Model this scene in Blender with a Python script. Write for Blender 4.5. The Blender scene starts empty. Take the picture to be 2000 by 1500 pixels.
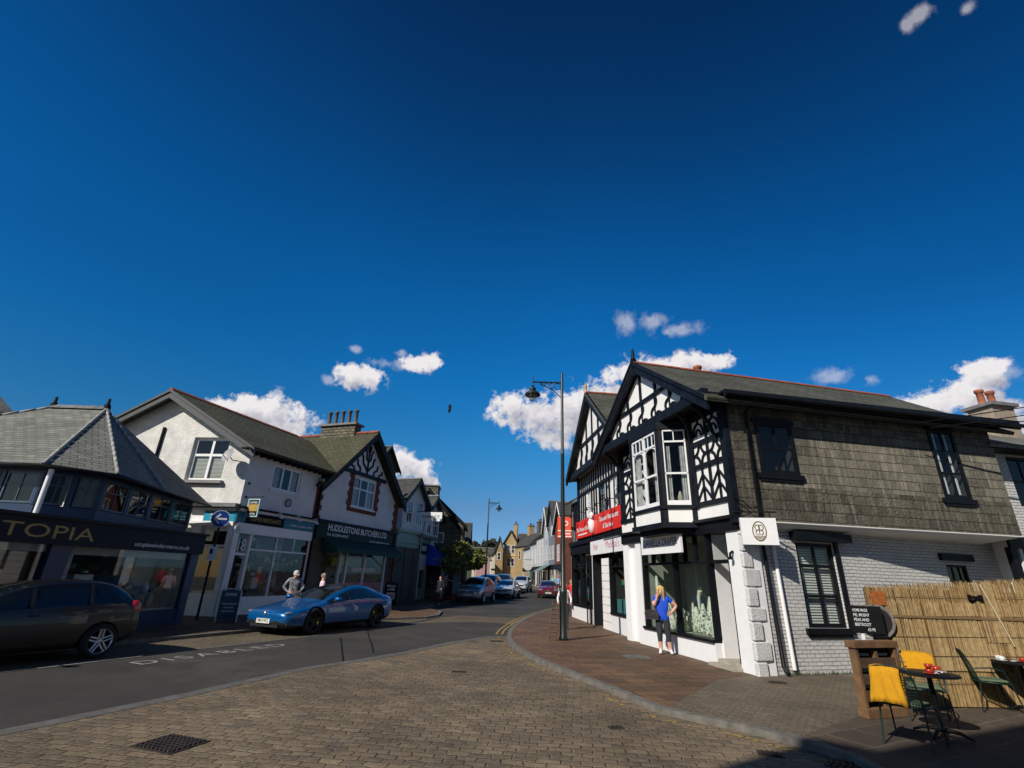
import bpy, bmesh, math, random
from mathutils import Vector, Matrix
random.seed(7)
R=math.radians
sc=bpy.context.scene
# ------------------------------------------------------------------ camera
cam=bpy.data.cameras.new('camera'); co=bpy.data.objects.new('camera',cam); sc.collection.objects.link(co)
sc.camera=co
cam.sensor_width=36; cam.lens=17.28; cam.clip_start=.05; cam.clip_end=4000
TH=math.atan2(378,960); RO=R(1.915)
f_=Vector((0,math.cos(TH),math.sin(TH))); u_=Vector((0,-math.sin(TH),math.cos(TH))); r_=Vector((1,0,0))
# image right axis / image up axis with the slight camera roll
X=r_*math.cos(RO)+u_*math.sin(RO); Yv=-r_*math.sin(RO)+u_*math.cos(RO)
co.matrix_world=Matrix(((X.x,Yv.x,-f_.x,0),(X.y,Yv.y,-f_.y,0),(X.z,Yv.z,-f_.z,1.8),(0,0,0,1)))
# ------------------------------------------------------------------ light
SAZ,SEL=223.0,36.0
sdir=Vector((math.sin(R(SAZ))*math.cos(R(SEL)),math.cos(R(SAZ))*math.cos(R(SEL)),math.sin(R(SEL))))
sun=bpy.data.lights.new('sun','SUN'); so=bpy.data.objects.new('sun',sun); sc.collection.objects.link(so)
sun.energy=4.8; sun.angle=R(.53); sun.color=(1,.94,.84)
so.rotation_euler=sdir.to_track_quat('Z','Y').to_euler(); so.location=(-20,-20,30)
sc.view_settings.view_transform='Standard'; sc.view_settings.look='None'; sc.view_settings.exposure=0; sc.view_settings.gamma=1
w=bpy.data.worlds.new('World'); sc.world=w; w.use_nodes=True
nt=w.node_tree; nt.nodes.clear(); N=nt.nodes.new; LK=nt.links.new
def nmath(op,a,b=None,clamp=False,t=None):
    t=t or nt; n=t.nodes.new('ShaderNodeMath'); n.operation=op; n.use_clamp=clamp
    for i,v in enumerate((a,b)):
        if v is None: continue
        if hasattr(v,'is_linked') or hasattr(v,'links'): t.links.new(v,n.inputs[i])
        else: n.inputs[i].default_value=v
    return n.outputs[0]
tc=N('ShaderNodeTexCoord'); sky=N('ShaderNodeTexSky'); sky.sky_type='NISHITA'; sky.sun_disc=False
sky.sun_elevation=R(SEL); sky.sun_rotation=R(SAZ); sky.air_density=1.0; sky.dust_density=.25; sky.ozone_density=2.2; sky.altitude=100
sep=N('ShaderNodeSeparateXYZ'); LK(tc.outputs['Generated'],sep.inputs[0])
az=nmath('MULTIPLY',nmath('ARCTAN2',sep.outputs[0],sep.outputs[1]),57.29578)
el=nmath('MULTIPLY',nmath('ARCSINE',sep.outputs[2]),57.29578)
uv=N('ShaderNodeCombineXYZ'); LK(az,uv.inputs[0]); LK(el,uv.inputs[1])
CL=[(-27.39,15.05,4.64,2.4,1),(-30.6,15.12,2.98,1.28,1),(-24.49,13.87,2.67,1.84,1),(-28.6,16.02,2.82,1.31,1),(-18.43,20.66,2.95,1.62,1),(-19.38,21.1,1.66,0.97,1),(-11.33,23.24,2.9,1.21,1),(-15.6,22.61,2.94,0.79,0.8),(-13.94,24.0,1.07,0.6,0.7),(-21.92,19.84,1.01,0.89,0.6),(-19.4,23.68,0.94,0.51,0.5),(0.1,18.63,2.89,2.19,1),(3.25,17.87,4.29,2.6,1),(7.6,17.89,4.56,3.4,1),(11.94,19.39,3.46,2.69,1),(5.12,15.35,3.15,1.35,1),(9.99,15.93,3.42,1.75,1),(8.57,20.06,2.85,1.49,1),(15.13,21.98,3.76,2.26,1),(20.56,22.91,4.51,1.42,1),(24.0,22.97,2.49,1.01,1),(13.51,20.49,2.76,1.74,1),(17.76,28.09,2.25,1.16,0.7),(20.69,26.8,3.34,0.89,0.7),(14.42,28.16,1.74,1.71,0.6),(45.42,16.89,2.51,1.56,1),(43.6,15.93,3.35,1.3,1),(47.92,16.98,1.5,0.75,0.9),(46.04,18.0,1.97,0.77,1),(46.08,14.88,2.08,1.43,1),(35.21,19.67,2.07,1.02,0.65),(38.42,18.7,0.83,0.65,0.6),(51.21,46.67,1.64,0.82,0.5),(49.94,46.48,0.78,0.69,0.5),(54.66,45.07,0.72,0.5,0.4),(-11.47,10.97,2.99,1.69,1),(-9.04,9.87,1.47,0.65,1),(-13.37,12.42,1.32,1.17,1),(-36.06,15.14,0.66,0.49,0.7),(47.63,12.94,0.85,0.74,1)]
def noise(scale,detail,rough,vec,tree=None):
    t=tree or nt; n=t.nodes.new('ShaderNodeTexNoise'); n.inputs['Scale'].default_value=scale; n.inputs['Detail'].default_value=detail
    n.inputs['Roughness'].default_value=rough
    if vec is not None: t.links.new(vec,n.inputs['Vector'])
    return n
def density(vec,lst):
    prev=None
    for a,e,ra,re,wt in lst:
        s=N('ShaderNodeVectorMath'); s.operation='SUBTRACT'; LK(vec,s.inputs[0]); s.inputs[1].default_value=(a,e,0)
        m=N('ShaderNodeVectorMath'); m.operation='MULTIPLY'; LK(s.outputs[0],m.inputs[0]); m.inputs[1].default_value=(1/ra/1.3,1/re/1.25,0)
        l=N('ShaderNodeVectorMath'); l.operation='LENGTH'; LK(m.outputs[0],l.inputs[0])
        v=nmath('SUBTRACT',1.0,l.outputs['Value'])
        prev=v if prev is None else nmath('MAXIMUM',prev,v)
    n1=noise(.55,9,.64,vec); n2=noise(.24,4,.55,vec)
    d=nmath('ADD',nmath('ADD',prev,nmath('MULTIPLY',nmath('SUBTRACT',n1.outputs[0],.5),2.6)),nmath('MULTIPLY',nmath('SUBTRACT',n2.outputs[0],.5),1.1))
    return d,prev
C1=[c for c in CL if c[4]>=1]; C2=[c for c in CL if c[4]<1]
dens,prev=density(uv.outputs[0],C1)
ofs=N('ShaderNodeVectorMath'); LK(uv.outputs[0],ofs.inputs[0]); ofs.inputs[1].default_value=(-.9,1.6,0)
dens2,_=density(ofs.outputs[0],C1)
gate=nmath('MULTIPLY',nmath('ADD',prev,.12),3.0,True)
a1=nmath('MULTIPLY',nmath('MULTIPLY',nmath('SUBTRACT',dens,.14),2.5,True),gate,True)
dw,pw=density(uv.outputs[0],C2)
a2=nmath('MULTIPLY',nmath('MULTIPLY',nmath('SUBTRACT',dw,.15),.62,True),nmath('MULTIPLY',pw,1.6,True))
alpha=nmath('MAXIMUM',a1,nmath('MINIMUM',a2,.38))
hs=N('ShaderNodeHueSaturation'); hs.inputs['Saturation'].default_value=1.12; hs.inputs['Hue'].default_value=.497; hs.inputs['Value'].default_value=1.0
LK(sky.outputs[0],hs.inputs['Color'])
gm=N('ShaderNodeGamma'); gm.inputs[1].default_value=1.35; LK(hs.outputs[0],gm.inputs[0])
ramp=N('ShaderNodeValToRGB'); ramp.color_ramp.elements[0].position=.0; ramp.color_ramp.elements[0].color=(15.5,15.0,15.2,1)
ramp.color_ramp.elements[1].position=1.0; ramp.color_ramp.elements[1].color=(7.6,7.7,9.0,1)
sh=nmath('ADD',dens2,.0); LK(sh,ramp.inputs[0])
pol=N('ShaderNodeValToRGB'); LK(nmath('DIVIDE',el,90.0,True),pol.inputs[0]); cr=pol.color_ramp
stops=[(0,(.22,.45,1.0)),(.035,(.30,.48,.85)),(.078,(.40,.54,.72)),(.15,(.26,.84,1.02)),(.24,(.13,1.04,1.34)),(.34,(.10,1.12,1.46)),(.42,(.10,1.02,1.36)),(.50,(.10,.82,1.12)),(.58,(.10,.62,.88)),(.66,(.11,.46,.68)),(.78,(.16,.36,.5)),(1.0,(.34,.40,.46))]
while len(cr.elements)<len(stops): cr.elements.new(.5)
for e_,(p_,c_) in zip(cr.elements,stops): e_.position=p_; e_.color=(c_[0],c_[1],c_[2],1)
side=nmath('MULTIPLY',nmath('SUBTRACT',sep.outputs[0],.12),.95,True)
sidel=nmath('MULTIPLY',nmath('SUBTRACT',nmath('MULTIPLY',sep.outputs[0],-1.0),.30),.9,True)
sm=nmath('MULTIPLY',nmath('MAXIMUM',side,sidel),nmath('MULTIPLY',sep.outputs[2],2.2,True))
back=nmath('MULTIPLY',nmath('SUBTRACT',.15,sep.outputs[1]),1.4,True)
nb=N('ShaderNodeMix'); nb.data_type='RGBA'; LK(back,nb.inputs[0]); LK(pol.outputs[0],nb.inputs[6]); nb.inputs[7].default_value=(.62,.60,.60,1)
gp_=N('ShaderNodeMix'); gp_.data_type='RGBA'; gp_.blend_type='MULTIPLY'; gp_.inputs[0].default_value=1; LK(gm.outputs[0],gp_.inputs[6]); LK(nb.outputs[2],gp_.inputs[7])
mx=N('ShaderNodeMix'); mx.data_type='RGBA'; LK(alpha,mx.inputs[0]); dk_=N('ShaderNodeMix'); dk_.data_type='RGBA'; LK(nmath('MULTIPLY',sm,nmath('SUBTRACT',1.0,back)),dk_.inputs[0]); LK(gp_.outputs[2],dk_.inputs[6]); sc0=N('ShaderNodeMix'); sc0.data_type='RGBA'; sc0.blend_type='MULTIPLY'; sc0.inputs[0].default_value=1; LK(gp_.outputs[2],sc0.inputs[6]); sc0.inputs[7].default_value=(.3,.34,.42,1); LK(sc0.outputs[2],dk_.inputs[7]); LK(dk_.outputs[2],mx.inputs[6]); LK(ramp.outputs[0],mx.inputs[7])
bg=N('ShaderNodeBackground'); bg.inputs[1].default_value=.055; LK(mx.outputs[2],bg.inputs[0])
wo=N('ShaderNodeOutputWorld'); LK(bg.outputs[0],wo.inputs[0])
# ------------------------------------------------------------------ materials
MATS={}
def newmat(name):
    m=bpy.data.materials.new(name); m.use_nodes=True; t=m.node_tree; t.nodes.clear()
    o=t.nodes.new('ShaderNodeOutputMaterial'); p=t.nodes.new('ShaderNodeBsdfPrincipled'); t.links.new(p.outputs[0],o.inputs[0])
    MATS[name]=m; return m,t,p,o
def rgba(c): return (c[0],c[1],c[2],1)
def mixc(t,fac,a,b,mode='MIX'):
    n=t.nodes.new('ShaderNodeMix'); n.data_type='RGBA'; n.blend_type=mode
    for i,v in ((0,fac),(6,a),(7,b)):
        if isinstance(v,(int,float)): n.inputs[i].default_value=v
        elif isinstance(v,tuple): n.inputs[i].default_value=rgba(v)
        else: t.links.new(v,n.inputs[i])
    return n.outputs[2]
def remap(t,v,a,b,c,d):
    n=t.nodes.new('ShaderNodeMapRange'); t.links.new(v,n.inputs[0])
    for i,x in enumerate((a,b,c,d)): n.inputs[i+1].default_value=x
    return n.outputs[0]
def bump(t,p,h,strength,dist):
    b=t.nodes.new('ShaderNodeBump'); b.inputs['Strength'].default_value=strength; b.inputs['Distance'].default_value=dist
    t.links.new(h,b.inputs['Height']); t.links.new(b.outputs[0],p.inputs['Normal'])
def mp(name,col,rough=.6,metal=0,var=.12,nsc=6,bmp=0,spec=.5,coat=0,col2=None,emit=0):
    "painted / plain surface with slight mottling"
    m,t,p,o=newmat(name); g=t.nodes.new('ShaderNodeTexCoord')
    n=noise(nsc,5,.6,g.outputs['Object'],t)
    c=mixc(t,remap(t,n.outputs[0],.3,.7,0,1),tuple(x*(1-var) for x in col),col2 or tuple(min(1,x*(1+var)) for x in col))
    t.links.new(c,p.inputs['Base Color']); p.inputs['Roughness'].default_value=rough; p.inputs['Metallic'].default_value=metal
    p.inputs['Specular IOR Level'].default_value=spec; p.inputs['Coat Weight'].default_value=coat; p.inputs['Coat Roughness'].default_value=.03
    if bmp: 
        n2=noise(nsc*7,6,.65,g.outputs['Object'],t); bump(t,p,n2.outputs[0],.9,bmp)
    return m
def mb_brick(name,c1,c2,mort,bw,bh,ms,bmp=.01,rough=.85,shingle=0,dist=0,spots=None,var=.5,off=.5,rot=0,stain=None,smooth=.1,wavy=0,rnd=0,patch=0):
    "coursed surface in metre UVs"
    m,t,p,o=newmat(name); g=t.nodes.new('ShaderNodeTexCoord'); vec=g.outputs['UV']
    mpn=t.nodes.new('ShaderNodeMapping'); mpn.inputs['Rotation'].default_value=(0,0,R(rot)); t.links.new(vec,mpn.inputs[0]); base=vec; vec=mpn.outputs[0]
    if dist:
        nz=noise(wavy or 3.0,3,.5,vec,t); s=t.nodes.new('ShaderNodeVectorMath'); s.operation='SUBTRACT'; t.links.new(nz.outputs['Color'],s.inputs[0]); s.inputs[1].default_value=(.5,.5,.5)
        s2=t.nodes.new('ShaderNodeVectorMath'); s2.operation='SCALE'; s2.inputs['Scale'].default_value=dist; t.links.new(s.outputs[0],s2.inputs[0])
        s3=t.nodes.new('ShaderNodeVectorMath'); t.links.new(vec,s3.inputs[0]); t.links.new(s2.outputs[0],s3.inputs[1]); vec=s3.outputs[0]
    b=t.nodes.new('ShaderNodeTexBrick'); t.links.new(vec,b.inputs['Vector']); b.offset=off
    b.inputs['Scale'].default_value=1; b.inputs['Brick Width'].default_value=bw; b.inputs['Row Height'].default_value=bh
    b.inputs['Mortar Size'].default_value=ms; b.inputs['Mortar Smooth'].default_value=smooth; b.inputs['Bias'].default_value=0
    b.inputs['Color1'].default_value=(0,0,0,1); b.inputs['Color2'].default_value=(1,1,1,1); b.inputs['Mortar'].default_value=(.5,.5,.5,1)
    n=noise(1.3,6,.6,base,t); n2=noise(14,4,.7,base,t)
    c=mixc(t,b.outputs['Color'],c1,c2)
    c=mixc(t,remap(t,n.outputs[0],.3,.72,0,var),c,tuple((x+y)*.25 for x,y in zip(c1,c2)))
    c=mixc(t,remap(t,n2.outputs[0],.35,.75,0,.55),c,tuple(x*1.45 for x in c2))
    if spots:
        n4=noise(spots[1],5,.7,base,t); c=mixc(t,remap(t,n4.outputs[0],spots[2],spots[2]+.12,0,spots[3]),c,spots[0])
    if stain:   # vertical streaks of lichen / lime
        mm=t.nodes.new('ShaderNodeMapping'); mm.inputs['Scale'].default_value=(5,.55,1); t.links.new(base,mm.inputs[0])
        n5=noise(1.6,5,.65,mm.outputs[0],t); c=mixc(t,remap(t,n5.outputs[0],.5,.72,0,stain[1]),c,stain[0])
    nL=noise(.45,5,.65,base,t); nM=noise(2.2,4,.7,base,t)
    mo=mixc(t,remap(t,nM.outputs[0],.35,.7,0,1),tuple(x*.45 for x in mort),mort)
    c=mixc(t,b.outputs['Fac'],c,mo)
    if patch: c=mixc(t,remap(t,nL.outputs[0],.36,.66,patch,0),c,(.02,.017,.013)); c=mixc(t,remap(t,nM.outputs[0],.62,.8,0,patch*.9),c,tuple(min(1,x*1.5) for x in c2))
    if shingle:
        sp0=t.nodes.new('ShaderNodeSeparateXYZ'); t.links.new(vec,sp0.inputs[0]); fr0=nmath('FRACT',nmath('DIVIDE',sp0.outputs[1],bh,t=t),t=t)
        c=mixc(t,remap(t,fr0,.0,.10,.85,0),c,mort)  # overlap shadow line put into the colour as a dark band per course
    t.links.new(c,p.inputs['Base Color']); p.inputs['Roughness'].default_value=rough; p.inputs['Specular IOR Level'].default_value=.25
    h=nmath('MULTIPLY',b.outputs['Fac'],-1.0,t=t)
    if shingle:
        sp=t.nodes.new('ShaderNodeSeparateXYZ'); t.links.new(vec,sp.inputs[0])
        saw=nmath('SUBTRACT',1.0,nmath('FRACT',nmath('DIVIDE',sp.outputs[1],bh,t=t),t=t),t=t)
        h=nmath('ADD',nmath('MULTIPLY',h,.35,t=t),nmath('MULTIPLY',saw,shingle,t=t),t=t)
        h=nmath('ADD',h,nmath('MULTIPLY',b.outputs['Color'],.35,t=t),t=t)
    elif rnd: h=nmath('ADD',h,nmath('MULTIPLY',b.outputs['Color'],rnd,t=t),t=t)
    h=nmath('ADD',h,nmath('MULTIPLY',n2.outputs[0],.5,t=t),t=t)
    bump(t,p,h,1.0,bmp)
    return m
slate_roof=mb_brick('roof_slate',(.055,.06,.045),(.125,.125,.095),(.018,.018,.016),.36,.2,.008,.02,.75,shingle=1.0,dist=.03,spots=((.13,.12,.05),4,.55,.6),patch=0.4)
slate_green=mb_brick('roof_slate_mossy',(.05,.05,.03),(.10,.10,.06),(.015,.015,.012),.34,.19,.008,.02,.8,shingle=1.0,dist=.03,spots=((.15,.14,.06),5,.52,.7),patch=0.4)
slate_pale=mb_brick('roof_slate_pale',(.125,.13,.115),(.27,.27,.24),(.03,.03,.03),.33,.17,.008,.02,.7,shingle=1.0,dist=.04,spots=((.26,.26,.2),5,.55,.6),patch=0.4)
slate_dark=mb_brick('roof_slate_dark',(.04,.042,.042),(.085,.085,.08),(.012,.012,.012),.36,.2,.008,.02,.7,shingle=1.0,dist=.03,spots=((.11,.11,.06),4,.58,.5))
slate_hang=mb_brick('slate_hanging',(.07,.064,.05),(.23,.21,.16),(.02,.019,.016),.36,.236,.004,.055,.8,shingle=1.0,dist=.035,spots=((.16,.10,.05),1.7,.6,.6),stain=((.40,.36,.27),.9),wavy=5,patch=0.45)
stone=mb_brick('rubble_stone',(.06,.055,.045),(.19,.165,.12),(.05,.045,.04),.42,.19,.02,.04,.9,dist=.12,smooth=.3,rnd=.6)
stone_warm=mb_brick('warm_stone',(.28,.2,.10),(.5,.36,.18),(.2,.15,.09),.4,.2,.018,.03,.9,dist=.08,rnd=.5)
brick_white=mb_brick('white_painted_brick',(.56,.555,.54),(.64,.63,.61),(.52,.51,.49),.235,.08,.01,.018,.6,dist=.03,smooth=.35,var=.1,spots=((.42,.40,.37),2.2,.62,.35),rnd=.25,patch=0.12)
brick_red=mb_brick('red_brick',(.14,.035,.02),(.24,.07,.04),(.1,.07,.06),.24,.085,.01,.01,.85)
setts=mb_brick('stone_setts',(.095,.074,.05),(.29,.215,.135),(.33,.26,.17),.255,.14,.017,.022,.75,dist=.15,wavy=2.6,rot=8,smooth=.8,spots=((.10,.11,.105),1.9,.56,.55),rnd=.9,patch=.5)
setts_far=mb_brick('stone_setts_bays',(.11,.09,.062),(.19,.15,.10),(.17,.14,.10),.22,.12,.010,.015,.8,dist=.05,wavy=4.5,rot=20,smooth=.5,rnd=.4,patch=0.4)
block_drive=mb_brick('block_setts',(.11,.088,.062),(.20,.158,.108),(.20,.165,.115),.2,.1,.008,.012,.75,dist=.03,rot=34,smooth=.5,spots=((.26,.24,.2),3,.6,.5),rnd=.5,patch=0.4)
flags=mb_brick('sandstone_flags',(.085,.058,.042),(.20,.115,.062),(.045,.036,.028),.62,.36,.008,.006,.7,rot=-12,dist=.01,spots=((.2,.13,.08),1.2,.6,.4),rnd=.4,patch=0.4)
flags_cafe=mb_brick('terrace_flags',(.06,.048,.04),(.12,.09,.066),(.24,.205,.16),.62,.6,.012,.006,.75,rot=-28,dist=.015,off=.4,rnd=.3,patch=0.4)
def mk_asphalt():
    m,t,p,o=newmat('asphalt'); g=t.nodes.new('ShaderNodeTexCoord')
    n=noise(.5,6,.6,g.outputs['Object'],t); n2=noise(60,3,.8,g.outputs['Object'],t); n3=noise(5,5,.7,g.outputs['Object'],t)
    c=mixc(t,remap(t,n.outputs[0],.3,.7,0,1),(.036,.034,.031),(.062,.057,.051))
    c=mixc(t,remap(t,n2.outputs[0],.5,.75,0,.55),c,(.13,.122,.11)); c=mixc(t,remap(t,n3.outputs[0],.55,.75,0,.4),c,(.025,.024,.023)); n6=noise(.22,7,.7,g.outputs['Object'],t); c=mixc(t,remap(t,n6.outputs[0],.54,.60,0,.55),c,(.09,.083,.073))
    t.links.new(c,p.inputs['Base Color']); p.inputs['Roughness'].default_value=.85; p.inputs['Specular IOR Level'].default_value=.2; bump(t,p,n2.outputs[0],.8,.006); return m
asphalt=mk_asphalt()
kerb_m=mp('kerb_stone',(.135,.125,.108),.85,var=.35,nsc=5,bmp=.006)
flush_m=mp('flush_kerb',(.10,.097,.086),.85,var=.3,nsc=6,bmp=.004)
earth=mp('ground_earth',(.12,.115,.1),.95,var=.25,nsc=1,bmp=.01)
roughcast=mp('white_roughcast',(.72,.70,.66),.9,var=.16,nsc=2.2,bmp=.06)
render_w=mp('white_render',(.70,.69,.69),.85,var=.10,nsc=1.2,bmp=.006)
panel_w=mp('white_panel',(.80,.79,.76),.7,var=.06,nsc=2,bmp=.003)
paint_w=mp('white_paint',(.80,.80,.80),.45,var=.04,nsc=5)
stone_w=mp('white_painted_stone',(.72,.72,.71),.7,var=.12,nsc=5,bmp=.05)
black=mp('black_gloss_paint',(.007,.008,.010),.42,var=.3,nsc=4,bmp=.002,spec=.2)
black_m=mp('black_matt',(.009,.009,.010),.75,var=.3,nsc=4,spec=.15)
timber=mp('black_timber',(.007,.009,.014),.5,var=.5,nsc=3,bmp=.004,spec=.18)
navy=mp('navy_paint',(.008,.032,.085),.4,var=.15,nsc=4)
navy_d=mp('navy_fascia',(.006,.010,.02),.5,var=.2,spec=.2)
gold=mp('gold_letter',(.42,.27,.06),.4,var=.2)
green_d=mp('dark_green_fascia',(.003,.022,.017),.5,var=.2,spec=.15)
green_aw=mp('green_canvas',(.004,.045,.036),.75,var=.2)
teal=mp('turquoise_sign',(.0,.27,.40),.4,var=.05)
teal_d=mp('teal_sign',(.0,.13,.2),.4,var=.05)
sage=mp('sage_paint',(.20,.32,.27),.5,var=.1)
brown_p=mp('brown_column',(.075,.062,.05),.7,var=.25,nsc=3,bmp=.01)
lead=mp('lead_sheet',(.16,.16,.165),.7,var=.3,nsc=5,bmp=.004)
clay=mp('clay_ridge',(.27,.065,.03),.85,var=.45,nsc=4,bmp=.006)
claypot=mp('clay_pot',(.33,.10,.05),.85,var=.3,nsc=6,bmp=.004)
buffpot=mp('dark_clay_pot',(.10,.075,.055),.9,var=.4,nsc=6,bmp=.004)
red_s=mp('red_sign',(.72,.025,.012),.4,var=.08)
pinkish=mp('pink_lettering',(.6,.2,.25),.6)
wood=mp('pallet_wood',(.16,.085,.035),.75,var=.35,nsc=5,bmp=.004)
wood_d=mp('dark_wood',(.09,.05,.03),.7,var=.3)
yellow=mp('yellow_blanket',(.55,.26,.004),.95,var=.1,nsc=20,bmp=.004)
dgreen=mp('green_metal',(.006,.022,.016),.45,var=.2)
rubber=mp('tyre_rubber',(.012,.012,.012),.85,var=.2)
chrome=mp('alloy_silver',(.55,.56,.58),.28,metal=.9,var=.1)
darkmetal=mp('dark_metal',(.03,.03,.035),.4,metal=.7,var=.2)
plate_w=mp('plate_white',(.75,.75,.7),.4,var=.03)
red_l=mp('tail_lamp_red',(.5,.01,.008),.15,var=.05,coat=1)
cream=mp('cream_render',(.55,.52,.42),.8,var=.1)
greyblue=mp('greyblue_slate_wall',(.16,.18,.2),.7,var=.2)
ochre=mp('ochre_stone',(.36,.25,.13),.85,var=.2,nsc=2)
pink_w=mp('pink_render',(.42,.26,.25),.85,var=.15)
skin=mp('skin',(.62,.33,.24),.55,var=.08)
hair_b=mp('blonde_hair',(.55,.38,.14),.7,var=.35,nsc=30)
hair_g=mp('grey_hair',(.42,.38,.30),.8,var=.3,nsc=30)
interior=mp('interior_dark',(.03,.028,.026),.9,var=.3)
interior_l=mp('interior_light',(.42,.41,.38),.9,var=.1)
curtain=mp('curtain',(.42,.42,.42),.9,var=.3,nsc=9)
blind=mp('blind_slats',(.5,.49,.45),.7,var=.1)
bluecan=mp('blue_canvas',(.0,.05,.42),.7,var=.15)
ylw_line=mp('yellow_line_paint',(.30,.215,.07),.9,var=.5,nsc=14,spec=.1)
wht_line=mp('white_line_paint',(.30,.30,.28),.85,var=.25,nsc=12)
iron=mp('cast_iron',(.045,.034,.028),.65,metal=.3,var=.4,nsc=12,bmp=.006)
def mk_glass(name,tint,gl=.0,rough=.02,dark=0):
    m=bpy.data.materials.new(name); m.use_nodes=True; t=m.node_tree; t.nodes.clear(); n=t.nodes.new
    o=n('ShaderNodeOutputMaterial'); a=n('ShaderNodeBsdfTransparent'); b=n('ShaderNodeBsdfGlossy'); x=n('ShaderNodeMixShader'); g=n('ShaderNodeNewGeometry')
    d=n('ShaderNodeVectorMath'); d.operation='DOT_PRODUCT'; t.links.new(g.outputs['Normal'],d.inputs[0]); t.links.new(g.outputs['Incoming'],d.inputs[1])
    c=nmath('SUBTRACT',1.0,nmath('ABSOLUTE',d.outputs['Value'],t=t),t=t); s=nmath('ADD',nmath('MULTIPLY',nmath('POWER',c,5.0,t=t),.9,t=t),.05+gl,True,t=t)
    b.inputs['Roughness'].default_value=rough; a.inputs[0].default_value=rgba(tint)
    t.links.new(s,x.inputs[0]); t.links.new(a.outputs[0],x.inputs[1]); t.links.new(b.outputs[0],x.inputs[2]); t.links.new(x.outputs[0],o.inputs[0]); return m
glass=mk_glass('window_glass',(.84,.87,.86),.02)
glass_d=mk_glass('dark_glass',(.12,.14,.15),.08)
def carpaint(name,col,metal=.35,rough=.32,coat=1):
    m,t,p,o=newmat(name); p.inputs['Base Color'].default_value=rgba(col); p.inputs['Metallic'].default_value=metal; p.inputs['Roughness'].default_value=rough
    p.inputs['Coat Weight'].default_value=coat; p.inputs['Coat Roughness'].default_value=.02; return m
# ------------------------------------------------------------------ mesh helpers
def sp(x): return math.log1p(math.exp(min(x,50)))
def gz(x,y): return 0.0105*2.0*sp((y-24)/2.0)
class Fr:
    "a wall frame: s along the wall, o outwards, z up"
    def __init__(s,p,az,side=1,z=0.0):
        a=R(az); s.p=Vector((p[0],p[1],z)); s.ex=Vector((math.sin(a),math.cos(a),0)); s.ey=Vector((-math.cos(a),math.sin(a),0))*side; s.az=az; s.side=side
    def P(s,a,o,z): return s.p+s.ex*a+s.ey*o+Vector((0,0,z))
W0=Fr((0,0),90,1)   # world axes
def obj(name,mesh,parent=None,loc=None):
    o=bpy.data.objects.new(name,mesh); sc.collection.objects.link(o)
    if parent is not None: o.parent=parent
    if loc is not None: o.location=loc
    return o
def tag(o,label=None,cat=None,group=None,kind=None):
    if label: o['label']=label
    if cat: o['category']=cat
    if group: o['group']=group
    if kind: o['kind']=kind
    return o
WL={}   # world location of every parent
def thing(name,loc,label,cat,group=None,rz=0):
    o=bpy.data.objects.new(name,None); sc.collection.objects.link(o); o.location=loc; o.rotation_euler=(0,0,rz); o.empty_display_size=.3
    WL[o.name]=Vector(loc); return tag(o,label,cat,group)
SPLIT={'navy_pilaster','brown_column','stone_column','plinth','front_pier','brick_pilaster','brick_dressing','pilaster','shop_glass','window_head','awning_arm','bracket','finial','turquoise_fascia','door_reveal','dark_slats','light_gaps','window_surround','dark_pilaster','shopfront_frame','white_sign','corner_stones','inner_walls','rusticated_pier','black_trim','curtain','upright','gilt_lettering','hip_tiles','gutter_and_downpipe','window_stock','goods'}
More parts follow.
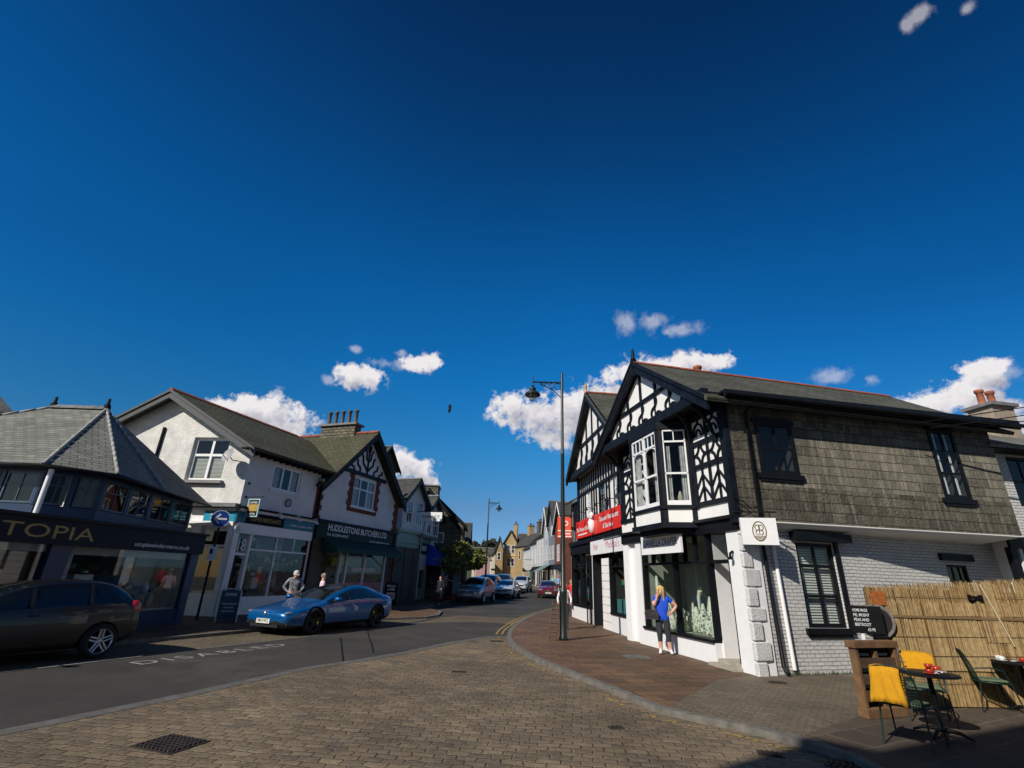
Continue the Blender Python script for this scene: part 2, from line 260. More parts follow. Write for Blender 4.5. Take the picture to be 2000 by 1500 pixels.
class MB:
    def __init__(s): s.v=[]; s.f=[]; s.m=[]; s.sm=[]; s.g=[]; s.k=0
    def face(s,pts,m=0,sm=False):
        i=len(s.v); s.v+= [Vector(p) for p in pts]; s.f.append(list(range(i,i+len(pts)))); s.m.append(m); s.sm.append(sm); s.k+=1; s.g.append(s.k)
    def faces(s,vs,fs,m=0,sm=False):
        i=len(s.v); s.v+=[Vector(p) for p in vs]; s.k+=1; s.g+=[s.k]*len(fs)
        for f in fs: s.f.append([i+k for k in f]); s.m.append(m); s.sm.append(sm)
    def box(s,F,a0,a1,o0,o1,z0,z1,m=0):
        vs=[F.P(a,o,z) for z in (z0,z1) for o in (o0,o1) for a in (a0,a1)]
        s.faces(vs,[(0,1,3,2),(4,6,7,5),(0,4,5,1),(2,3,7,6),(0,2,6,4),(1,5,7,3)],m)
    def prism(s,F,poly,o0,o1,m=0):
        n=len(poly); vs=[F.P(a,o0,z) for a,z in poly]+[F.P(a,o1,z) for a,z in poly]
        s.faces(vs,[list(range(n)),list(range(2*n-1,n-1,-1))]+[(i,(i+1)%n,n+(i+1)%n,n+i) for i in range(n)],m)
    def slab(s,pts,t,m=0):
        "polygon with thickness t below it"
        pts=[Vector(p) for p in pts]; nrm=(pts[1]-pts[0]).cross(pts[2]-pts[0]).normalized()
        if nrm.z<0: nrm=-nrm
        n=len(pts); vs=pts+[p-nrm*t for p in pts]
        s.faces(vs,[list(range(n)),list(range(2*n-1,n-1,-1))]+[(i,(i+1)%n,n+(i+1)%n,n+i) for i in range(n)],m)
    def ribbon(s,F,pts,wd,o0,o1,m=0,closed=False):
        "flat strip following 2D points (s,z) on a wall"
        P=[Vector(p).to_2d() if len(p)>2 else Vector(p) for p in pts]; n=len(P); L=[];Rr=[]
        for i in range(n):
            if closed: a=P[i-1]; b=P[(i+1)%n]
            else: a=P[max(0,i-1)]; b=P[min(n-1,i+1)]
            d=(b-a).normalized(); q=Vector((-d.y,d.x))*wd/2; L.append(P[i]+q); Rr.append(P[i]-q)
        vs=[F.P(p.x,o,p.y) for o in (o0,o1) for p in L+Rr]; fs=[]
        rng=range(n if closed else n-1)
        for i in rng:
            j=(i+1)%n
            fs+=[(2*n+i,2*n+j,3*n+j,3*n+i),(i,j,2*n+j,2*n+i),(n+i,3*n+i,3*n+j,n+j)]
        if not closed: fs+=[(0,2*n,3*n,n),(n-1,2*n-1,4*n-1,3*n-1)]
        s.faces(vs,fs,m)
    def tube(s,pts,r,m=0,seg=8,caps=True,r2=None):
        pts=[Vector(p) for p in pts]; n=len(pts); vs=[]; prevx=None
        for i,p in enumerate(pts):
            d=(pts[min(n-1,i+1)]-pts[max(0,i-1)]).normalized()
            x=d.orthogonal().normalized() if prevx is None else (prevx-d*prevx.dot(d)).normalized()
            prevx=x; y=d.cross(x); rr=r if not isinstance(r,(list,tuple)) else r[i]
            vs+=[p+x*rr*math.cos(2*math.pi*k/seg)+y*rr*math.sin(2*math.pi*k/seg) for k in range(seg)]
        fs=[(i*seg+k,i*seg+(k+1)%seg,(i+1)*seg+(k+1)%seg,(i+1)*seg+k) for i in range(n-1) for k in range(seg)]
        s.faces(vs,fs,m,True)
        if caps: s.faces(vs[:seg],[list(range(seg))],m); s.faces(vs[-seg:],[list(range(seg))],m)
    def lathe(s,c,prof,m=0,seg=20,ax=None,sm=True):
        "revolve (r,h) profile about an axis through c"
        c=Vector(c); ax=(ax or Vector((0,0,1))).normalized(); x=ax.orthogonal().normalized(); y=ax.cross(x); n=len(prof)
        vs=[c+ax*h+(x*math.cos(2*math.pi*k/seg)+y*math.sin(2*math.pi*k/seg))*r for r,h in prof for k in range(seg)]
        s.faces(vs,[(i*seg+k,i*seg+(k+1)%seg,(i+1)*seg+(k+1)%seg,(i+1)*seg+k) for i in range(n-1) for k in range(seg)],m,sm)
    def ball(s,c,rx,ry,rz,m=0,seg=12,ring=8):
        c=Vector(c); vs=[]
        for i in range(ring+1):
            a=math.pi*i/ring
            vs+=[c+Vector((rx*math.sin(a)*math.cos(2*math.pi*k/seg),ry*math.sin(a)*math.sin(2*math.pi*k/seg),rz*math.cos(a))) for k in range(seg)]
        s.faces(vs,[(i*seg+k,i*seg+(k+1)%seg,(i+1)*seg+(k+1)%seg,(i+1)*seg+k) for i in range(ring) for k in range(seg)],m,True)
    def grid(s,F,a0,a1,z0,z1,holes,o=0,th=.2,m=0,mr=None,bot=True):
        "wall sheet with openings and reveals"
        A=sorted({a0,a1}|{h[0] for h in holes}|{h[1] for h in holes}); Z=sorted({z0,z1}|{h[2] for h in holes}|{h[3] for h in holes})
        A=[a for a in A if a0<=a<=a1]; Z=[z for z in Z if z0<=z<=z1]
        for i in range(len(A)-1):
            for j in range(len(Z)-1):
                ca=(A[i]+A[i+1])/2; cz=(Z[j]+Z[j+1])/2
                if any(h[0]<ca<h[1] and h[2]<cz<h[3] for h in holes): continue
                s.face([F.P(A[i],o,Z[j]),F.P(A[i+1],o,Z[j]),F.P(A[i+1],o,Z[j+1]),F.P(A[i],o,Z[j+1])],m)
        mr=m if mr is None else mr
        for h in holes:
            c=[(h[0],h[2]),(h[1],h[2]),(h[1],h[3]),(h[0],h[3])]
            for i in range(4):
                p=c[i]; q=c[(i+1)%4]; s.face([F.P(p[0],o,p[1]),F.P(q[0],o,q[1]),F.P(q[0],o-th,q[1]),F.P(p[0],o-th,p[1])],mr)
    def build(s,name,mats,parent=None,world=True,clip=None,sharp=None,label=None,merge=False,bev=0,nosplit=False):
        if world and not nosplit and name in SPLIT and parent is not None:
            G={}
            for fi,gi in enumerate(s.g): G.setdefault(gi,[]).append(fi)
            cl=[]
            for gi,fl in G.items():
                P=[s.v[k] for fi in fl for k in s.f[fi]]; lo=[min(p[a] for p in P)-.012 for a in range(3)]; hi=[max(p[a] for p in P)+.012 for a in range(3)]; mem=list(fl)
                rest=[]
                for c in cl:
                    if all(c[0][a]<=hi[a] and lo[a]<=c[1][a] for a in range(3)): lo=[min(lo[a],c[0][a]) for a in range(3)]; hi=[max(hi[a],c[1][a]) for a in range(3)]; mem+=c[2]
                    else: rest.append(c)
                cl=rest+[(lo,hi,mem)]
            if 1<len(cl)<40:
                out=None
                for lo,hi,mem in cl:
                    q=MB()
                    for fi in mem: q.face([s.v[k] for k in s.f[fi]],s.m[fi],s.sm[fi])
                    o=q.build(name,mats,parent,world,clip,sharp,label,True,bev,nosplit=True); out=out or o
                return out
        off=Vector((0,0,0))
        if parent is not None and world: off=WL.get(parent.name,Vector((0,0,0)))
        me=bpy.data.meshes.new(name); me.from_pydata([tuple(p) for p in s.v],[],s.f)
        if not isinstance(mats,(list,tuple)): mats=[mats]
        for m in mats: me.materials.append(m)
        me.polygons.foreach_set('material_index',s.m); me.polygons.foreach_set('use_smooth',s.sm)
        bm=bmesh.new(); bm.from_mesh(me)
        if clip:
            for co_,no in clip: bmesh.ops.bisect_plane(bm,geom=bm.verts[:]+bm.edges[:]+bm.faces[:],plane_co=co_,plane_no=no,clear_outer=True,dist=1e-5)
        if merge or bev: bmesh.ops.remove_doubles(bm,verts=bm.verts,dist=1e-4)
        if bev: bmesh.ops.bevel(bm,geom=bm.edges[:],offset=bev,segments=1,affect='EDGES')
        bmesh.ops.recalc_face_normals(bm,faces=bm.faces)
        uvl=bm.loops.layers.uv.new('UVMap')
        for f in bm.faces:
            n=f.normal
            if abs(n.z)>.999: ua=Vector((1,0,0)); va=Vector((0,1,0))
            else:
                ua=Vector((0,0,1)).cross(n).normalized(); va=n.cross(ua)
                if va.z<0: va=-va
            for l in f.loops: l[uvl].uv=(l.vert.co.dot(ua),l.vert.co.dot(va))
        if off.length>0: bmesh.ops.translate(bm,vec=-off,verts=bm.verts)
        bm.to_mesh(me); bm.free()
        if sharp: me.set_sharp_from_angle(angle=R(sharp))
        o=obj(name,me,parent)
        if parent is not None and world: WL[o.name]=off
        if label: o['label']=label
        return o
def text_geo(txt,bold=0,serif=False,space=1.0):
    cu=bpy.data.curves.new('t','FONT'); cu.body=txt; cu.size=1; cu.offset=bold; cu.space_character=space; cu.resolution_u=3
    o=bpy.data.objects.new('t',cu); sc.collection.objects.link(o); dg=bpy.context.evaluated_depsgraph_get()
    me=bpy.data.meshes.new_from_object(o.evaluated_get(dg)); vs=[v.co.copy() for v in me.vertices]; fs=[list(p.vertices) for p in me.polygons]
    bpy.data.objects.remove(o); bpy.data.curves.remove(cu); bpy.data.meshes.remove(me); return vs,fs
def text(mb,F,a,o,z,txt,h,width=None,flip=False,center=False,bold=0,m=0,tilt=0,slant=0,space=1.0):
    "lettering of height h lying on a wall frame; width squeezes it to fit"
    vs,fs=text_geo(txt,bold,space=space)
    if not vs: return
    x0=min(v.x for v in vs); x1=max(v.x for v in vs); kx=(width/(x1-x0)) if width else h/.72; kz=h/.72
    W=(x1-x0)*kx; out=[]
    for v in vs:
        x=(v.x-x0)*kx-(W/2 if center else 0); y=v.y*kz; x+=slant*y
        out.append(F.P(a+(-x if flip else x),o+y*tilt,z+y+x*0))
    mb.faces(out,fs,m)
def arc(cx,cz,r,a0,a1,n=8,ry=None): return [(cx+r*math.cos(R(a0+(a1-a0)*i/n)),cz+(ry or r)*math.sin(R(a0+(a1-a0)*i/n))) for i in range(n+1)]
def window(F,par,a0,a1,z0,z1,v=(.5,),h=(.5,),fm=None,fw=.07,bw=.035,rec=.12,gl=None,room=None,depth=.5,cur=None,sill=None,name='window',sm=None,curm=None,o=0,label=None,rooma=None):
    fm=fm or paint_w; gl=gl or glass; y0=o-rec; y1=o-rec+.06
    b=MB(); b.box(F,a0,a0+fw,y0,y1,z0,z1); b.box(F,a1-fw,a1,y0,y1,z0,z1); b.box(F,a0+fw,a1-fw,y0,y1,z0,z0+fw); b.box(F,a0+fw,a1-fw,y0,y1,z1-fw,z1)
    for q in v: x=a0+(a1-a0)*q; b.box(F,x-bw/2,x+bw/2,y0+.01,y1-.01,z0+fw,z1-fw)
    for q in h:
        z=z0+(z1-z0)*q; b.box(F,a0+fw,a1-fw,y0+.013,y1-.013,z-bw/2,z+bw/2)
    fo=b.build(name,fm,par,label=label)
    g=MB(); g.face([F.P(a0+fw,y0+.03,z0+fw),F.P(a1-fw,y0+.03,z0+fw),F.P(a1-fw,y0+.03,z1-fw),F.P(a0+fw,y0+.03,z1-fw)]); g.build('pane',gl,fo)
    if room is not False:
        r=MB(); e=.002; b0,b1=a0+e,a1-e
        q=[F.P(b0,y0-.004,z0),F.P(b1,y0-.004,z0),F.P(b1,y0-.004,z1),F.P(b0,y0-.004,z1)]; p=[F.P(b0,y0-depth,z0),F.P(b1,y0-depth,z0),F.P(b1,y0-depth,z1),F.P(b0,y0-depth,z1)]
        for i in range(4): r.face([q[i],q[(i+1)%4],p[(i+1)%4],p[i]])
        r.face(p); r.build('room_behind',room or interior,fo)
    if cur=='curtain':
        c=MB()
        for sgn in (0,1):
            n=8; wd=(a1-a0)*.26; xs=[(a0+fw+wd*i/n) if sgn==0 else (a1-fw-wd*i/n) for i in range(n+1)]
            for i in range(n): c.face([F.P(xs[i],y0-.06-.03*(i%2),z0+fw),F.P(xs[i+1],y0-.06-.03*((i+1)%2),z0+fw),F.P(xs[i+1],y0-.06-.03*((i+1)%2),z1-fw),F.P(xs[i],y0-.06-.03*(i%2),z1-fw)])
        c.build('curtain',curm or curtain,fo)
    if cur=='blind' or cur=='halfblind':
        c=MB(); zz=z0+fw; top=z1-fw if cur=='blind' else z0+(z1-z0)*.62
        while zz<top-.05: c.face([F.P(a0+fw,y0-.04,zz),F.P(a1-fw,y0-.04,zz),F.P(a1-fw,y0-.065,zz+.05),F.P(a0+fw,y0-.065,zz+.05)]); zz+=.06
        c.build('blind',curm or blind,fo)
    if sill:
        s_=MB(); s_.box(F,a0-.12,a1+.12,o-rec,o+sill,z0-.13,z0-.002); s_.box(F,a0-.06,a1+.06,o+.003,o+sill*.6,z0-.2,z0-.133); s_.build('sill',sm or fm,fo)
    return fo
def holes_of(L): return [(l[0],l[1],l[2],l[3]) for l in L]
def ridge(mb,a,b,r=.09,m=0,step=.35):
    "row of angular ridge tiles"
    a=Vector(a); b=Vector(b); d=(b-a); n=max(1,int(d.length/step)); d/=n; side=Vector((d.y,-d.x,0)).normalized()
    for i in range(n):
        p=a+d*i; q=a+d*(i+.98); k=1.0 if i%2 else 1.06
        vs=[]
        for e in (p,q): vs+=[e-side*r*1.6*k-Vector((0,0,r*1.0)),e-side*r*1.6*k-Vector((0,0,r*.75)),e+Vector((0,0,r*.6*k)),e+side*r*1.6*k-Vector((0,0,r*.75)),e+side*r*1.6*k-Vector((0,0,r*1.0))]
        mb.faces(vs,[(0,1,6,5),(1,2,7,6),(2,3,8,7),(3,4,9,8),(0,4,3,2,1),(5,6,7,8,9)],m)
def chimney(par,F,a0,a1,o0,o1,z0,z1,mat,pots,potm,pot_h=.55,cap=.08):
    b=MB(); b.box(F,a0,a1,o0,o1,z0,z1-.12); b.box(F,a0-cap,a1+cap,o0-cap,o1+cap,z1-.118,z1,1)
    c=b.build('chimney',[mat,lead],par)
    for i in range(pots):
        t=(i+.5)/pots; p=F.P(a0+(a1-a0)*t,(o0+o1)/2,z1+.002) if abs(a1-a0)>=abs(o1-o0) else F.P((a0+a1)/2,o0+(o1-o0)*t,z1+.002)
        q=MB(); q.lathe(p,[(0,0),(.15,0),(.15,.08),(.11,.12),(.105,pot_h-.12),(.14,pot_h-.1),(.14,pot_h),(.09,pot_h),(.085,pot_h-.3)],seg=12); q.build('chimney_pot',potm,c)
    return c
def sheet(name,poly,mat,dz,parent=None,step=4.0,skirt=0,kind='structure'):
    "ground sheet draped on the gentle rise of the street"
    bm=bmesh.new(); vs=[bm.verts.new((x,y,0)) for x,y in poly]; bm.faces.new(vs)
    ys=[p[1] for p in poly]; y=math.ceil(min(ys)/step)*step
    while y<min(max(ys),170):
        if y>14: bmesh.ops.bisect_plane(bm,geom=bm.verts[:]+bm.edges[:]+bm.faces[:],plane_co=(0,y,0),plane_no=(0,1,0))
        y+=step
    bmesh.ops.triangulate(bm,faces=[f for f in bm.faces if len(f.verts)>4])
    if skirt:
        be=[e for e in bm.edges if e.is_boundary]; ex=bmesh.ops.extrude_edge_only(bm,edges=be)
        for v in ex['geom']:
            if isinstance(v,bmesh.types.BMVert): v.co.z=-skirt
    for v in bm.verts: v.co.z+=gz(v.co.x,v.co.y)+dz
    bmesh.ops.recalc_face_normals(bm,faces=bm.faces)
    up=sum(f.normal.z*f.calc_area() for f in bm.faces)
    if up<0: bmesh.ops.reverse_faces(bm,faces=bm.faces)
    uvl=bm.loops.layers.uv.new('UVMap')
    for f in bm.faces:
        for l in f.loops: l[uvl].uv=(l.vert.co.x,l.vert.co.y)
    me=bpy.data.meshes.new(name); bm.to_mesh(me); bm.free(); me.materials.append(mat)
    o=obj(name,me,parent); 
    if kind: o['kind']=kind
    return o
def strip2(pts,wd):
    "closed polygon of width wd to the left of a polyline"
    P=[Vector(p) for p in pts]; n=len(P); out=[]
    for i in range(n):
        d=(P[min(n-1,i+1)]-P[max(0,i-1)]).normalized(); out.append(P[i]+Vector((-d.y,d.x))*wd)
    return [tuple(p) for p in P]+[tuple(p) for p in reversed(out)]
def catmull(pts,n=6):
    P=[Vector(p) for p in pts]; out=[]
    for i in range(len(P)-1):
        p0=P[max(0,i-1)];p1=P[i];p2=P[i+1];p3=P[min(len(P)-1,i+2)]
        for k in range(n):
            t=k/n; out.append(.5*((2*p1)+(p2-p0)*t+(2*p0-5*p1+4*p2-p3)*t*t+(3*p1-p0-3*p2+p3)*t**3))
    out.append(P[-1]); return [tuple(p) for p in out]
# ================================================================== ground
RD=-.09
sheet('ground',[(-300,-60),(300,-60),(300,420),(-300,420)],earth,-.14)
kerbR=[(3.95,-6),(4.05,4.5),(4.05,6.5),(4.03,6.98),(3.4,7.99),(2.47,8.89),(1.96,10.34),(1.31,12.09),(.78,13.6),(.41,15.24),(.2,16.4),(.13,17.5),(.11,18.5),(.18,20),(.32,21.7),(.68,24.2),(1.15,26.9),(2.2,31),(3.6,35.5),(5.0,42),(5.8,49),(5.9,56),(5.2,64),(3.6,80),(1.3,105),(-1,135)]
kerbR=catmull(kerbR,3)
bayL=[(-16.5,-4),(-9.05,10.27),(-7.97,12.7),(-6.11,16.6),(-4.6,20.3),(-3.85,23.2),(-2.95,26.4)]
roadnear=[(-13.5,-8),(-5.98,7.06),(-5.11,9.11),(-4.19,11.8),(-3.33,13.1),(-2.58,14.55),(-1.68,16.75),(-.5,18.76),(.11,19.0)]
kerbL=[(-18.5,-3),(-11.0,10.9),(-8.35,16.9),(-6.4,21.6),(-6.0,22.7),(-3.55,24.8),(-3.15,26.2),(-3.3,28.6),(-4.6,30.6),(-4.2,34),(-3.9,38.5),(-3.2,46),(-2.0,56),(-1.6,68),(-2.2,85),(-3.4,110),(-5,135)]
sheet('road',kerbL+list(reversed(kerbR)),asphalt,RD)
sheet('setts_square',[(-13.5,-8)]+roadnear[1:]+[p for p in reversed(kerbR) if p[1]<19.0],setts,RD+.004)
sheet('parking_bays',bayL+[(-3.55,24.8),(-6.0,22.7),(-6.4,21.6),(-8.35,16.9),(-11.0,10.9),(-18.5,-3)],setts_far,RD+.004)
sheet('flush_kerb_strip',strip2([(p[0],p[1]) for p in roadnear],-.27),flush_m,RD+.009)
sheet('flush_bay_kerb',strip2(bayL,.16),flush_m,RD+.009)
sheet('crossing_band',[(-3.6,22.6),(-2.9,25.9),(-2.2,27.2),(.7,26.9),(1.0,26.2),(.3,23.4),(-.4,24.0),(-2.2,23.6)],setts_far,RD+.006)
KR=[p for p in kerbR if p[1]>=6.9]
kx=strip2(list(reversed(KR)),-.16) if False else None
def off2(pts,wd):
    P=[Vector(p) for p in pts]; out=[]
    for i in range(len(P)):
        d=(P[min(len(P)-1,i+1)]-P[max(0,i-1)]).normalized(); out.append(tuple(P[i]+Vector((d.y,-d.x))*wd))
    return out
inner=off2(kerbR,.15)
sheet('kerb_right',[p for p in kerbR]+list(reversed(inner)),kerb_m,0.0,skirt=.3)
inner2=[p for p in inner]
splitA=[p for p in inner if p[1]>=9.2]; splitB=[p for p in inner if p[1]<9.2]
sA=splitB[-1]; sB=splitA[0]
sheet('pavement_right',[sA]+splitA+[(8,135),(14,60),(14,20),(8,13),(5.41,12.18),(4.37,11.48)],flags,-.004)
sheet('pavement_setts',splitB+[(4.37,11.48),(5.41,12.18),(8,13),(16,14),(16,-6)],block_drive,-.006)
sheet('terrace_paving',[(4.02,7.68),(5.67,8.94),(6.63,9.62),(16,9.9),(16,5),(4.3,5),(4.21,6.94)],flags_cafe,-.001)
innL=[(x-.15*math.cos(R(24)),y+.15*math.sin(R(24))) for x,y in kerbL]
sheet('kerb_left',kerbL+list(reversed(innL)),kerb_m,0.0,skirt=.3)
sheet('pavement_left',innL+[(-14,135),(-20,60),(-30,40),(-30,-3)],flags,-.004)
def lines(name,pts,offs,wd,mat,dz,dash=None):
    b=MB()
    for of in offs:
        A=off2(pts,-of); B=off2(pts,-of-wd)
        for i in range(len(A)-1):
            if dash and random.random()<dash: continue
            b.face([(A[i][0],A[i][1],gz(*A[i])+dz),(A[i+1][0],A[i+1][1],gz(*A[i+1])+dz),(B[i+1][0],B[i+1][1],gz(*B[i+1])+dz),(B[i][0],B[i][1],gz(*B[i])+dz)])
    o=b.build(name,mat); o['kind']='structure'; return o
lines('yellow_lines',[p for p in kerbR if 19.0<p[1]<60],(.18,.38),.07,ylw_line,RD+.008)
fine=catmull([p for p in kerbR if 5<p[1]<19.2],9)
lines('worn_yellow_line',fine,(.22,),.07,ylw_line,RD+.009,dash=.62)
b=MB(); b.box(W0,-.6,0,0,0,0,0) if False else None
bt=MB(); FT=Fr((-7.33,11.5),23.6,1); vs,fs=text_geo('DISABLED',0,space=1.35)
x0=min(v.x for v in vs); x1=max(v.x for v in vs)
out=[]
for v in vs:
    p=FT.P((v.x-x0)/(x1-x0)*3.85,v.y/.72*.46+.02,0); out.append(Vector((p.x,p.y,gz(p.x,p.y)+RD+.008)))
bt.faces(out,fs); bt.build('road_lettering',wht_line)['kind']='structure'
b=MB()
for (p,q,wd) in (((-10.6,10.7),(-9.3,13.3),.09),((-8.8,10.75),(-8.0,12.5),.06),((-11.6,8.9),(-10.7,10.5),.09)):
    d=(Vector(q)-Vector(p)).normalized(); n=Vector((-d.y,d.x))*wd; P=[Vector(p),Vector(q),Vector(q)+n,Vector(p)+n]
    b.face([(v.x,v.y,RD+.012) for v in P])
b.build('bay_line',wht_line)['kind']='structure'
b=MB()
for L in ([(-5.05,17.12),(-4.55,15.6),(-4.1,14.2),(-3.62,12.75)],[(-4.77,19.25),(-4.3,17.6),(-3.75,15.8),(-3.3,14.2)]):
    for i in range(3):
        p,q=Vector(L[i]),Vector(L[i+1]); n=Vector((.02,0)); b.face([(v.x,v.y,RD+.006) for v in (p-n,q-n,q+n,p+n)])
b.build('road_joint',black_m)['kind']='structure'
def cover(name,c,w,h,rot,z,label,mat=iron,gr=0,cat='drain cover'):
    t=thing(name,(c[0],c[1],z),label,cat); F=Fr((0,0),90-rot,1); b=MB(); b.box(F,-w/2,w/2,-h/2,h/2,-.01,.006)
    o=b.build('cover_plate',mat,t,world=False); r=MB()
    n=int(w/.06)
    for i in range(1,n):
        x=-w/2+w*i/n; r.box(F,x-.012,x+.012,-h/2+.03,h/2-.03,.0065,.02)
    for j in range(1,int(h/.06)) if not gr else (int(h/.12),):
        y=-h/2+h*j/int(h/.06); r.box(F,-w/2+.03,w/2-.03,y-.012,y+.012,.0065,.018)
    r.build('grid_pattern',mat,t,world=False); return t
cover('manhole_cover',(-3.75,6.76),.62,.52,-20,RD+.008,'square patterned iron manhole cover set in the stone setts at the lower left')
cover('stop_cock_cover',(1.6,8.05),.2,.15,10,RD+.006,'small dark iron cover in the middle of the setts')
cover('stop_cock_cover',(-.92,11.88),.3,.16,10,RD+.006,'small dark iron cover far back in the setts near the road')
cover('stop_cock_cover',(3.27,7.12),.3,.2,-20,RD+.006,'rusty oval cover in the setts beside the edge of the shade')
cover('gully_grate',(4.0,6.75),.5,.3,-35,RD+.014,'slotted iron gully grate at the kerb by the shade',gr=1)
cover('gully_grate',(-.22,17.35),.42,.3,0,RD+.014,'iron gully grate at the end of the double yellow lines',gr=1)
cover('pavement_cover',(3.43,14.32),.62,.5,5,.002,'pale stone topped cover in the flagged pavement near the woman',kerb_m)
cover('pavement_cover',(5.55,11.35),.34,.2,-10,.002,'rusty cover in the paving by the white stone corner')
# ================================================================== timbered corner shop
C=(5.49,12.07)
shop=thing('timbered_shop',(5.49,12.07,0),'black and white timbered corner shop with bay window and slate hung side wall','building')
FD=Fr(C,-12.3,1); FS=Fr(C,79.2,-1); FL=Fr(C,73,-1)
def fr2(F,a,oa,b_,ob,side=1):
    p=F.P(a,oa,0); q=F.P(b_,ob,0); d=q-p; return Fr((p.x,p.y),math.degrees(math.atan2(d.x,d.y)),side),d.length
# ground floor front: white masonry
b=MB()
b.box(FD,0,.5,-.5,0,-.1,3.02); b.box(FD,5.08,5.45,-.5,.0,-.1,3.02); b.box(FD,5.45,6.0,-.5,-.12,-.1,3.02); b.box(FD,6.0,6.38,-.5,0,-.1,3.02)
b.box(FD,1.42,5.08,-.3,0,-.1,.46); b.build('front_pier',paint_w,shop)
b=MB(); b.box(FD,1.42,5.1,-.25,.06,.462,.53); b.box(FD,-.02,6.4,-.5,.05,3.022,3.30); b.box(FD,-.03,6.42,-.05,.14,3.302,3.38)
for s_,wd in ((1.40,.09),(3.12,.07),(5.02,.07)): b.box(FD,s_,s_+wd,-.2,-.03,.532,3.02)
b.box(FD,.5,.58,-.6,-.03,0.05,3.02)
b.box(FD,1.49,3.12,-.2,-.04,2.3,2.37); b.box(FD,3.19,5.02,-.2,-.04,2.3,2.37); b.box(FD,.58,1.40,-.3,-.04,2.3,2.38)
for k in range(1,3): s_=3.19+1.83*k/3; b.box(FD,s_,s_+.045,-.18,-.05,2.37,3.02)
for k in range(1,3): s_=1.49+1.63*k/3; b.box(FD,s_,s_+.045,-.18,-.05,2.37,3.02)
b.build('shopfront_frame',black,shop)
g=MB(); g.face([FD.P(1.45,-.12,.53),FD.P(5.06,-.12,.53),FD.P(5.06,-.12,3.02),FD.P(1.45,-.12,3.02)]); g.face([FD.P(.58,-.12,2.38),FD.P(1.40,-.12,2.38),FD.P(1.40,-.12,3.02),FD.P(.58,-.12,3.02)]); g.build('shop_glass',glass,shop)
r=MB(); q=[(1.44,-.2),(5.06,-.2),(5.06,-1.5),(1.44,-1.5)]
r.face([FD.P(a,o,.53) for a,o in q]); r.face([FD.P(a,o,3.02) for a,o in q])
for i in (1,2,3): a,o=q[i]; a2,o2=q[(i+1)%4]; r.face([FD.P(a,o,.53),FD.P(a2,o2,.53),FD.P(a2,o2,3.02),FD.P(a,o,3.02)])
r.box(FD,3.3,3.34,-1.48,-1.44,.6,2.9); r.box(FD,1.6,3.0,-1.49,-1.45,1.85,1.9); r.build('display_room',mp('display_backdrop',(.30,.33,.27),.9,var=.1),shop)
# draped white display with dark leaves
random.seed(3); dsp=MB()
for k in range(26):
    a=1.7+3.1*random.random(); hgt=.2+.75*random.random()*(1 if a<3.3 else .8); o=-.35-.6*random.random()
    dsp.lathe(FD.P(a,o,.54),[(.14,0),(.16,hgt*.3),(.09,hgt*.7),(.03,hgt)],seg=9)
dsp.tube([FD.P(2.75,-.5,1.1),FD.P(2.74,-.5,1.45),FD.P(2.66,-.5,1.62)],[.03,.05,.06])
dsp.tube([FD.P(1.62,-.5,.54),FD.P(1.62,-.5,1.3)],[.06,.04]); dsp.tube([FD.P(4.85,-.4,.54),FD.P(4.85,-.4,2.0)],[.08,.05])
dsp.build('white_display',mp('display_white',(.62,.68,.55),.8,var=.12),shop)
lf=MB()
for k in range(420):
    a=1.55+3.4*random.random(); z=.56+.62*random.random()**1.6; o=-.3-.25*random.random(); c=FD.P(a,o,z); t=random.random()*6.28
    d=FD.ex*math.cos(t)*.035+Vector((0,0,math.sin(t)*.035)); e=FD.ex*-math.sin(t)*.014+Vector((0,0,math.cos(t)*.014)); lf.face([c-d,c+e,c+d,c-e])
lf.build('display_leaves',mp('display_leaf',(.05,.07,.045),.8),shop)
# doorway
b=MB(); b.box(FD,.5,1.42,-1.3,-.02,-.02,.14); b.box(FD,.46,1.46,-.1,.22,-.06,.06); b.build('door_step',mp('door_step_stone',(.33,.3,.24),.9,bmp=.006,var=.25),shop)
b=MB(); b.box(FD,.62,1.36,-.95,-.9,.14,2.3); b.box(FD,.70,1.28,-.9,-.88,.2,.85); 
for k in range(13): b.box(FD,.72,1.26,-.9,-.885,.95+.075*k,1.0+.075*k)
dr=b.build('door',mp('pale_door',(.52,.54,.50),.5),shop)
b=MB(); b.ribbon(FD,[(.72,1.93)]+arc(.99,1.93,.29,0,180,10)+[(1.26,1.93)],.05,-.88,-.86); b.ribbon(FD,[(.99,1.93),(.99,2.2)],.03,-.88,-.86)
for k in range(5): b.ribbon(FD,arc(.8+.09*k,1.97,.06,0,360,8),.015,-.88,-.862)
b.prism(FD,arc(.99,1.93,.27,0,180,10),-.884,-.88); b.build('fan_grille',black,dr)
b=MB(); b.box(FD,1.38,1.42,-1.0,-.2,.14,3.02); b.box(FD,.56,.6,-1.0,-.2,.14,3.02); b.box(FD,.6,1.38,-1.02,-.98,2.3,3.02); b.build('door_reveal',render_w,shop)
b=MB(); b.tube([FD.P(.28,.02,2.55),FD.P(.28,.10,2.5),FD.P(.26,.12,2.42)],.03); b.tube([FD.P(.26,.12,2.42),FD.P(.26,.12,2.36)],.045); b.build('spotlight',black_m,shop)
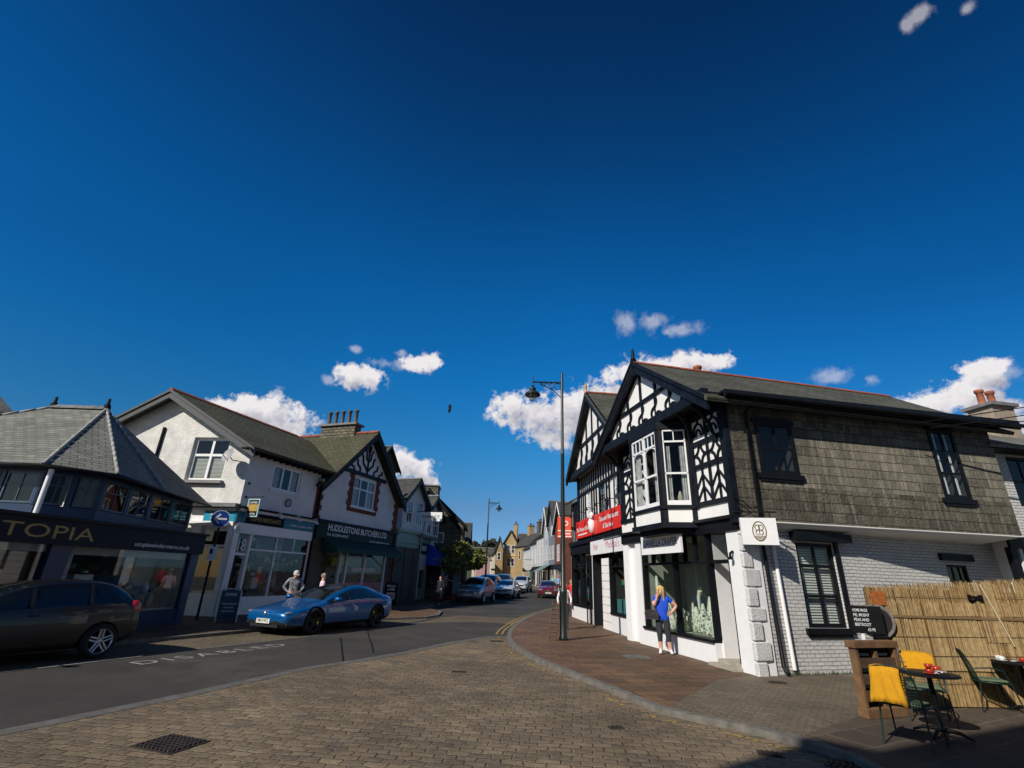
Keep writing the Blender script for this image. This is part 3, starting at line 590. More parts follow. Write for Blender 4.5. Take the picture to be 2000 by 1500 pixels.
# upper front: white sheet with timbers
b=MB(); b.grid(FD,0,6.38,3.3,6.45,[(1.62,4.13,3.4,6.1)],o=0,th=.1)
b.build('front_wall',panel_w,shop)
T=MB()
def tb(a0,a1,z0,z1,o=.05): T.box(FD,a0,a1,-.02,o,z0,z1)
for a0,a1 in ((-.02,.13),(1.44,1.62),(4.13,4.32),(5.98,6.12)): tb(a0,a1,3.70,6.3,.062)
tb(.0,1.6,3.72,3.84); tb(4.15,6.38,3.72,3.84); tb(0,1.6,6.06,6.3); tb(4.15,6.3,6.06,6.3)
tb(6.12,6.38,3.8,6.3,.02)
def panel(a0,a1):
    w_=(a1-a0); mid=(a0+a1)/2
    T.box(FD,a0,a1,0,.054,4.72,4.84); T.box(FD,a0,a1,0,.054,5.36,5.48); T.box(FD,mid-.035,mid+.035,0,.058,3.84,6.06)
    for h0,h1 in ((a0,mid-.035),(mid+.035,a1)):
        m=(h0+h1)/2; hw=(h1-h0)/2
        T.ribbon(FD,[(m,3.84),(m,4.72)],.05,0,.05)
        for z in (3.88,4.2): T.ribbon(FD,[(h0,z),(m,z+.36),(h1,z)],.055,0,.046)
        for cx,a_ in ((h0,0),(h1,90)):
            T.ribbon(FD,arc(cx,4.84,hw*.86,a_,a_+90,6,.27),.05,0,.05); T.ribbon(FD,arc(cx,5.36,hw*.86,a_-90 if a_==0 else 180,0 if a_==0 else 270,6,.27),.05,0,.05)
        T.ribbon(FD,arc(m,5.60,hw*.8,0,180,8,.36),.05,0,.05); T.ribbon(FD,[(m,5.96),(m,6.06)],.05,0,.05)
        T.ribbon(FD,arc(m,5.5,hw*.45,20,160,6,.3),.045,0,.05)
panel(.13,1.44); panel(4.32,5.98)
# gable
GO=.55; apex=8.42; slope=.665
gp=MB(); gp.prism(FD,[(-.1,6.25),(6.6,6.25),(3.25,8.35)],.5,GO); gp.build('gable_panel',panel_w,shop)
sf=MB(); sf.box(FD,-.25,6.7,-.02,.5,6.32,6.40); sf.build('gable_soffit',black_m,shop)
T.box(FD,-.28,6.78,GO,.74,6.20,6.46)
T.box(FD,-.1,6.6,GO,.60,6.18,6.2)
def gz_lim(a): return 6.25+ (8.35-6.25)*(1-abs(a-3.25)/3.35)
for a in (1.35,2.3,3.25,4.2,5.15): T.ribbon(FD,[(a,7.28 if a!=3.25 else 7.28),(a,gz_lim(a))],.09,GO,.61)
T.box(FD,1.55,4.95,GO,.615,7.18,7.29)
for a in (.75,1.55,2.4,3.25,4.1,4.95,5.75):
    top=min(7.18,gz_lim(a)-.08); h=top-6.46
    if h<.3: T.ribbon(FD,arc(a,6.46,.2,0,180,7),.055,GO,.605); continue
    r1=h*.25; T.ribbon(FD,arc(a+.05,6.46+r1*1.0,r1*.95,-90,90,8)[::1]+arc(a+.05,6.46+3*r1,r1*.95,-90,-270,8),.055,GO,.606)
    T.ribbon(FD,arc(a-.2,6.46,.17,0,180,7),.05,GO,.603)
    if h>.5: T.ribbon(FD,[(a,top),(a,6.46)],.035,GO,.59)
# braces under the gable
for a in (.35,6.1):
    sg=1 if a<3 else -1
    T.tube([FD.P(a,.05,5.3),FD.P(a,.2,5.75),FD.P(a,.45,6.05),FD.P(a,.66,6.18)],.05,seg=6)
for a in (1.52,4.22): T.tube([FD.P(a,.03,5.5),FD.P(a-.25,.25,5.9),FD.P(a-.45,.6,6.18)],.05,seg=6)
T.build('timber_frame',timber,shop)
bb=MB()
for sg in (-1,1):
    a1=3.25+sg*3.72; z1=8.62-3.72*slope
    bb.prism(FD,[(3.25,8.66),(a1,z1),(a1,z1-.34),(3.25,8.30)],.70,.80)
    bb.prism(FD,[(3.25,8.70),(a1,z1+.05),(a1,z1-.06),(3.25,8.58)],.80,.86)
bb.build('barge_board',timber,shop)
fn=MB(); fn.box(FD,3.18,3.32,.68,.84,8.2,8.75); fn.lathe(FD.P(3.25,.76,8.75),[(.0,0),(.09,0),(.09,.05),(.04,.1),(.07,.17),(.04,.26),(.06,.32),(.0,.45)],seg=10); fn.build('finial',timber,shop)
# roof
rf=MB(); E0=-.6; 
rf.slab([FD.P(3.25,.82,8.66),FD.P(3.25,-9.7,8.62),FD.P(E0,-9.0,8.62-3.85*slope+.06),FD.P(E0,.82,8.66-3.85*slope)],.1)
rf.slab([FD.P(3.25,.82,8.66),FD.P(3.25,-9.7,8.62),FD.P(7.1,-9.0,8.62-3.85*slope+.06),FD.P(7.1,.82,8.66-3.85*slope)],.1)
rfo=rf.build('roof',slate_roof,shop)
rg=MB(); ridge(rg,FD.P(3.25,.8,8.68),FD.P(3.25,-9.7,8.64),.07); rg.build('ridge_tiles',clay,rfo)
# side wall lower and upper
b=MB(); b.grid(FL,0.0,8.95,-.1,3.18,[(1.64,2.82,.93,2.83),(6.7,7.5,1.6,2.5)],o=0,th=.16); b.build('side_wall',brick_white,shop)
b=MB(); z=-.1; k=0
random.seed(5)
while z<3.0:
    h=.30+.12*random.random(); w_=.42 if k%2 else .26; b.box(FL,-.02-.0,w_,-.05,.05+.03*random.random(),z,min(z+h-.015,3.0)); z+=h; k+=1
b.build('corner_stones',stone_w,shop,bev=.025,merge=True)
b=MB(); b.grid(FS,.02,8.4,3.22,6.45,[(.78,1.85,4.42,5.74),(6.22,7.08,4.13,6.02)],o=.10,th=.16); b.box(FS,-.1,.03,-.05,.14,3.2,6.45) if False else None
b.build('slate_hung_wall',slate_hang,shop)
b=MB(); b.prism(Fr(C,79.2,-1),[(0,0),(0,0)],0,0) if False else None
b=MB(); b.faces([FL.P(0,.0,3.10),FL.P(8.4,.0,3.10),FS.P(8.4,.13,3.225),FS.P(0,.13,3.225)],[(0,1,2,3)]); b.box(FS,0,8.4,.0,.135,3.226,3.25); b.build('coved_soffit',panel_w,shop)
b=MB(); b.box(FS,-.12,.02,-.1,.13,3.18,6.35); b.box(FS,-.3,8.9,0,.62,6.30,6.36); b.box(FS,-.3,8.9,.55,.62,6.12,6.30); b.build('eaves_boards',timber,shop)
b=MB(); b.tube([FS.P(-.35,.69,6.22),FS.P(8.9,.69,6.19)],.06,seg=8); b.tube([FS.P(.52,.66,6.2),FS.P(.52,.5,6.1),FS.P(.52,.17,5.95),FS.P(.52,.17,3.3),FL.P(.52,.10,3.05),FL.P(.58,.09,2.6),FL.P(.66,.08,.15),FL.P(.66,.2,.05)],.045,seg=8)
b.build('gutter_and_downpipe',black,shop)
b=MB(); b.tube([FL.P(.98,.05,.1),FL.P(.9,.05,3.05)],.045); b.build('white_pipe',paint_w,shop)
window(FS,shop,.78,1.85,4.42,5.74,(.5,),(.5,),black,.09,.07,.02,sill=.06,sm=black,o=.1,gl=glass,room=interior)
b=MB(); b.box(FS,.7,1.93,.1,.15,5.74,5.86); b.box(FS,6.14,7.16,.1,.15,6.02,6.1); b.build('window_head',black,shop)
wb=window(FS,shop,6.22,7.08,4.13,6.02,(.5,),(.36,.68),black,.08,.06,.02,sill=.06,sm=black,o=.1)
b=MB()
for a_ in (6.42,6.80): b.box(FS,a_,a_+.05,.02,.06,4.25,5.95)
b.build('white_sash_edge',paint_w,wb)
ws=window(FL,shop,1.64,2.82,.93,2.83,(.5,),(.36,.72),black,.09,.075,.10,sill=.07,sm=black,cur='blind',curm=mp('white_shutters',(.66,.68,.64),.6),gl=glass)
window(FL,shop,6.7,7.5,1.6,2.5,(.33,.66),(),black,.06,.04,.08,sill=.03,sm=black)
b=MB(); b.box(FL,1.5,3.25,0,.22,2.87,3.07); b.box(FL,2.84,2.95,0,.05,.93,2.87); b.build('lintel',black,shop); b=MB(); b.box(FL,6.5,7.75,0,.09,2.6,2.78); b.build('lintel',black,shop)
# back and far walls close the volume
b=MB(); b.box(FD,.1,6.3,-8.9,-8.8,0,6.4); b.face([FD.P(6.36,-.5,0),FD.P(6.36,-8.9,0),FD.P(6.36,-8.9,6.3),FD.P(6.36,-.5,6.3)]); b.face([FD.P(6.36,-8.95,6.3),FD.P(.0,-8.95,6.3),FD.P(3.25,-9.4,8.5)]); b.face([FD.P(.05,-.15,3.2),FD.P(6.36,-.5,3.2),FD.P(6.36,-8.9,3.2),FD.P(.1,-8.9,3.2)]); b.build('inner_walls',render_w,shop)
pt=MB(); pt.lathe(FD.P(3.6,-1.9,8.2),[(0,0),(.16,0),(.16,.1),(.13,.15),(.12,.7),(.15,.72),(.15,.8),(.1,.8)],seg=12); pt.build('chimney_pot',claypot,shop)
pt=MB(); pt.box(FD,3.4,3.9,-2.3,-1.6,7.8,8.35); pt.build('chimney',render_w,shop)
# bay window
B0,B1,B2,B3=(1.6,0),(2.0,.8),(3.78,.8),(4.18,0)
bay=MB(); bm_=MB(); bp=MB(); bg_=MB()
def fp(pts,z): return [FD.P(a,o,z) for a,o in pts]
ring=[B0,B1,B2,B3]
def bslab(mb,z0,z1,ex=0.0):
    q=[(B0[0]-ex,B0[1]),(B1[0]-ex*.8,B1[1]+ex),(B2[0]+ex*.8,B2[1]+ex),(B3[0]+ex,B3[1])]
    lo=fp(q,z0); hi=fp(q,z1); mb.faces(lo+hi,[(0,1,2,3),(4,5,6,7)]+[(i,(i+1)%4,4+(i+1)%4,4+i) for i in range(4)])
bslab(bay,3.20,3.34,.06); bslab(bay,3.70,3.80,.05); bslab(bay,5.98,6.2,.03); bslab(bay,3.06,3.2,-.12)
faces_=[(B0,B1),(B1,B2),(B2,B3)]
for i,(p,q) in enumerate(faces_):
    F,L=fr2(FD,p[0],p[1],q[0],q[1],1)
    bp.box(F,.0,L,-.06,-.0,3.34,3.70)
    bay.box(F,-.02,.13,-.04,.015,3.34,5.98); bay.box(F,L-.13,L+.02,-.04,.015,3.34,5.98)
    wv=(.36,) if i!=1 else (.5,)
    if i==1:
        wm=MB(); 
        for (c0,c1) in ((.13,L/2-.01),(L/2+.01,L-.13)):
            wm.box(F,c0,c0+.05,-.05,0,3.84,5.95); wm.box(F,c1-.05,c1,-.05,0,3.84,5.95); wm.box(F,c0,c1,-.05,.004,3.80,3.92); wm.box(F,c0,c1,-.05,0,5.9,5.95); wm.box(F,c0,c1,-.05,0,5.52,5.57); wm.box(F,c0,c1,-.05,0,4.66,4.72)
            for k in (1,2): x=c0+(c1-c0)*k/3; wm.box(F,x-.012,x+.012,-.04,-.01,5.57,5.9)
            wm.ribbon(F,arc((c0+c1)/2,5.36,(c1-c0)/2-.05,0,180,8,.16),.025,-.04,-.01)
        wfo=wm.build('bay_sash',paint_w,shop)
    else:
        wm=MB(); wm.box(F,.13,.17,-.05,0,3.84,5.95); wm.box(F,L-.17,L-.13,-.05,0,3.84,5.95); wm.box(F,.13,L-.13,-.05,.004,3.80,3.93); wm.box(F,.13,L-.13,-.05,0,5.91,5.95); wm.box(F,.13,L-.13,-.05,0,5.58,5.63); wm.box(F,.13,L-.13,-.05,0,4.66,4.71); wm.box(F,L/2-.012,L/2+.012,-.04,-.01,5.63,5.91)
        wfo=wm.build('bay_sash',paint_w,shop)
    g=MB(); g.face([F.P(.13,-.03,3.8),F.P(L-.13,-.03,3.8),F.P(L-.13,-.03,5.95),F.P(.13,-.03,5.95)]); g.build('pane',glass,wfo)
    c=MB(); n=6
    for (x0,x1) in ((.14,.14+L*.2),(L-.14-L*.2,L-.14)):
        for k in range(n): c.face([F.P(x0+(x1-x0)*k/n,-.1-.03*(k%2),3.85),F.P(x0+(x1-x0)*(k+1)/n,-.1-.03*((k+1)%2),3.85),F.P(x0+(x1-x0)*(k+1)/n,-.1-.03*((k+1)%2),5.5),F.P(x0+(x1-x0)*k/n,-.1-.03*(k%2),5.5)])
    c.build('curtain',curtain,wfo)
bay.build('bay_frame',timber,shop); bp.build('bay_apron',panel_w,shop)
b=MB(); b.box(FD,1.62,4.13,-1.2,-1.1,3.4,6.1); b.face([FD.P(1.62,-1.1,3.42),FD.P(4.13,-1.1,3.42),FD.P(4.1,0,3.42),FD.P(1.65,0,3.42)]); b.face([FD.P(1.62,-1.1,3.4),FD.P(1.62,0,3.4),FD.P(1.62,0,6.1),FD.P(1.62,-1.1,6.1)]); b.face([FD.P(4.13,-1.1,3.4),FD.P(4.13,0,3.4),FD.P(4.13,0,6.1),FD.P(4.13,-1.1,6.1)]); b.face([FD.P(1.62,-1.1,6.1),FD.P(4.13,-1.1,6.1),FD.P(4.13,0,6.1),FD.P(1.62,0,6.1)]); b.build('bay_room',interior,shop)
b=MB(); b.lathe(FD.P(1.95,.25,3.82),[(0,0),(.1,0),(.05,.1),(.09,.2),(.03,.38),(0,.4)],seg=8); b.build('bay_ornament',mp('ornament',(.4,.36,.28),.6),shop)
# shop name board under the bay, tilted a little
SB=thing('shop_sign_board',tuple(FD.P(3.2,.4,3.0)),'white shop name board with black capitals under the bay window','shop sign')
b=MB(); nrm=FD.ey; b.box(FD,1.98,4.28,.30,.36,2.58,3.15); b.build('board',paint_w,SB)
b=MB(); text(b,FD,4.10,.365,2.80,'DANIELLA DRAPER',.2,width=1.95,flip=True,bold=.012); b.build('lettering',mp('sign_ink',(.03,.03,.03),.6),SB)
b=MB(); b.tube([FD.P(2.3,0,3.25),FD.P(2.3,.33,3.14)],.02); b.tube([FD.P(4.0,0,3.25),FD.P(4.0,.33,3.14)],.02); b.build('bracket',black,SB)
# hanging sign on the corner
HF,_=fr2(FD,0,0,0,1,1)
hp=FS.P(.0,.05,0); HS=Fr((hp.x-.05,hp.y-.12),101,-1)
hs_=thing('hanging_sign',(hp.x,hp.y,2.9),'white hanging sign with a gold oval monogram on the stone corner','hanging sign')
b=MB(); b.box(HS,.02,.80,-.05,.05,2.68,3.28); b.build('board',paint_w,hs_,bev=0)
b=MB(); b.ribbon(HS,arc(.41,2.98,.145,0,360,20,.215),.022,.052,.057); b.ribbon(HS,arc(.37,3.06,.05,0,360,12,.06),.018,.052,.056); b.ribbon(HS,arc(.45,3.06,.05,0,360,12,.06),.018,.052,.056)
b.ribbon(HS,[(.41,3.12),(.41,2.9)],.02,.052,.056); b.ribbon(HS,arc(.44,2.95,.05,-90,90,8),.018,.052,.056); b.ribbon(HS,arc(.38,2.95,.05,90,270,8),.018,.052,.056)
for k in range(4): b.ribbon(HS,[(.41-.11+.012*k,2.87-.028*k),(.41+.11-.012*k,2.87-.028*k)],.012,.052,.056)
b.build('emblem',mp('emblem_gold',(.16,.10,.03),.5),hs_)
b=MB(); b.tube([HS.P(-.1,0,3.42),HS.P(.85,0,3.42)],.018); b.tube([HS.P(.1,0,3.42),HS.P(.1,0,3.28)],.01); b.tube([HS.P(.7,0,3.42),HS.P(.7,0,3.28)],.01)
b.tube([HS.P(-.05,0,3.75),HS.P(.15,0,3.68),HS.P(.3,0,3.5),HS.P(.5,0,3.56),HS.P(.55,0,3.45)],.014)
for k in range(4): b.tube([HS.P(*p) if False else HS.P(p[0],0,p[1]) for p in arc(.08+.14*k,3.52,.055,0,360,10)],.01,seg=5)
b.build('scroll_bracket',black,hs_)
# ================================================================== restaurant with the red board, next along
P0=(4.42,18.71); FP=Fr(P0,-6,1)
poi=thing('timbered_restaurant',(4.42,18.71,0),'black and white gabled restaurant behind the corner shop with a large red board','building')
b=MB(); b.grid(FP,-.6,7.2,3.6,6.9,[(.95,1.5,4.55,5.75),(2.6,3.6,4.45,5.75),(4.9,5.5,4.55,5.75)],th=.12); b.grid(FP,7.2,9.1,3.4,5.7,[(7.7,8.5,4.2,5.3)],o=-.05,th=.12)
b.prism(FP,[(-1,6.7),(7.4,6.7),(3.2,9.85)],.2,.3)
b.build('front_wall',panel_w,poi)
T=MB()
x=-.5
while x<9.05:
    if x<7.2:
        T.box(FP,x,x+.13,-.02,.05,5.85,6.7)
        if not any(a-.05<x+.06<c+.05 for a,c in ((.95,1.5),(2.6,3.6),(4.9,5.5))): T.box(FP,x,x+.13,-.02,.05,4.5,5.8)
        T.box(FP,x,x+.13,-.02,.05,3.6,4.5)
    else: T.box(FP,x,x+.12,-.07,.0,3.4,5.6)
    x+=.39
T.box(FP,-.5,7.2,0,.07,5.76,5.88); T.box(FP,-.5,7.2,0,.07,4.42,4.52); T.box(FP,7.2,9.1,-.05,.02,4.35,4.45); T.box(FP,7.1,7.25,-.1,.08,3.4,6.7)
T.box(FP,-1.1,7.5,.3,.5,6.58,6.86)
for a in (1.2,2.2,3.2,4.2,5.2): T.ribbon(FP,[(a,6.86),(a,6.7+3.15*(1-abs(a-3.2)/4.2))],.10,.3,.36)
T.box(FP,1.0,5.4,.3,.37,7.9,8.03)
for a in (0,1,2,3,4,5,6):
    top=min(7.9,6.7+3.15*(1-abs(a+.25-3.2)/4.2)); h=top-6.86
    if h>.3: T.ribbon(FP,arc(a+.25,6.86+h*.25,h*.22,-90,90,7)+arc(a+.25,6.86+h*.72,h*.22,-90,-270,7),.07,.3,.35)
T.box(FP,-.4,9.1,-.05,.12,3.42,3.62); T.box(FP,-.4,9.1,-.3,.04,3.0,3.42)
T.build('timber_frame',timber,poi)
bb=MB()
for sg in (-1,1): a1=3.2+sg*4.3; bb.prism(FP,[(3.2,10.1),(a1,6.75),(a1,6.4),(3.2,9.72)],.52,.62)
bb.build('barge_board',timber,poi)
fn=MB(); fn.lathe(FP.P(3.2,.57,9.9),[(.06,0),(.06,.25),(.03,.3),(.08,.42),(.05,.6),(.0,.75)],seg=8); fn.build('finial',gold,poi)
rf=MB()
rf.slab([FP.P(3.2,.64,10.1),FP.P(3.2,-7,10.1),FP.P(-1.15,-7,6.7),FP.P(-1.15,.64,6.7)],.1); rf.slab([FP.P(3.2,.64,10.1),FP.P(3.2,-7,10.1),FP.P(7.55,-7,6.7),FP.P(7.55,.64,6.7)],.1)
rf.slab([FP.P(7.3,.35,5.65),FP.P(9.3,.35,5.65),FP.P(9.3,-4,8.2),FP.P(7.3,-4,8.2)],.1); ro=rf.build('roof',slate_roof,poi)
rg=MB(); ridge(rg,FP.P(3.2,.6,10.12),FP.P(3.2,-7,10.12),.07); rg.build('ridge_tiles',clay,ro)
for a0,a1,z0,z1 in ((.95,1.5,4.55,5.75),(2.6,3.6,4.45,5.75),(4.9,5.5,4.55,5.75)): window(FP,poi,a0,a1,z0,z1,(.5,),(.62,),paint_w if a0!=2.6 else black,.06,.04,.06,room=interior,cur=None if a0!=2.6 else 'blind',curm=paint_w)
window(FP,poi,7.7,8.5,4.2,5.3,(.5,),(.6,),black,.06,.04,.1)
# ground floor
b=MB(); b.box(FP,-.5,.05,-.4,0,-.05,3.1); b.box(FP,.05,2.35,-.25,0,-.05,.62); b.box(FP,4.9,5.0,-.3,0,-.05,3.0); b.box(FP,5.2,8.8,-.25,0,-.03,.6); b.box(FP,8.8,9.1,-.3,0,-.03,3.0)
b.build('plinth',paint_w,poi)
b=MB(); z=0.0
while z<2.5: b.box(FP,2.4,3.5,-.5,.0,z,z+.28); b.box(FP,3.5,4.6,-.9,-.4,z,z+.28); z+=.3
b.build('rusticated_pier',panel_w,poi)
b=MB(); b.box(FP,.05,.13,-.2,.03,.62,3.0); b.box(FP,2.27,2.36,-.2,.03,.62,3.0); b.box(FP,.05,2.36,-.2,.05,.60,.68); b.box(FP,.13,2.27,-.15,.0,2.3,2.36); b.box(FP,1.15,1.2,-.15,0,2.36,3.0); b.ribbon(FP,arc(1.2,2.1,1.05,0,180,12,.75),.06,-.12,0)
b.box(FP,4.6,4.72,-.4,.05,0,3.0); b.box(FP,5.2,5.34,-.4,.06,0,3.0); b.box(FP,8.7,8.82,-.2,.06,.4,3.0); b.box(FP,6.9,7.0,-.2,.05,.6,3.0); b.box(FP,5.3,8.8,-.2,.04,.6,.68); b.box(FP,5.3,8.8,-.2,.02,2.3,2.38)
b.ribbon(FP,arc(6.1,2.0,.75,0,180,10,.5),.06,-.1,0); b.ribbon(FP,arc(7.8,2.0,.8,0,180,10,.5),.06,-.1,0); b.tube([FP.P(5.6,.1,.0),FP.P(5.6,.1,3.2)],.03)
b.build('shopfront_frame',black,poi)
g=MB(); g.face([FP.P(.13,-.08,.66),FP.P(2.27,-.08,.66),FP.P(2.27,-.08,3.0),FP.P(.13,-.08,3.0)]); g.face([FP.P(5.3,-.1,.66),FP.P(8.75,-.1,.66),FP.P(8.75,-.1,3.0),FP.P(5.3,-.1,3.0)]); g.build('shop_glass',glass,poi)
r=MB(); 
for a0,a1 in ((.08,2.3),(5.25,8.8)):
    r.box(FP,a0,a1,-1.3,-1.25,.3,3.0); r.box(FP,a0,a1,-1.25,-.2,.5,.6); r.box(FP,a0,a0+.02,-1.25,-.15,.6,3.0); r.box(FP,a1-.02,a1,-1.25,-.15,.6,3.0)
r.box(FP,4.72,5.2,-1.2,-1.0,0,3.0); r.build('shop_room',interior,poi)
random.seed(11); ds=MB()
for k in range(46):
    a=(.25+1.9*random.random()) if k%3 else (5.5+3.1*random.random()); z=.75+1.4*random.random(); ds.box(FP,a,a+.08+.14*random.random(),-.6,-.45,z,z+.1+.16*random.random(),random.randrange(5))
ds.box(FP,.15,2.2,-.4,-.2,.66,1.15,4)
ds.build('window_stock',[mp('stock_white',(.6,.6,.6)),mp('stock_green',(.03,.4,.15)),mp('stock_red',(.55,.06,.06)),mp('stock_purple',(.2,.1,.3)),mp('stock_teal',(.08,.25,.25))],poi)
bdy=MB(); bdy.box(FP,-.4,9.0,-7,-1.4,0,6.6); bdy.build('rear_wall',render_w,poi)
# red board
rb=thing('restaurant_board',tuple(FP.P(3.5,.1,4.0)),'wide red board with white letters fixed above the white salon sign','sign board')
b=MB(); b.box(FP,.05,7.05,.10,.2,3.68,4.48); b.build('board',red_s,rb)
b=MB(); text(b,FP,2.95,.205,4.13,'Tandoori Restaurant',.2,width=2.6,flip=True,bold=.02); text(b,FP,2.4,.205,3.82,'& Take Away',.19,width=1.35,flip=True,bold=.02)
text(b,FP,6.95,.205,3.98,'The Prince of India',.2,width=2.5,flip=True,bold=.02)
for k in range(17): b.box(FP,6.6-.1*k,6.6-.1*k+.07,.201,.206,3.8,3.87)
b.build('lettering',paint_w,rb)
b=MB(); b.lathe(FP.P(3.9,.26,3.74),[(.0,0),(.10,.02),(.16,.25),(.18,.45),(.12,.6),(.05,.66),(.1,.72),(.1,.84),(.0,.92)],seg=10); b.build('figure_emblem',paint_w,rb)
b=MB()
for k in range(5): a=.5+1.5*k; b.tube([FP.P(a,.15,4.5),FP.P(a,.3,4.75),FP.P(a,.6,4.78)],.015); b.lathe(FP.P(a,.6,4.66),[(0,.1),(.03,.1),(.10,.0),(.0,.02)],seg=8)
b.build('lamp_arm',black,rb)
mel=thing('salon_sign',tuple(FP.P(2.4,.1,3.1)),'white sign with pink script hanging below the red board','shop sign')
b=MB(); b.box(FP,.15,2.35,.10,.18,2.84,3.40); b.box(FP,2.42,4.55,.10,.18,2.84,3.40); b.build('board',paint_w,mel)
b=MB(); text(b,FP,2.15,.185,3.02,"Melissa's",.3,width=1.7,flip=True,slant=-.25); text(b,FP,4.0,.185,3.02,"Hair",.3,width=.7,flip=True,slant=-.25); b.build('lettering',pinkish,mel)
b=MB()
for k in range(9): b.ribbon(FP,arc(.2+.25*k,3.5,.1,0,360,8),.02,.2,.22)
b.tube([FP.P(0,.25,3.42),FP.P(2.4,.25,3.42)],.02); b.build('scroll_bracket',black,mel)
# ================================================================== white cottage to the east
FN=Fr((FS.P(8.45,-.35,0).x,FS.P(8.45,-.35,0).y),80,-1)
cot=thing('white_cottage',tuple(FN.P(0,0,0)),'white cottage at the right edge behind the reed screen with a black doorway','building')
b=MB(); b.grid(FN,0,12,0,5.9,[(.2,2.9,-.1,3.0),(.95,2.0,4.15,5.6)],th=.15); b.build('front_wall',brick_white,cot)
b=MB(); b.box(FN,0,12,0,.08,2.98,3.3); b.box(FN,.0,.2,-.1,.05,0,3.0); b.box(FN,1.0,1.1,-.2,.0,0,3.0); b.box(FN,1.8,1.9,-.2,.0,0,3.0); b.box(FN,.05,.18,.0,.06,3.3,5.4); b.box(FN,-.1,12,0,.45,5.66,5.8); b.build('black_trim',black,cot)
b=MB(); b.box(FN,.2,2.9,-1.2,-1.0,0,3.0); b.build('dark_porch',interior,cot)
window(FN,cot,.95,2.0,4.15,5.6,(.5,),(.5,),black,.08,.05,.1)
b=MB(); b.slab([FN.P(-.2,.55,5.8),FN.P(12,.55,5.8),FN.P(12,-3.2,7.6),FN.P(-.2,-3.2,7.6)],.12); b.build('roof',slate_pale,cot)
chimney(cot,FN,3.5,4.45,-2.4,-1.6,5.9,8.1,mp('buff_chimney',(.32,.26,.2),.9,var=.2),2,claypot,.6,.12)
b=MB(); b.box(FN,-.2,12,-6,-1.3,0,5.6); b.build('rear_wall',render_w,cot)
# overhead cables
for k,(za,zb) in enumerate(((5.95,8.3),(5.85,8.05),(5.8,7.85))):
    A=FS.P(5.2+.45*k,.66,za); B=Vector((26,11+.3*k,zb+1.6)); pts=[A.lerp(B,t/10)-Vector((0,0,.5*math.sin(math.pi*t/10))) for t in range(11)]
    m=MB(); m.tube(pts,.014,seg=5); o=m.build('overhead_cable',black); tag(o,['thin black overhead cable nearest the eaves corner, uppermost of three','middle one of three thin overhead cables above the slate wall','lowest of three thin overhead cables above the slate wall'][k],'cable','cables over the slate wall')
# ================================================================== white corner house with the turquoise shop
A=(-11.48,21.61); FH=Fr(A,19,-1); FG=Fr(A,-84,1)
hs18=thing('white_corner_house',(A[0],A[1],0),'white roughcast corner house with turquoise shop fascia and slate roof','building')
hole=(1.12,2.88,5.35,7.3)
b=MB(); b.grid(FG,.0,8.6,-.1,9.6,[hole,(.2,1.42,.75,3.25)],th=.22)
n1_=FG.ex.copy(); 
def planes(F,c,z,s0,k):   # two clip planes for a symmetric gable with apex (c,z) and slope k
    ap=F.P(c,0,z); out=[]
    for sg in (1,-1):
        d=(F.ex*sg+Vector((0,0,-k))).normalized(); nn=d.cross(F.ey).normalized()
        if nn.z<0: nn=-nn
        out.append((ap,nn))
    return out
b.build('gable_wall',roughcast,hs18,clip=planes(FG,4.25,9.3,0,.58))
b=MB(); b.grid(FH,0,4.78,3.9,6.72,[(1.5,3.35,5.28,6.42)],th=.16); b.build('street_wall',render_w,hs18)
b=MB(); b.box(FH,-.0,.0,0,0,0,0) if False else None
b=MB(); b.box(FG,8.3,8.55,-4.7,-.2,0,6.7); b.box(FG,.3,8.5,-4.6,-4.4,0,6.7); b.build('rear_wall',render_w,hs18)
rf=MB(); zr=9.45; sl=.577; 
def RP(s,o,z): return FG.P(s,o,z)
L2=9.2
rid0=FG.P(4.25,.62,zr); dirH=FH.ex
def along(p,t): return p+dirH*t
ef=FG.P(-.45,.62,zr-4.7*sl); 
rf.slab([rid0,along(rid0,9.6),along(ef,6.1),ef],.12)
eb=FG.P(8.95,.62,zr-4.7*sl); rf.slab([rid0,along(rid0,9.6),along(eb,9.6),eb],.12)
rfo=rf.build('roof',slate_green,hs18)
rg=MB(); ridge(rg,rid0+Vector((0,0,.02)),along(rid0,8.4)+Vector((0,0,.02)),.09); rg.build('ridge_tiles',clay,rfo)
bb=MB()
for sg in (-1,1):
    a1=4.25+sg*4.75; bb.prism(FG,[(4.25,zr-.10),(a1,zr-.10-4.75*sl),(a1,zr-.42-4.75*sl),(4.25,zr-.42)],.48,.58); bb.prism(FG,[(4.25,zr-.02),(a1,zr-.02-4.75*sl),(a1,zr-.14-4.75*sl),(4.25,zr-.14)],.58,.64)
bb.build('barge_board',mp('dark_grey_barge',(.05,.055,.06),.6,var=.2),hs18)
b=MB(); b.box(FH,-.6,4.9,.0,.42,6.66,6.72); b.tube([FH.P(-.6,.52,6.62),FH.P(4.7,.52,6.58)],.07); b.tube([FG.P(4.5,.06,5.2),FG.P(4.48,.06,7.75)],.06)
for k in range(12): b.box(FH,.1+.4*k,.2+.4*k,.0,.4,6.52,6.66)
b.build('gutter_and_downpipe',black_m,hs18)
window(FG,hs18,hole[0],hole[1],hole[2],hole[3],(.5,),(.60,),paint_w,.12,.11,.2,sill=.2,sm=mp('grey_sill',(.22,.21,.21),.8),cur='halfblind')
window(FH,hs18,1.5,3.35,5.28,6.42,(.36,.66),(),paint_w,.1,.1,.12,sill=.08,cur='curtain',sm=render_w)
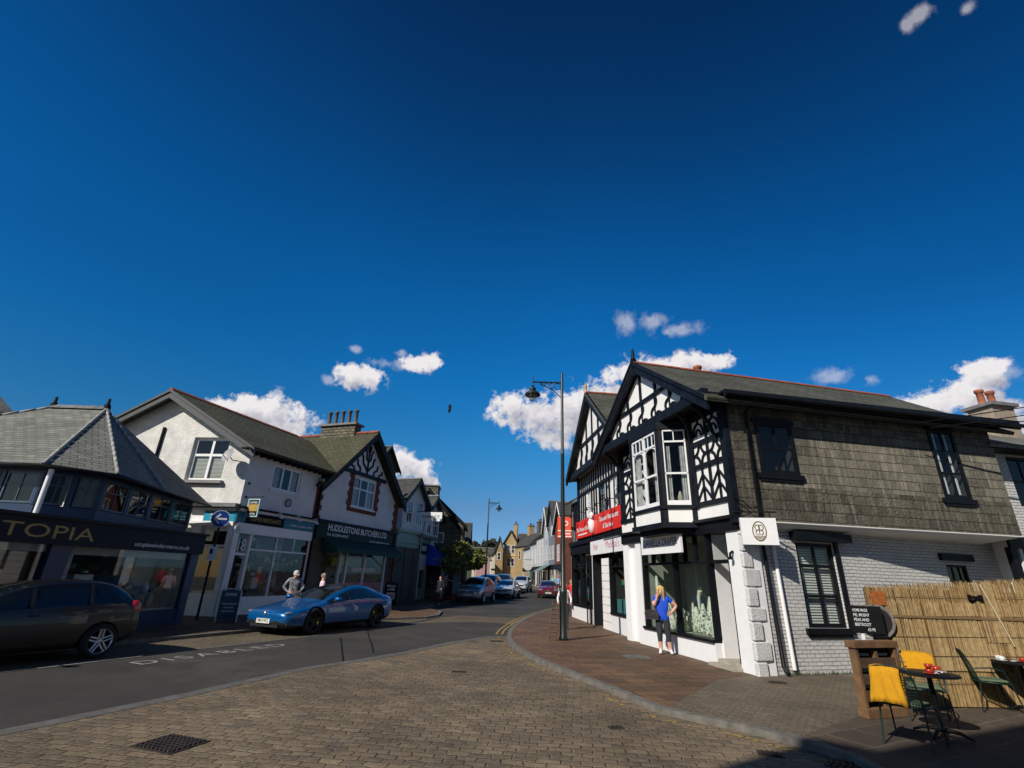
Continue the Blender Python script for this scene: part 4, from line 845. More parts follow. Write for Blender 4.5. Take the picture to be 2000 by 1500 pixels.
# shopfront on both faces
b=MB()
b.box(FG,0,2.0,0,.16,3.45,3.63); b.box(FG,0.0,2.2,0,.22,4.06,4.12); b.box(FG,1.4,2.0,0,.05,3.63,4.06); b.box(FG,1.42,1.75,0,.10,0,3.45); b.box(FG,.0,.2,-.2,.10,0,3.45); b.box(FG,.2,1.42,-.2,.04,0,.75); b.box(FG,.2,1.42,-.1,-.02,2.62,2.70); b.box(FG,.2,1.42,-.15,0,.75,.82)
b.box(FH,-.06,.22,-.1,.12,.0,3.45); b.box(FH,.0,4.72,-.1,.12,3.2,3.6); b.box(FH,.9,1.02,-.15,.06,0,3.2); b.box(FH,1.02,4.72,-.15,.05,0,.62); b.box(FH,1.15,4.55,.05,.07,.12,.52); b.box(FH,4.62,4.75,-.15,.06,0,3.2)
b.box(FH,.22,.9,-.1,.0,2.32,2.42); b.box(FH,1.02,4.62,-.1,.02,2.55,2.62); b.box(FH,1.02,4.62,-.1,.05,.62,.7)
for a in (2.5,): b.box(FH,a,a+.07,-.1,.03,.7,3.2)
b.box(FH,3.62,3.68,-.1,.03,2.6,3.2)
b.build('shopfront_frame',paint_w,hs18)
b=MB(); b.box(FG,-.1,2.25,-.0,.42,4.2,4.36); b.box(FG,-.1,2.2,0,.34,4.12,4.2); b.build('lead_cornice',lead,hs18)
b=MB(); b.box(FH,-.1,4.75,0,.28,4.2,4.28); b.build('cornice_edge',black_m,hs18)
b=MB(); b.box(FH,-.06,4.75,0,.2,4.08,4.2); b.box(FH,.0,4.72,0,.12,3.6,3.62); b.build('cornice_moulding',render_w,hs18)
b=MB(); b.box(FG,-.02,1.4,.0,.14,3.63,4.06); b.build('turquoise_fascia',teal,hs18); b=MB(); b.box(FH,-.14,.35,.0,.14,3.63,4.08); b.box(FH,2.62,4.72,.0,.14,3.63,4.06); b.build('turquoise_fascia',teal_d,hs18)
b=MB(); b.box(FH,.36,2.6,.0,.145,3.63,4.06); b.build('black_fascia',black_m,hs18)
b=MB(); text(b,FG,1.16,.146,3.87,'...freshly roasted',.10,width=.85,flip=True,bold=.01); text(b,FG,1.08,.146,3.71,'local tea & coffee',.10,width=.85,flip=True,bold=.01); text(b,FH,2.95,.146,3.76,'...freshly roasted coffee',.11,width=1.6,bold=.005); b.build('fascia_lettering',paint_w,hs18)
b=MB(); text(b,FH,.6,.15,3.76,'COFFEE MERCHANTS',.18,width=1.8,bold=.01); b.build('fascia_lettering',gold,hs18)
g=MB(); g.face([FG.P(.2,-.06,.8),FG.P(1.42,-.06,.8),FG.P(1.42,-.06,3.45),FG.P(.2,-.06,3.45)]); g.face([FH.P(1.0,-.03,.7),FH.P(4.65,-.03,.7),FH.P(4.65,-.03,3.2),FH.P(1.0,-.03,3.2)]); g.face([FH.P(.22,-.05,2.42),FH.P(.9,-.05,2.42),FH.P(.9,-.05,3.2),FH.P(.22,-.05,3.2)]); g.build('shop_glass',glass,hs18)
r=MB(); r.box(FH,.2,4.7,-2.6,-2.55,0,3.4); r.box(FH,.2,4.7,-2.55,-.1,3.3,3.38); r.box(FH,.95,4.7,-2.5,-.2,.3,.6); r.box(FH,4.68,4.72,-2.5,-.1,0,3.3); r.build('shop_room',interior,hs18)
b=MB(); text(b,FH,.36,.03,2.5,'18',.5,width=.42,bold=.01); b.build('house_number',mp('number_white',(.7,.7,.7),.5),hs18)
b=MB(); b.box(FH,.3,.88,-.5,-.45,.1,2.3); b.box(FH,.36,.82,-.45,-.44,.3,2.2,1); b.build('door',[wood_d,interior],hs18)
random.seed(21); ds=MB()
for k in range(60):
    a=1.2+3.3*random.random(); z=.75+1.6*random.random(); o=-.5-1.2*random.random(); ds.box(FH,a,a+.08+.2*random.random(),o-.1,o,z,z+.1+.2*random.random(),random.randrange(5))
ds.box(FG,.3,1.3,-.5,-.2,.82,.95,0); ds.box(FH,2.0,2.35,-.5,-.46,1.0,1.45,3); 
ds.build('window_stock',[wood_d,wood,mp('stock_grey',(.2,.2,.2)),mp('stock_pale',(.5,.5,.45)),mp('stock_blue',(.05,.15,.22))],hs18)
cols=[mp('flag_yellow',(.6,.5,.1)),mp('flag_blue',(.08,.25,.4)),mp('flag_red',(.5,.12,.1)),mp('flag_green',(.1,.35,.2)),mp('flag_orange',(.6,.3,.08))]
bt=thing('bunting',tuple(FH.P(1.2,-.12,3.1)),'colourful triangular bunting strung inside the window of shop number 18','bunting')
b=MB(); p=MB(); pts=[]
for k in range(11):
    t=k/10; a=1.3+2.9*t; z=3.1-1.7*t+.9*t*t-.35*math.sin(math.pi*t); pts.append(FH.P(a,-.12,z)); b.face([FH.P(a-.09,-.12,z),FH.P(a+.09,-.12,z-.04),FH.P(a+.0,-.12,z-.22)],k%5)
b.build('pennants',cols,bt); p.tube(pts,.006,seg=4); p.build('cord',paint_w,bt)
# spotlights, satellite dish, street sign of the shop
for i,(a,lab) in enumerate(((2.0,'white swan neck lamp over the black part of the fascia'),(3.2,'middle white swan neck lamp over the turquoise fascia'),(4.45,'white swan neck lamp nearest the brick downpipe'))):
    t=thing('fascia_lamp',tuple(FH.P(a,.2,4.1)),lab,'lamp','lamps over the coffee shop fascia'); b=MB(); b.tube([FH.P(a,.2,4.2),FH.P(a,.45,4.25),FH.P(a,.5,4.1)],.02); b.build('arm',paint_w,t); b=MB(); b.lathe(FH.P(a,.5,3.98),[(.0,.12),(.03,.12),(.11,0),(.0,.02)],seg=10); b.build('lamp_shade',paint_w,t)
sd=thing('satellite_dish',tuple(FG.P(.55,.1,6.3)),'grey satellite dish on the corner of the white house under the eaves','satellite dish')
ax=(FG.ey*1.0+FG.ex*.35+Vector((0,0,.35))).normalized(); c=FG.P(.62,.55,6.35)
b=MB(); b.lathe(c,[(.0,0),(.12,.01),(.24,.045),(.32,.09),(.325,.085),(.24,.035),(.12,-.0),(.0,-.012)],seg=20,ax=ax); b.build('dish',mp('dish_grey',(.3,.3,.31),.5),sd)
b=MB(); b.tube([c,c-ax*.2+Vector((0,0,-.1)),FG.P(.35,.0,6.2)],.02); b.tube([c-Vector((0,0,.25)),c+ax*.4-Vector((0,0,.1))],.012); b.box(FG,.5,.56,.0,.02,4.4,6.2) if False else None; b.build('bracket',darkmetal,sd)
b=MB(); b.ball(c+ax*.42-Vector((0,0,.08)),.035,.035,.035); b.build('receiver',black_m,sd)
ps=thing('projecting_sign',tuple(FH.P(.25,.6,4.4)),'small framed green and gold projecting sign at the corner of the coffee shop','hanging sign')
PS=Fr((FH.P(.25,.2,0).x,FH.P(.25,.2,0).y),105,-1)
b=MB(); b.box(PS,.0,.60,-.03,.03,3.86,4.62); b.build('frame',mp('pale_blue_frame',(.35,.5,.55),.5),ps); b=MB(); b.box(PS,.05,.55,.032,.036,3.91,4.57,0); b.box(PS,.05,.55,.037,.041,4.1,4.38,1); b.build('panel',[green_d,gold],ps)
b=MB(); text(b,PS,.09,.042,4.42,'COFFEE',.08,width=.4,bold=.01); text(b,PS,.09,.042,3.96,'LOCAL',.07,width=.4,bold=.01); b.build('lettering',paint_w,ps)
b=MB(); b.tube([PS.P(-.2,0,4.7),PS.P(.75,0,4.7)],.022); b.tube([PS.P(-.2,0,5.3),PS.P(.65,0,4.72)],.02); b.ball(PS.P(-.2,0,5.3),.06,.06,.06); b.ball(PS.P(-.2,0,4.7),.06,.06,.06); b.build('bracket',darkmetal,ps)
hl=thing('round_wall_lamp',tuple(FH.P(2.75,.1,4.75)),'round grey bulkhead lamp on the white wall below the triple window','lamp')
b=MB(); b.lathe(FH.P(2.75,.0,4.8),[(.0,.08),(.12,.07),(.17,.0)],seg=14,ax=FH.ey); b.build('lamp_glass',mp('bulkhead_glass',(.35,.36,.36),.3),hl); b=MB(); b.ribbon(FH,arc(2.75,4.8,.18,0,360,16),.05,0,.06); b.build('rim',lead,hl)
# ================================================================== butcher's gabled shop
bu=thing('butcher_shop',tuple(FH.P(8.8,0,0)),'white gabled shop with green fascia, brick edged window and branching gable timbers','building')
b=MB(); b.grid(FH,4.95,12.45,3.9,10,[(7.62,9.9,5.32,7.05)],th=.15); b.build('front_wall',render_w,bu,clip=planes(FH,8.72,9.55,0,.94))
b=MB(); b.box(FH,12.3,12.45,-7,-.2,0,6.0); b.box(FH,5,12.3,-7.1,-7,0,6.0); b.box(FH,4.6,4.96,-.3,.03,0,5.9); b.box(FH,12.42,12.75,-.3,.03,0,6.2)
random.seed(2); z=4.0
b.build('brick_pilaster',brick_red,bu)
b=MB(); z=4.0; k=0
while z<6.0:
    b.box(FH,4.96,5.06+(.12 if k%2 else 0),0,.02,z,z+.26); 
    b.box(FH,12.3-(.12 if k%2 else 0),12.42,0,.02,z,z+.26); z+=.26; k+=1
z=5.1; k=0
while z<7.1:
    e=.12 if k%2 else 0; b.box(FH,7.28-e,7.62,0,.03,z,z+.26); b.box(FH,9.9,10.24+e,0,.03,z,z+.26); z+=.26; k+=1
b.box(FH,7.3,10.2,0,.05,5.05,5.3); b.build('brick_dressing',brick_red,bu)
T=MB(); T.box(FH,6.6,10.85,.0,.1,7.14,7.36)
def br(pts): T.ribbon(FH,catmull(pts,4),.11,.0,.06)
T.box(FH,8.66,8.78,0,.06,7.36,9.4)
for sg in (-1,1):
    q=lambda d,z: (8.72+sg*d,z)
    br([q(0,7.5),q(.25,7.75),q(.5,7.95),q(.55,8.25),q(.7,8.42)]); br([q(0,8.1),q(.22,8.3),q(.25,8.6),q(.38,8.85)]); br([q(.7,7.36),q(.75,7.62),q(1.0,7.75),q(1.05,8.05)]); br([q(1.3,7.36),q(1.33,7.52),q(1.6,7.62),q(1.55,7.8)]); br([q(0,8.65),q(.1,8.85),q(.12,9.1)])
T.build('gable_timbers',timber,bu)
gz0=MB(); gz0.prism(FH,[(6.55,7.36),(10.9,7.36),(8.72,9.4)],.0,.003); gz0.build('gable_panel',panel_w,bu)
bb=MB()
for sg in (-1,1):
    a1=8.72+sg*4.25; bb.prism(FH,[(8.72,9.98),(a1,9.98-4.25*.94),(a1,9.6-4.25*.94),(8.72,9.5)],.42,.52)
bb.build('barge_board',timber,bu)
rf=MB(); 
rf.slab([FH.P(8.72,.54,10.0),FH.P(8.72,-8.2,10.0),FH.P(4.45,-8.2,5.98),FH.P(4.45,.54,5.98)],.12); rf.slab([FH.P(8.72,.54,10.0),FH.P(8.72,-8.2,10.0),FH.P(13.0,-8.2,5.98),FH.P(13.0,.54,5.98)],.12); ro=rf.build('roof',slate_green,bu)
rg=MB(); ridge(rg,FH.P(8.72,.5,10.02),FH.P(8.72,-8.2,10.02),.1); rg.build('ridge_tiles',clay,ro)
b=MB(); p=FH.P(4.55,.0,6.1); b.tube([FH.P(4.6,.35,6.22),FH.P(5.3,-2.5,6.95),FH.P(6.3,-5.2,7.8)],.09,seg=6); b.build('lead_valley',mp('valley_lead',(.4,.4,.38),.8),ro)
chimney(bu,FH,8.45,9.1,-3.7,-1.15,8.9,10.62,stone,5,buffpot,.95,.15)
window(FH,bu,7.62,9.9,5.32,7.05,(.33,.66),(.62,),paint_w,.1,.09,.1,cur='curtain',name='window')
b=MB(); b.box(FH,7.5,10.0,0,.1,5.25,5.34); b.build('sill',paint_w,bu)
b=MB(); b.box(FH,4.85,12.7,0,.3,4.2,4.32); b.box(FH,4.85,5.15,0,.22,3.35,4.2); b.box(FH,12.4,12.7,0,.22,3.35,4.2); b.build('cornice',timber,bu)
b=MB(); b.box(FH,5.15,12.4,0,.16,3.42,4.2); b.build('green_fascia',green_d,bu)
b=MB(); text(b,FH,5.8,.17,3.83,'HUDDLESTONS BUTCHERS LTD',.34,width=5.7,bold=.02); text(b,FH,5.75,.17,3.56,'Tel: 015394 43047',.14,width=1.9,bold=.01); text(b,FH,9.7,.17,3.5,'www.huddlestons.co.uk',.12,width=2.2,bold=.005); b.build('fascia_lettering',paint_w,bu)
aw=MB(); aw.faces([FH.P(5.6,.1,3.42),FH.P(12.3,.1,3.42),FH.P(12.3,1.1,2.95),FH.P(5.6,1.1,2.95),FH.P(12.3,1.1,2.72),FH.P(5.6,1.1,2.72)],[(0,1,2,3),(3,2,4,5)]); aw.face([FH.P(5.6,.1,3.42),FH.P(5.6,1.1,2.95),FH.P(5.6,1.1,2.72),FH.P(5.6,.1,2.72)]); aw.build('awning',green_aw,bu)
b=MB(); b.tube([FH.P(12.2,1.05,2.8),FH.P(12.2,.1,2.1)],.03); b.tube([FH.P(5.8,1.05,2.8),FH.P(5.8,.1,2.1)],.03); b.build('awning_arm',wood,bu)
b=MB(); b.box(FH,4.9,5.9,-.2,-.02,0,3.4); b.box(FH,12.0,12.4,-.2,.0,0,3.4); b.box(FH,5.9,7.4,-.9,-.85,0,3.4); b.box(FH,7.4,12.0,-.2,.0,0,.65); b.build('dark_pilaster',brown_p,bu)
b=MB(); 
for a in (7.4,8.0,9.7,11.9): b.box(FH,a,a+.1,-.15,.0,.65,3.3)
b.box(FH,7.4,12,-.15,.02,.65,.72); b.build('shopfront_frame',paint_w,bu)
g=MB(); g.face([FH.P(7.5,-.08,.7),FH.P(11.9,-.08,.7),FH.P(11.9,-.08,3.3),FH.P(7.5,-.08,3.3)]); g.build('shop_glass',glass,bu)
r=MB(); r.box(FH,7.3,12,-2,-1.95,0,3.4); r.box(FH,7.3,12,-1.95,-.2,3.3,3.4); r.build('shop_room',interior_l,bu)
b=MB(); 
for k in range(40): a=7.55+4.3*k/40; b.box(FH,a,a+.055,-.06,-.05,.75,1.28)
b.build('striped_skirt_red',mp('stripe_red',(.5,.04,.1),.8),bu); b=MB(); b.box(FH,7.52,11.88,-.07,-.062,.75,1.28); b.box(FH,8.6,11.0,-.07,-.05,1.85,2.05); b.build('striped_skirt_white',mp('stripe_white',(.65,.6,.6),.8),bu)
b=MB(); text(b,FH,8.7,-.045,1.89,'TRADITIONAL FAMILY BUTCHER',.11,width=2.2,bold=.02); b.build('window_lettering',red_l,bu)
b=MB(); random.seed(8)
for k in range(40): a=7.6+4.2*random.random(); b.ball(FH.P(a,-.3-.3*random.random(),1.35+.25*random.random()),.1,.1,.07,0,6,4)
b.box(FH,8.3,11.7,-1.5,-1.2,2.1,2.6,1); b.build('display_greens',[mp('display_green',(.06,.16,.04)),mp('display_lime',(.35,.45,.05))],bu)
b=MB(); b.tube([FH.P(4.72,.12,6.0),FH.P(4.78,.12,5.8),FH.P(4.78,.12,0)],.06); b.build('downpipe',black_m,bu)
# ================================================================== navy shop at the left
U=(-11.2,18.93); FU=Fr(U,8,-1)
ut=thing('navy_shop',tuple(FU.P(-4,0,0)),'navy blue shop with gilt letters under an octagonal slate roof at the left edge','building')
b=MB(); b.box(FU,-.3,.05,-.3,.05,0,2.23); b.box(FU,-5.3,-4.75,-.3,.05,0,2.23); b.box(FU,-4.75,-.3,-.25,.03,0,.45); b.box(FU,-12,-5.3,-.25,.03,0,.45); b.box(FU,-12.0,-11.7,-.3,.05,0,2.23); b.box(FU,-8.3,-8.1,-.2,.02,.45,2.23); b.build('navy_pilaster',navy,ut)
b=MB(); b.box(FU,-12,.1,-.1,.16,2.23,2.86); b.build('fascia',navy_d,ut)
b=MB(); b.box(FU,-12,.15,-.1,.24,2.861,2.93); b.build('fascia_cornice',black,ut)
b=MB(); text(b,FU,-7.35,.165,2.38,'UTOPIA',.34,width=3.05); b.build('gilt_lettering',gold,ut)
b=MB(); text(b,FU,-2.9,.165,2.35,'utopiawindermere.co.uk',.13,width=2.3,bold=.008); b.build('web_lettering',paint_w,ut)
g=MB(); g.face([FU.P(-4.75,-.05,.45),FU.P(-.3,-.05,.45),FU.P(-.3,-.05,2.23),FU.P(-4.75,-.05,2.23)]); g.face([FU.P(-11.7,-.05,.45),FU.P(-5.3,-.05,.45),FU.P(-5.3,-.05,2.23),FU.P(-11.7,-.05,2.23)]); g.build('shop_glass',glass,ut)
b=MB(); b.box(FU,-4.75,-.3,-.18,-.1,2.02,2.23); b.box(FU,-11.7,-5.3,-.18,-.1,2.05,2.23); b.box(FU,-4.75,-4.5,-.2,-.1,.45,2.23); b.box(FU,-4.5,-.3,-1.4,-.15,.4,.5); b.box(FU,-.35,-.3,-1.6,-.1,.45,2.23); b.build('window_surround',mp('pale_surround',(.42,.42,.38),.7),ut)
r=MB(); r.box(FU,-12,-.3,-2.6,-2.5,0,2.9); r.box(FU,-12,.0,-6,-.2,2.86,2.9); r.box(FU,-12,-11.9,-2.5,-.2,0,2.8); r.build('shop_room',interior,ut)
random.seed(14); ds=MB()
for k in range(26):
    a=-4.2+3.6*random.random(); h=.15+.35*random.random(); ds.lathe(FU.P(a,-.4-.8*random.random(),.95 if k%2 else .52),[(.05,0),(.12,h*.4),(.1,h*.7),(.02,h)],k%3,8)
ds.box(FU,-2.6,-.5,-1.0,-.9,.5,1.0,0); ds.box(FU,-3.9,-3.3,-.8,-.5,.5,1.5,0); ds.box(FU,-1.3,-.5,-1.2,-1.1,1.0,2.1,0)
ds.build('window_display',[mp('display_cream',(.5,.5,.46)),mp('display_sage',(.28,.34,.28)),mp('display_dark',(.06,.05,.05))],ut)
tp=thing('topiary_plant',tuple(FU.P(-.95,-.5,.5)),'small round topiary ball plant standing inside the navy shop window','plant')
b=MB(); random.seed(5)
for k in range(260):
    v=Vector((random.gauss(0,1),random.gauss(0,1),random.gauss(0,1))).normalized()*.17; c=FU.P(-.95,-.5,1.3)+v; d=Vector((random.gauss(0,1),random.gauss(0,1),random.gauss(0,1))).normalized()*.03; e=d.cross(v).normalized()*.02; b.face([c-d,c+e,c+d,c-e])
b.build('foliage',mp('topiary_leaf',(.02,.035,.015),.8),tp); b=MB(); b.tube([FU.P(-.95,-.5,.7),FU.P(-.95,-.5,1.2)],.015); b.build('stem',wood_d,tp); b=MB(); b.lathe(FU.P(-.95,-.5,.5),[(0,0),(.09,0),(.12,.2),(.1,.2)],seg=10); b.build('pot',lead,tp)
# octagonal upper storey
pl=[(-21.5,13.55),(-14.0,13.5),(-12.62,13.5),(-11.72,14.5),(-12.15,17.2),(-12.6,20.2),(-21.5,20.4)]
ev=[(-21.6,13.1),(-13.9,13.05),(-12.35,13.05),(-11.25,14.25),(-11.75,17.1),(-12.3,20.9),(-21.6,21.2)]
def wallseg(p,q,n,z0=2.93,z1=4.22):
    d=Vector(q)-Vector(p); F=Fr(p,math.degrees(math.atan2(d.x,d.y)),-1); L=d.length
    b=MB(); b.box(F,0,L,-.12,0,z0,z0+.3); b.box(F,0,L,-.12,0,z1-.14,z1); b.box(F,-.03,.1,-.12,.03,z0+.3,z1-.14); b.box(F,L-.1,L+.03,-.12,.03,z0+.3,z1-.14)
    for k in range(1,n): x=L*k/n; b.box(F,x-.06,x+.06,-.12,.02,z0+.3,z1-.14)
    b.build('bay_wall',navy,ut)
    for k in range(n):
        a0=L*k/n+.1; a1=L*(k+1)/n-.1; window(F,ut,a0,a1,z0+.32,z1-.14,(.5,),(.62,),mp('navy_sash',(.05,.08,.12),.4) if 'navy_sash' not in MATS else MATS['navy_sash'],.05,.03,.05,room=interior,depth=.4)
wallseg(pl[0],pl[1],4) if False else None
d0=[((-19.4,13.5),(-15.9,13.5),3),((-15.9,13.5),(-12.62,13.5),3),(pl[2],pl[3],2),(pl[3],pl[4],2),(pl[4],pl[5],2)]
for p,q,n in d0: wallseg(p,q,n)
b=MB(); b.box(W0,-12.75,-12.6,-13.55,-13.42,2.9,4.3) if False else None
R0=Vector((-16.7,17.2,7.05)); R1=Vector((-14.75,17.2,7.05)); ez=4.2
E3=[Vector((x,y,ez)) for x,y in ev]
rf=MB(); rf.slab([R0,R1,E3[2],E3[1]],.08) if False else None
def tri(*p): rf.face(p)
W_=Vector((-20.2,13.05,ez)); 
tri(R0,R1,E3[2],W_); tri(R1,E3[3],E3[2]); tri(R1,E3[4],E3[3]); tri(R1,E3[5],E3[4]); tri(R0,Vector((-20.2,21.2,ez)),E3[5],R1); tri(R0,W_,Vector((-20.2,21.2,ez)))
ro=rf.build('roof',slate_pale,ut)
hp_=MB()
for e in (E3[2],E3[3],E3[4],W_):
    d=R1 if e is not W_ else R0; n=14
    for k in range(n): hp_.tube([e.lerp(d,k/n)+Vector((0,0,.02)),e.lerp(d,(k+.9)/n)+Vector((0,0,.035))],.05,seg=5)
hp_.build('hip_tiles',mp('hip_stone',(.3,.31,.29),.8,var=.3),ro)
rg=MB(); ridge(rg,R0+Vector((0,0,.06)),R1+Vector((0,0,.06)),.1,step=.3); rg.build('ridge_tiles',lead,ro)
fn=MB()
for r_ in (R0,R1): fn.lathe(r_+Vector((0,0,.0)),[(.12,0),(.1,.15),(.05,.22),(.045,.4),(.0,.42)],seg=6)
fn.build('finial',black_m,ro)
b=MB(); b.tube([E3[1]-Vector((3,0,.03)),E3[2]-Vector((0,0,.03)),E3[3]-Vector((0,0,.03)),E3[4]-Vector((0,0,.03)),E3[5]-Vector((0,0,.03))],.06,seg=6); b.build('gutter',black,ut)
b=MB(); b.face([(x,y,4.15) for x,y in ev[1:]]); b.face([(x,y,2.95) for x,y in [(-12.0,11),(-10.9,11.2),(-10.9,18.9),(-12,21)]]) if False else None; b.build('eaves_soffit',navy_d,ut)
b=MB(); b.face([FU.P(-12,.2,2.94),FU.P(.1,.2,2.94),FU.P(.1,-8,2.98),FU.P(-12,-8,2.98)]); b.build('flat_lead_roof',lead,ut)
b=MB(); b.lathe(Vector((-12.25,13.25,2.95)),[(.06,0),(.06,1.2)],seg=8); b.build('corner_post',paint_w,ut)
# taller dark gabled house at the left edge
lh=thing('left_edge_house',(-27,22,0),'dark eaves corner of a taller slate roofed house at the far left edge','building')
b=MB(); b.box(W0,-34,-21.9,-30,-20.5,0,9.2) if False else None
v=Vector((-22.6,19.6,0))
b=MB(); b.faces([(-38,24.4,0),(-25.9,24.4,0),(-31,30,0),(-38,30,0),(-38,24.4,8.6),(-25.9,24.4,8.6),(-31,30,8.6),(-38,30,8.6)],[(0,1,5,4),(1,2,6,5),(2,3,7,6),(3,0,4,7),(4,5,6,7)]); b.build('wall',black_m,lh)
b=MB(); b.slab([(-38,23.9,8.8),(-25.1,23.9,8.8),(-31.5,28.2,11.6),(-38,28.2,11.6)],.2); b.slab([(-25.1,23.9,8.8),(-30.9,29.9,8.8),(-31.5,28.2,11.6)],.2); b.build('roof',slate_dark,lh)
# ================================================================== the street running away
FHd=lambda s,o=0,z=0: FH.P(s,o,z)
def fwin(F,par,a0,a1,z0,z1,fm=paint_w,nv=1,nh=1,o=.0,fw=.07,pm=None):
    b=MB(); b.box(F,a0,a1,o,o+.05,z0,z0+fw); b.box(F,a0,a1,o,o+.05,z1-fw,z1); b.box(F,a0,a0+fw,o,o+.05,z0+fw,z1-fw); b.box(F,a1-fw,a1,o,o+.05,z0+fw,z1-fw)
    for k in range(1,nv+1): x=a0+(a1-a0)*k/(nv+1); b.box(F,x-fw/3,x+fw/3,o,o+.045,z0+fw,z1-fw)
    for k in range(1,nh+1): z=z0+(z1-z0)*k/(nh+1); b.box(F,a0+fw,a1-fw,o,o+.043,z-fw/3,z+fw/3)
    w_=b.build('window',fm,par); g=MB(); g.face([F.P(a0,o+.012,z0),F.P(a1,o+.012,z0),F.P(a1,o+.012,z1),F.P(a0,o+.012,z1)]); g.build('pane',pm or dark_pane,w_); return w_
dark_pane=carpaint('dark_window_pane',(.02,.025,.03),0,.15)
def house(name,label,F,s0,s1,dep,ze,zr,mode,wm,rm,wins=(),z0=-.3,oh=.35,barge=None,shop=None,chim=(),ridge_m=None,fm=paint_w,bands=()):
    t=thing(name,tuple(F.P((s0+s1)/2,0,z0)),label,'building')
    b=MB(); L=s1-s0; m=(s0+s1)/2
    zb=z0 if shop is None else z0
    b.face([F.P(s0,0,zb),F.P(s1,0,zb),F.P(s1,0,ze),F.P(s0,0,ze)]); b.face([F.P(s0,-dep,zb),F.P(s1,-dep,zb),F.P(s1,-dep,ze),F.P(s0,-dep,ze)])
    for s in (s0,s1): b.face([F.P(s,0,zb),F.P(s,-dep,zb),F.P(s,-dep,ze),F.P(s,0,ze)])
    r=MB()
    if mode=='gable':
        b.face([F.P(s0,0,ze),F.P(s1,0,ze),F.P(m,0,zr)]); b.face([F.P(s0,-dep,ze),F.P(s1,-dep,ze),F.P(m,-dep,zr)])
        k=(zr-ze)/(L/2)
        for sg in (-1,1):
            e=m+sg*(L/2+oh); zz=zr-k*(L/2+oh); r.slab([F.P(m,oh,zr+.1),F.P(m,-dep,zr+.1),F.P(e,-dep,zz+.1),F.P(e,oh,zz+.1)],.12)
        ra,rb=F.P(m,oh,zr+.12),F.P(m,-dep,zr+.12)
    else:
        for s in (s0,s1): b.face([F.P(s,0,ze),F.P(s,-dep,ze),F.P(s,-dep/2,zr)])
        k=(zr-ze)/(dep/2)
        for o0,sg in ((0,1),(-dep,-1)):
            e=o0+sg*oh; zz=ze-k*oh; r.slab([F.P(s0-oh*.6,-dep/2,zr+.1),F.P(s1+oh*.6,-dep/2,zr+.1),F.P(s1+oh*.6,e,zz+.1),F.P(s0-oh*.6,e,zz+.1)],.12)
        ra,rb=F.P(s0-oh*.6,-dep/2,zr+.12),F.P(s1+oh*.6,-dep/2,zr+.12)
    b.build('wall',wm,t); ro=r.build('roof',rm,t)
    g=MB(); ridge(g,ra,rb,.08,step=.5); g.build('ridge_tiles',ridge_m or lead,ro)
    if barge:
        bb=MB()
        if mode=='gable':
            for sg in (-1,1): e=m+sg*(L/2+oh); zz=zr-k*(L/2+oh); bb.prism(F,[(m,zr+.08),(e,zz+.08),(e,zz-.22),(m,zr-.25)],oh-.02,oh+.06)
        else:
            FE=Fr((F.P(s0,0,0).x,F.P(s0,0,0).y),F.az+90,1)
            q=[F.P(s0-oh*.7,oh,ze-k*oh),F.P(s0-oh*.7,-dep/2,zr)]
            bb.faces([q[0]+Vector((0,0,.12)),q[1]+Vector((0,0,.14)),q[1]-Vector((0,0,.25)),q[0]-Vector((0,0,.25))],[(0,1,2,3)])
        bb.build('barge_board',barge,t)
    for w_ in wins: fwin(F,t,*w_[:4],fm=fm,nv=w_[4] if len(w_)>4 else 1,nh=w_[5] if len(w_)>5 else 1)
    for z,h,mt in bands:
        c=MB(); c.box(F,s0,s1,0,.1,z,z+h); c.build('band',mt,t)
    if shop:
        fm2,gm=shop; c=MB(); c.box(F,s0,s1,.0,.18,3.0,3.55); c.build('shop_fascia',fm2,t)
        c=MB(); c.box(F,s0,s0+.3,0,.14,z0,3.0); c.box(F,s1-.3,s1,0,.14,z0,3.0); c.box(F,s0+.3,s1-.3,0,.08,z0,.7); c.build('pilaster',gm,t)
        fwin(F,t,s0+.3,s1-.3,.7,3.0,gm,2,0)
    for a0,a1,o0,o1,zz,pots,cm in chim: chimney(t,F,a0,a1,o0,o1,ze,zz,cm,pots,buffpot,.5,.1)
    return t
# --- left row
FHs=Fr((FH.P(0,-.5,0).x,FH.P(0,-.5,0).y),19,-1)
ph=house('pharmacy_house','white gabled house beyond the butcher with slate roof slope facing the viewer',FHs,14.3,17.4,7,6.9,8.35,'gable',render_w,slate_dark,[(14.7,15.5,5.1,6.7,1,1),(16.0,17.0,5.1,6.8,2,1)],barge=black,shop=None,z0=3.4)
h2=house('narrow_white_house','narrow white gabled house squeezed between the first slate roofed one and the rubble gable',FHs,17.7,20.0,6,6.2,7.55,'gable',render_w,slate_dark,[(17.9,18.6,4.6,6.2,1,1),(18.9,19.8,4.6,6.2,2,1)],barge=black,z0=3.4)
t=thing('pharmacy_shop',tuple(FH.P(15,0,0)),'single storey shop with sage green fascia and brown columns next to the butcher','building')
b=MB(); b.box(FH,12.95,16.05,-3,.0,3.5,4.45); b.build('sage_fascia',sage,t)
b=MB(); b.box(FH,12.9,16.1,-3,.08,3.78,3.86); b.box(FH,12.9,16.2,-3,.18,4.45,4.62); b.build('cornice_strip',mp('sage_pale',(.32,.42,.38),.6),t)
b=MB(); b.box(FH,12.95,14.2,-.5,.0,0,3.5); b.box(FH,14.3,15.3,-.4,.0,0,3.5); b.box(FH,15.4,16.05,-.5,0,0,3.5); b.build('brown_column',brown_p,t)
KP=FH.P(16.05,0,0); F2=Fr((KP.x,KP.y),9,-1)
b=MB(); b.box(F2,0,4.6,-3,0,3.1,4.3); b.build('side_fascia',mp('sage_dark',(.12,.17,.14),.6),t)
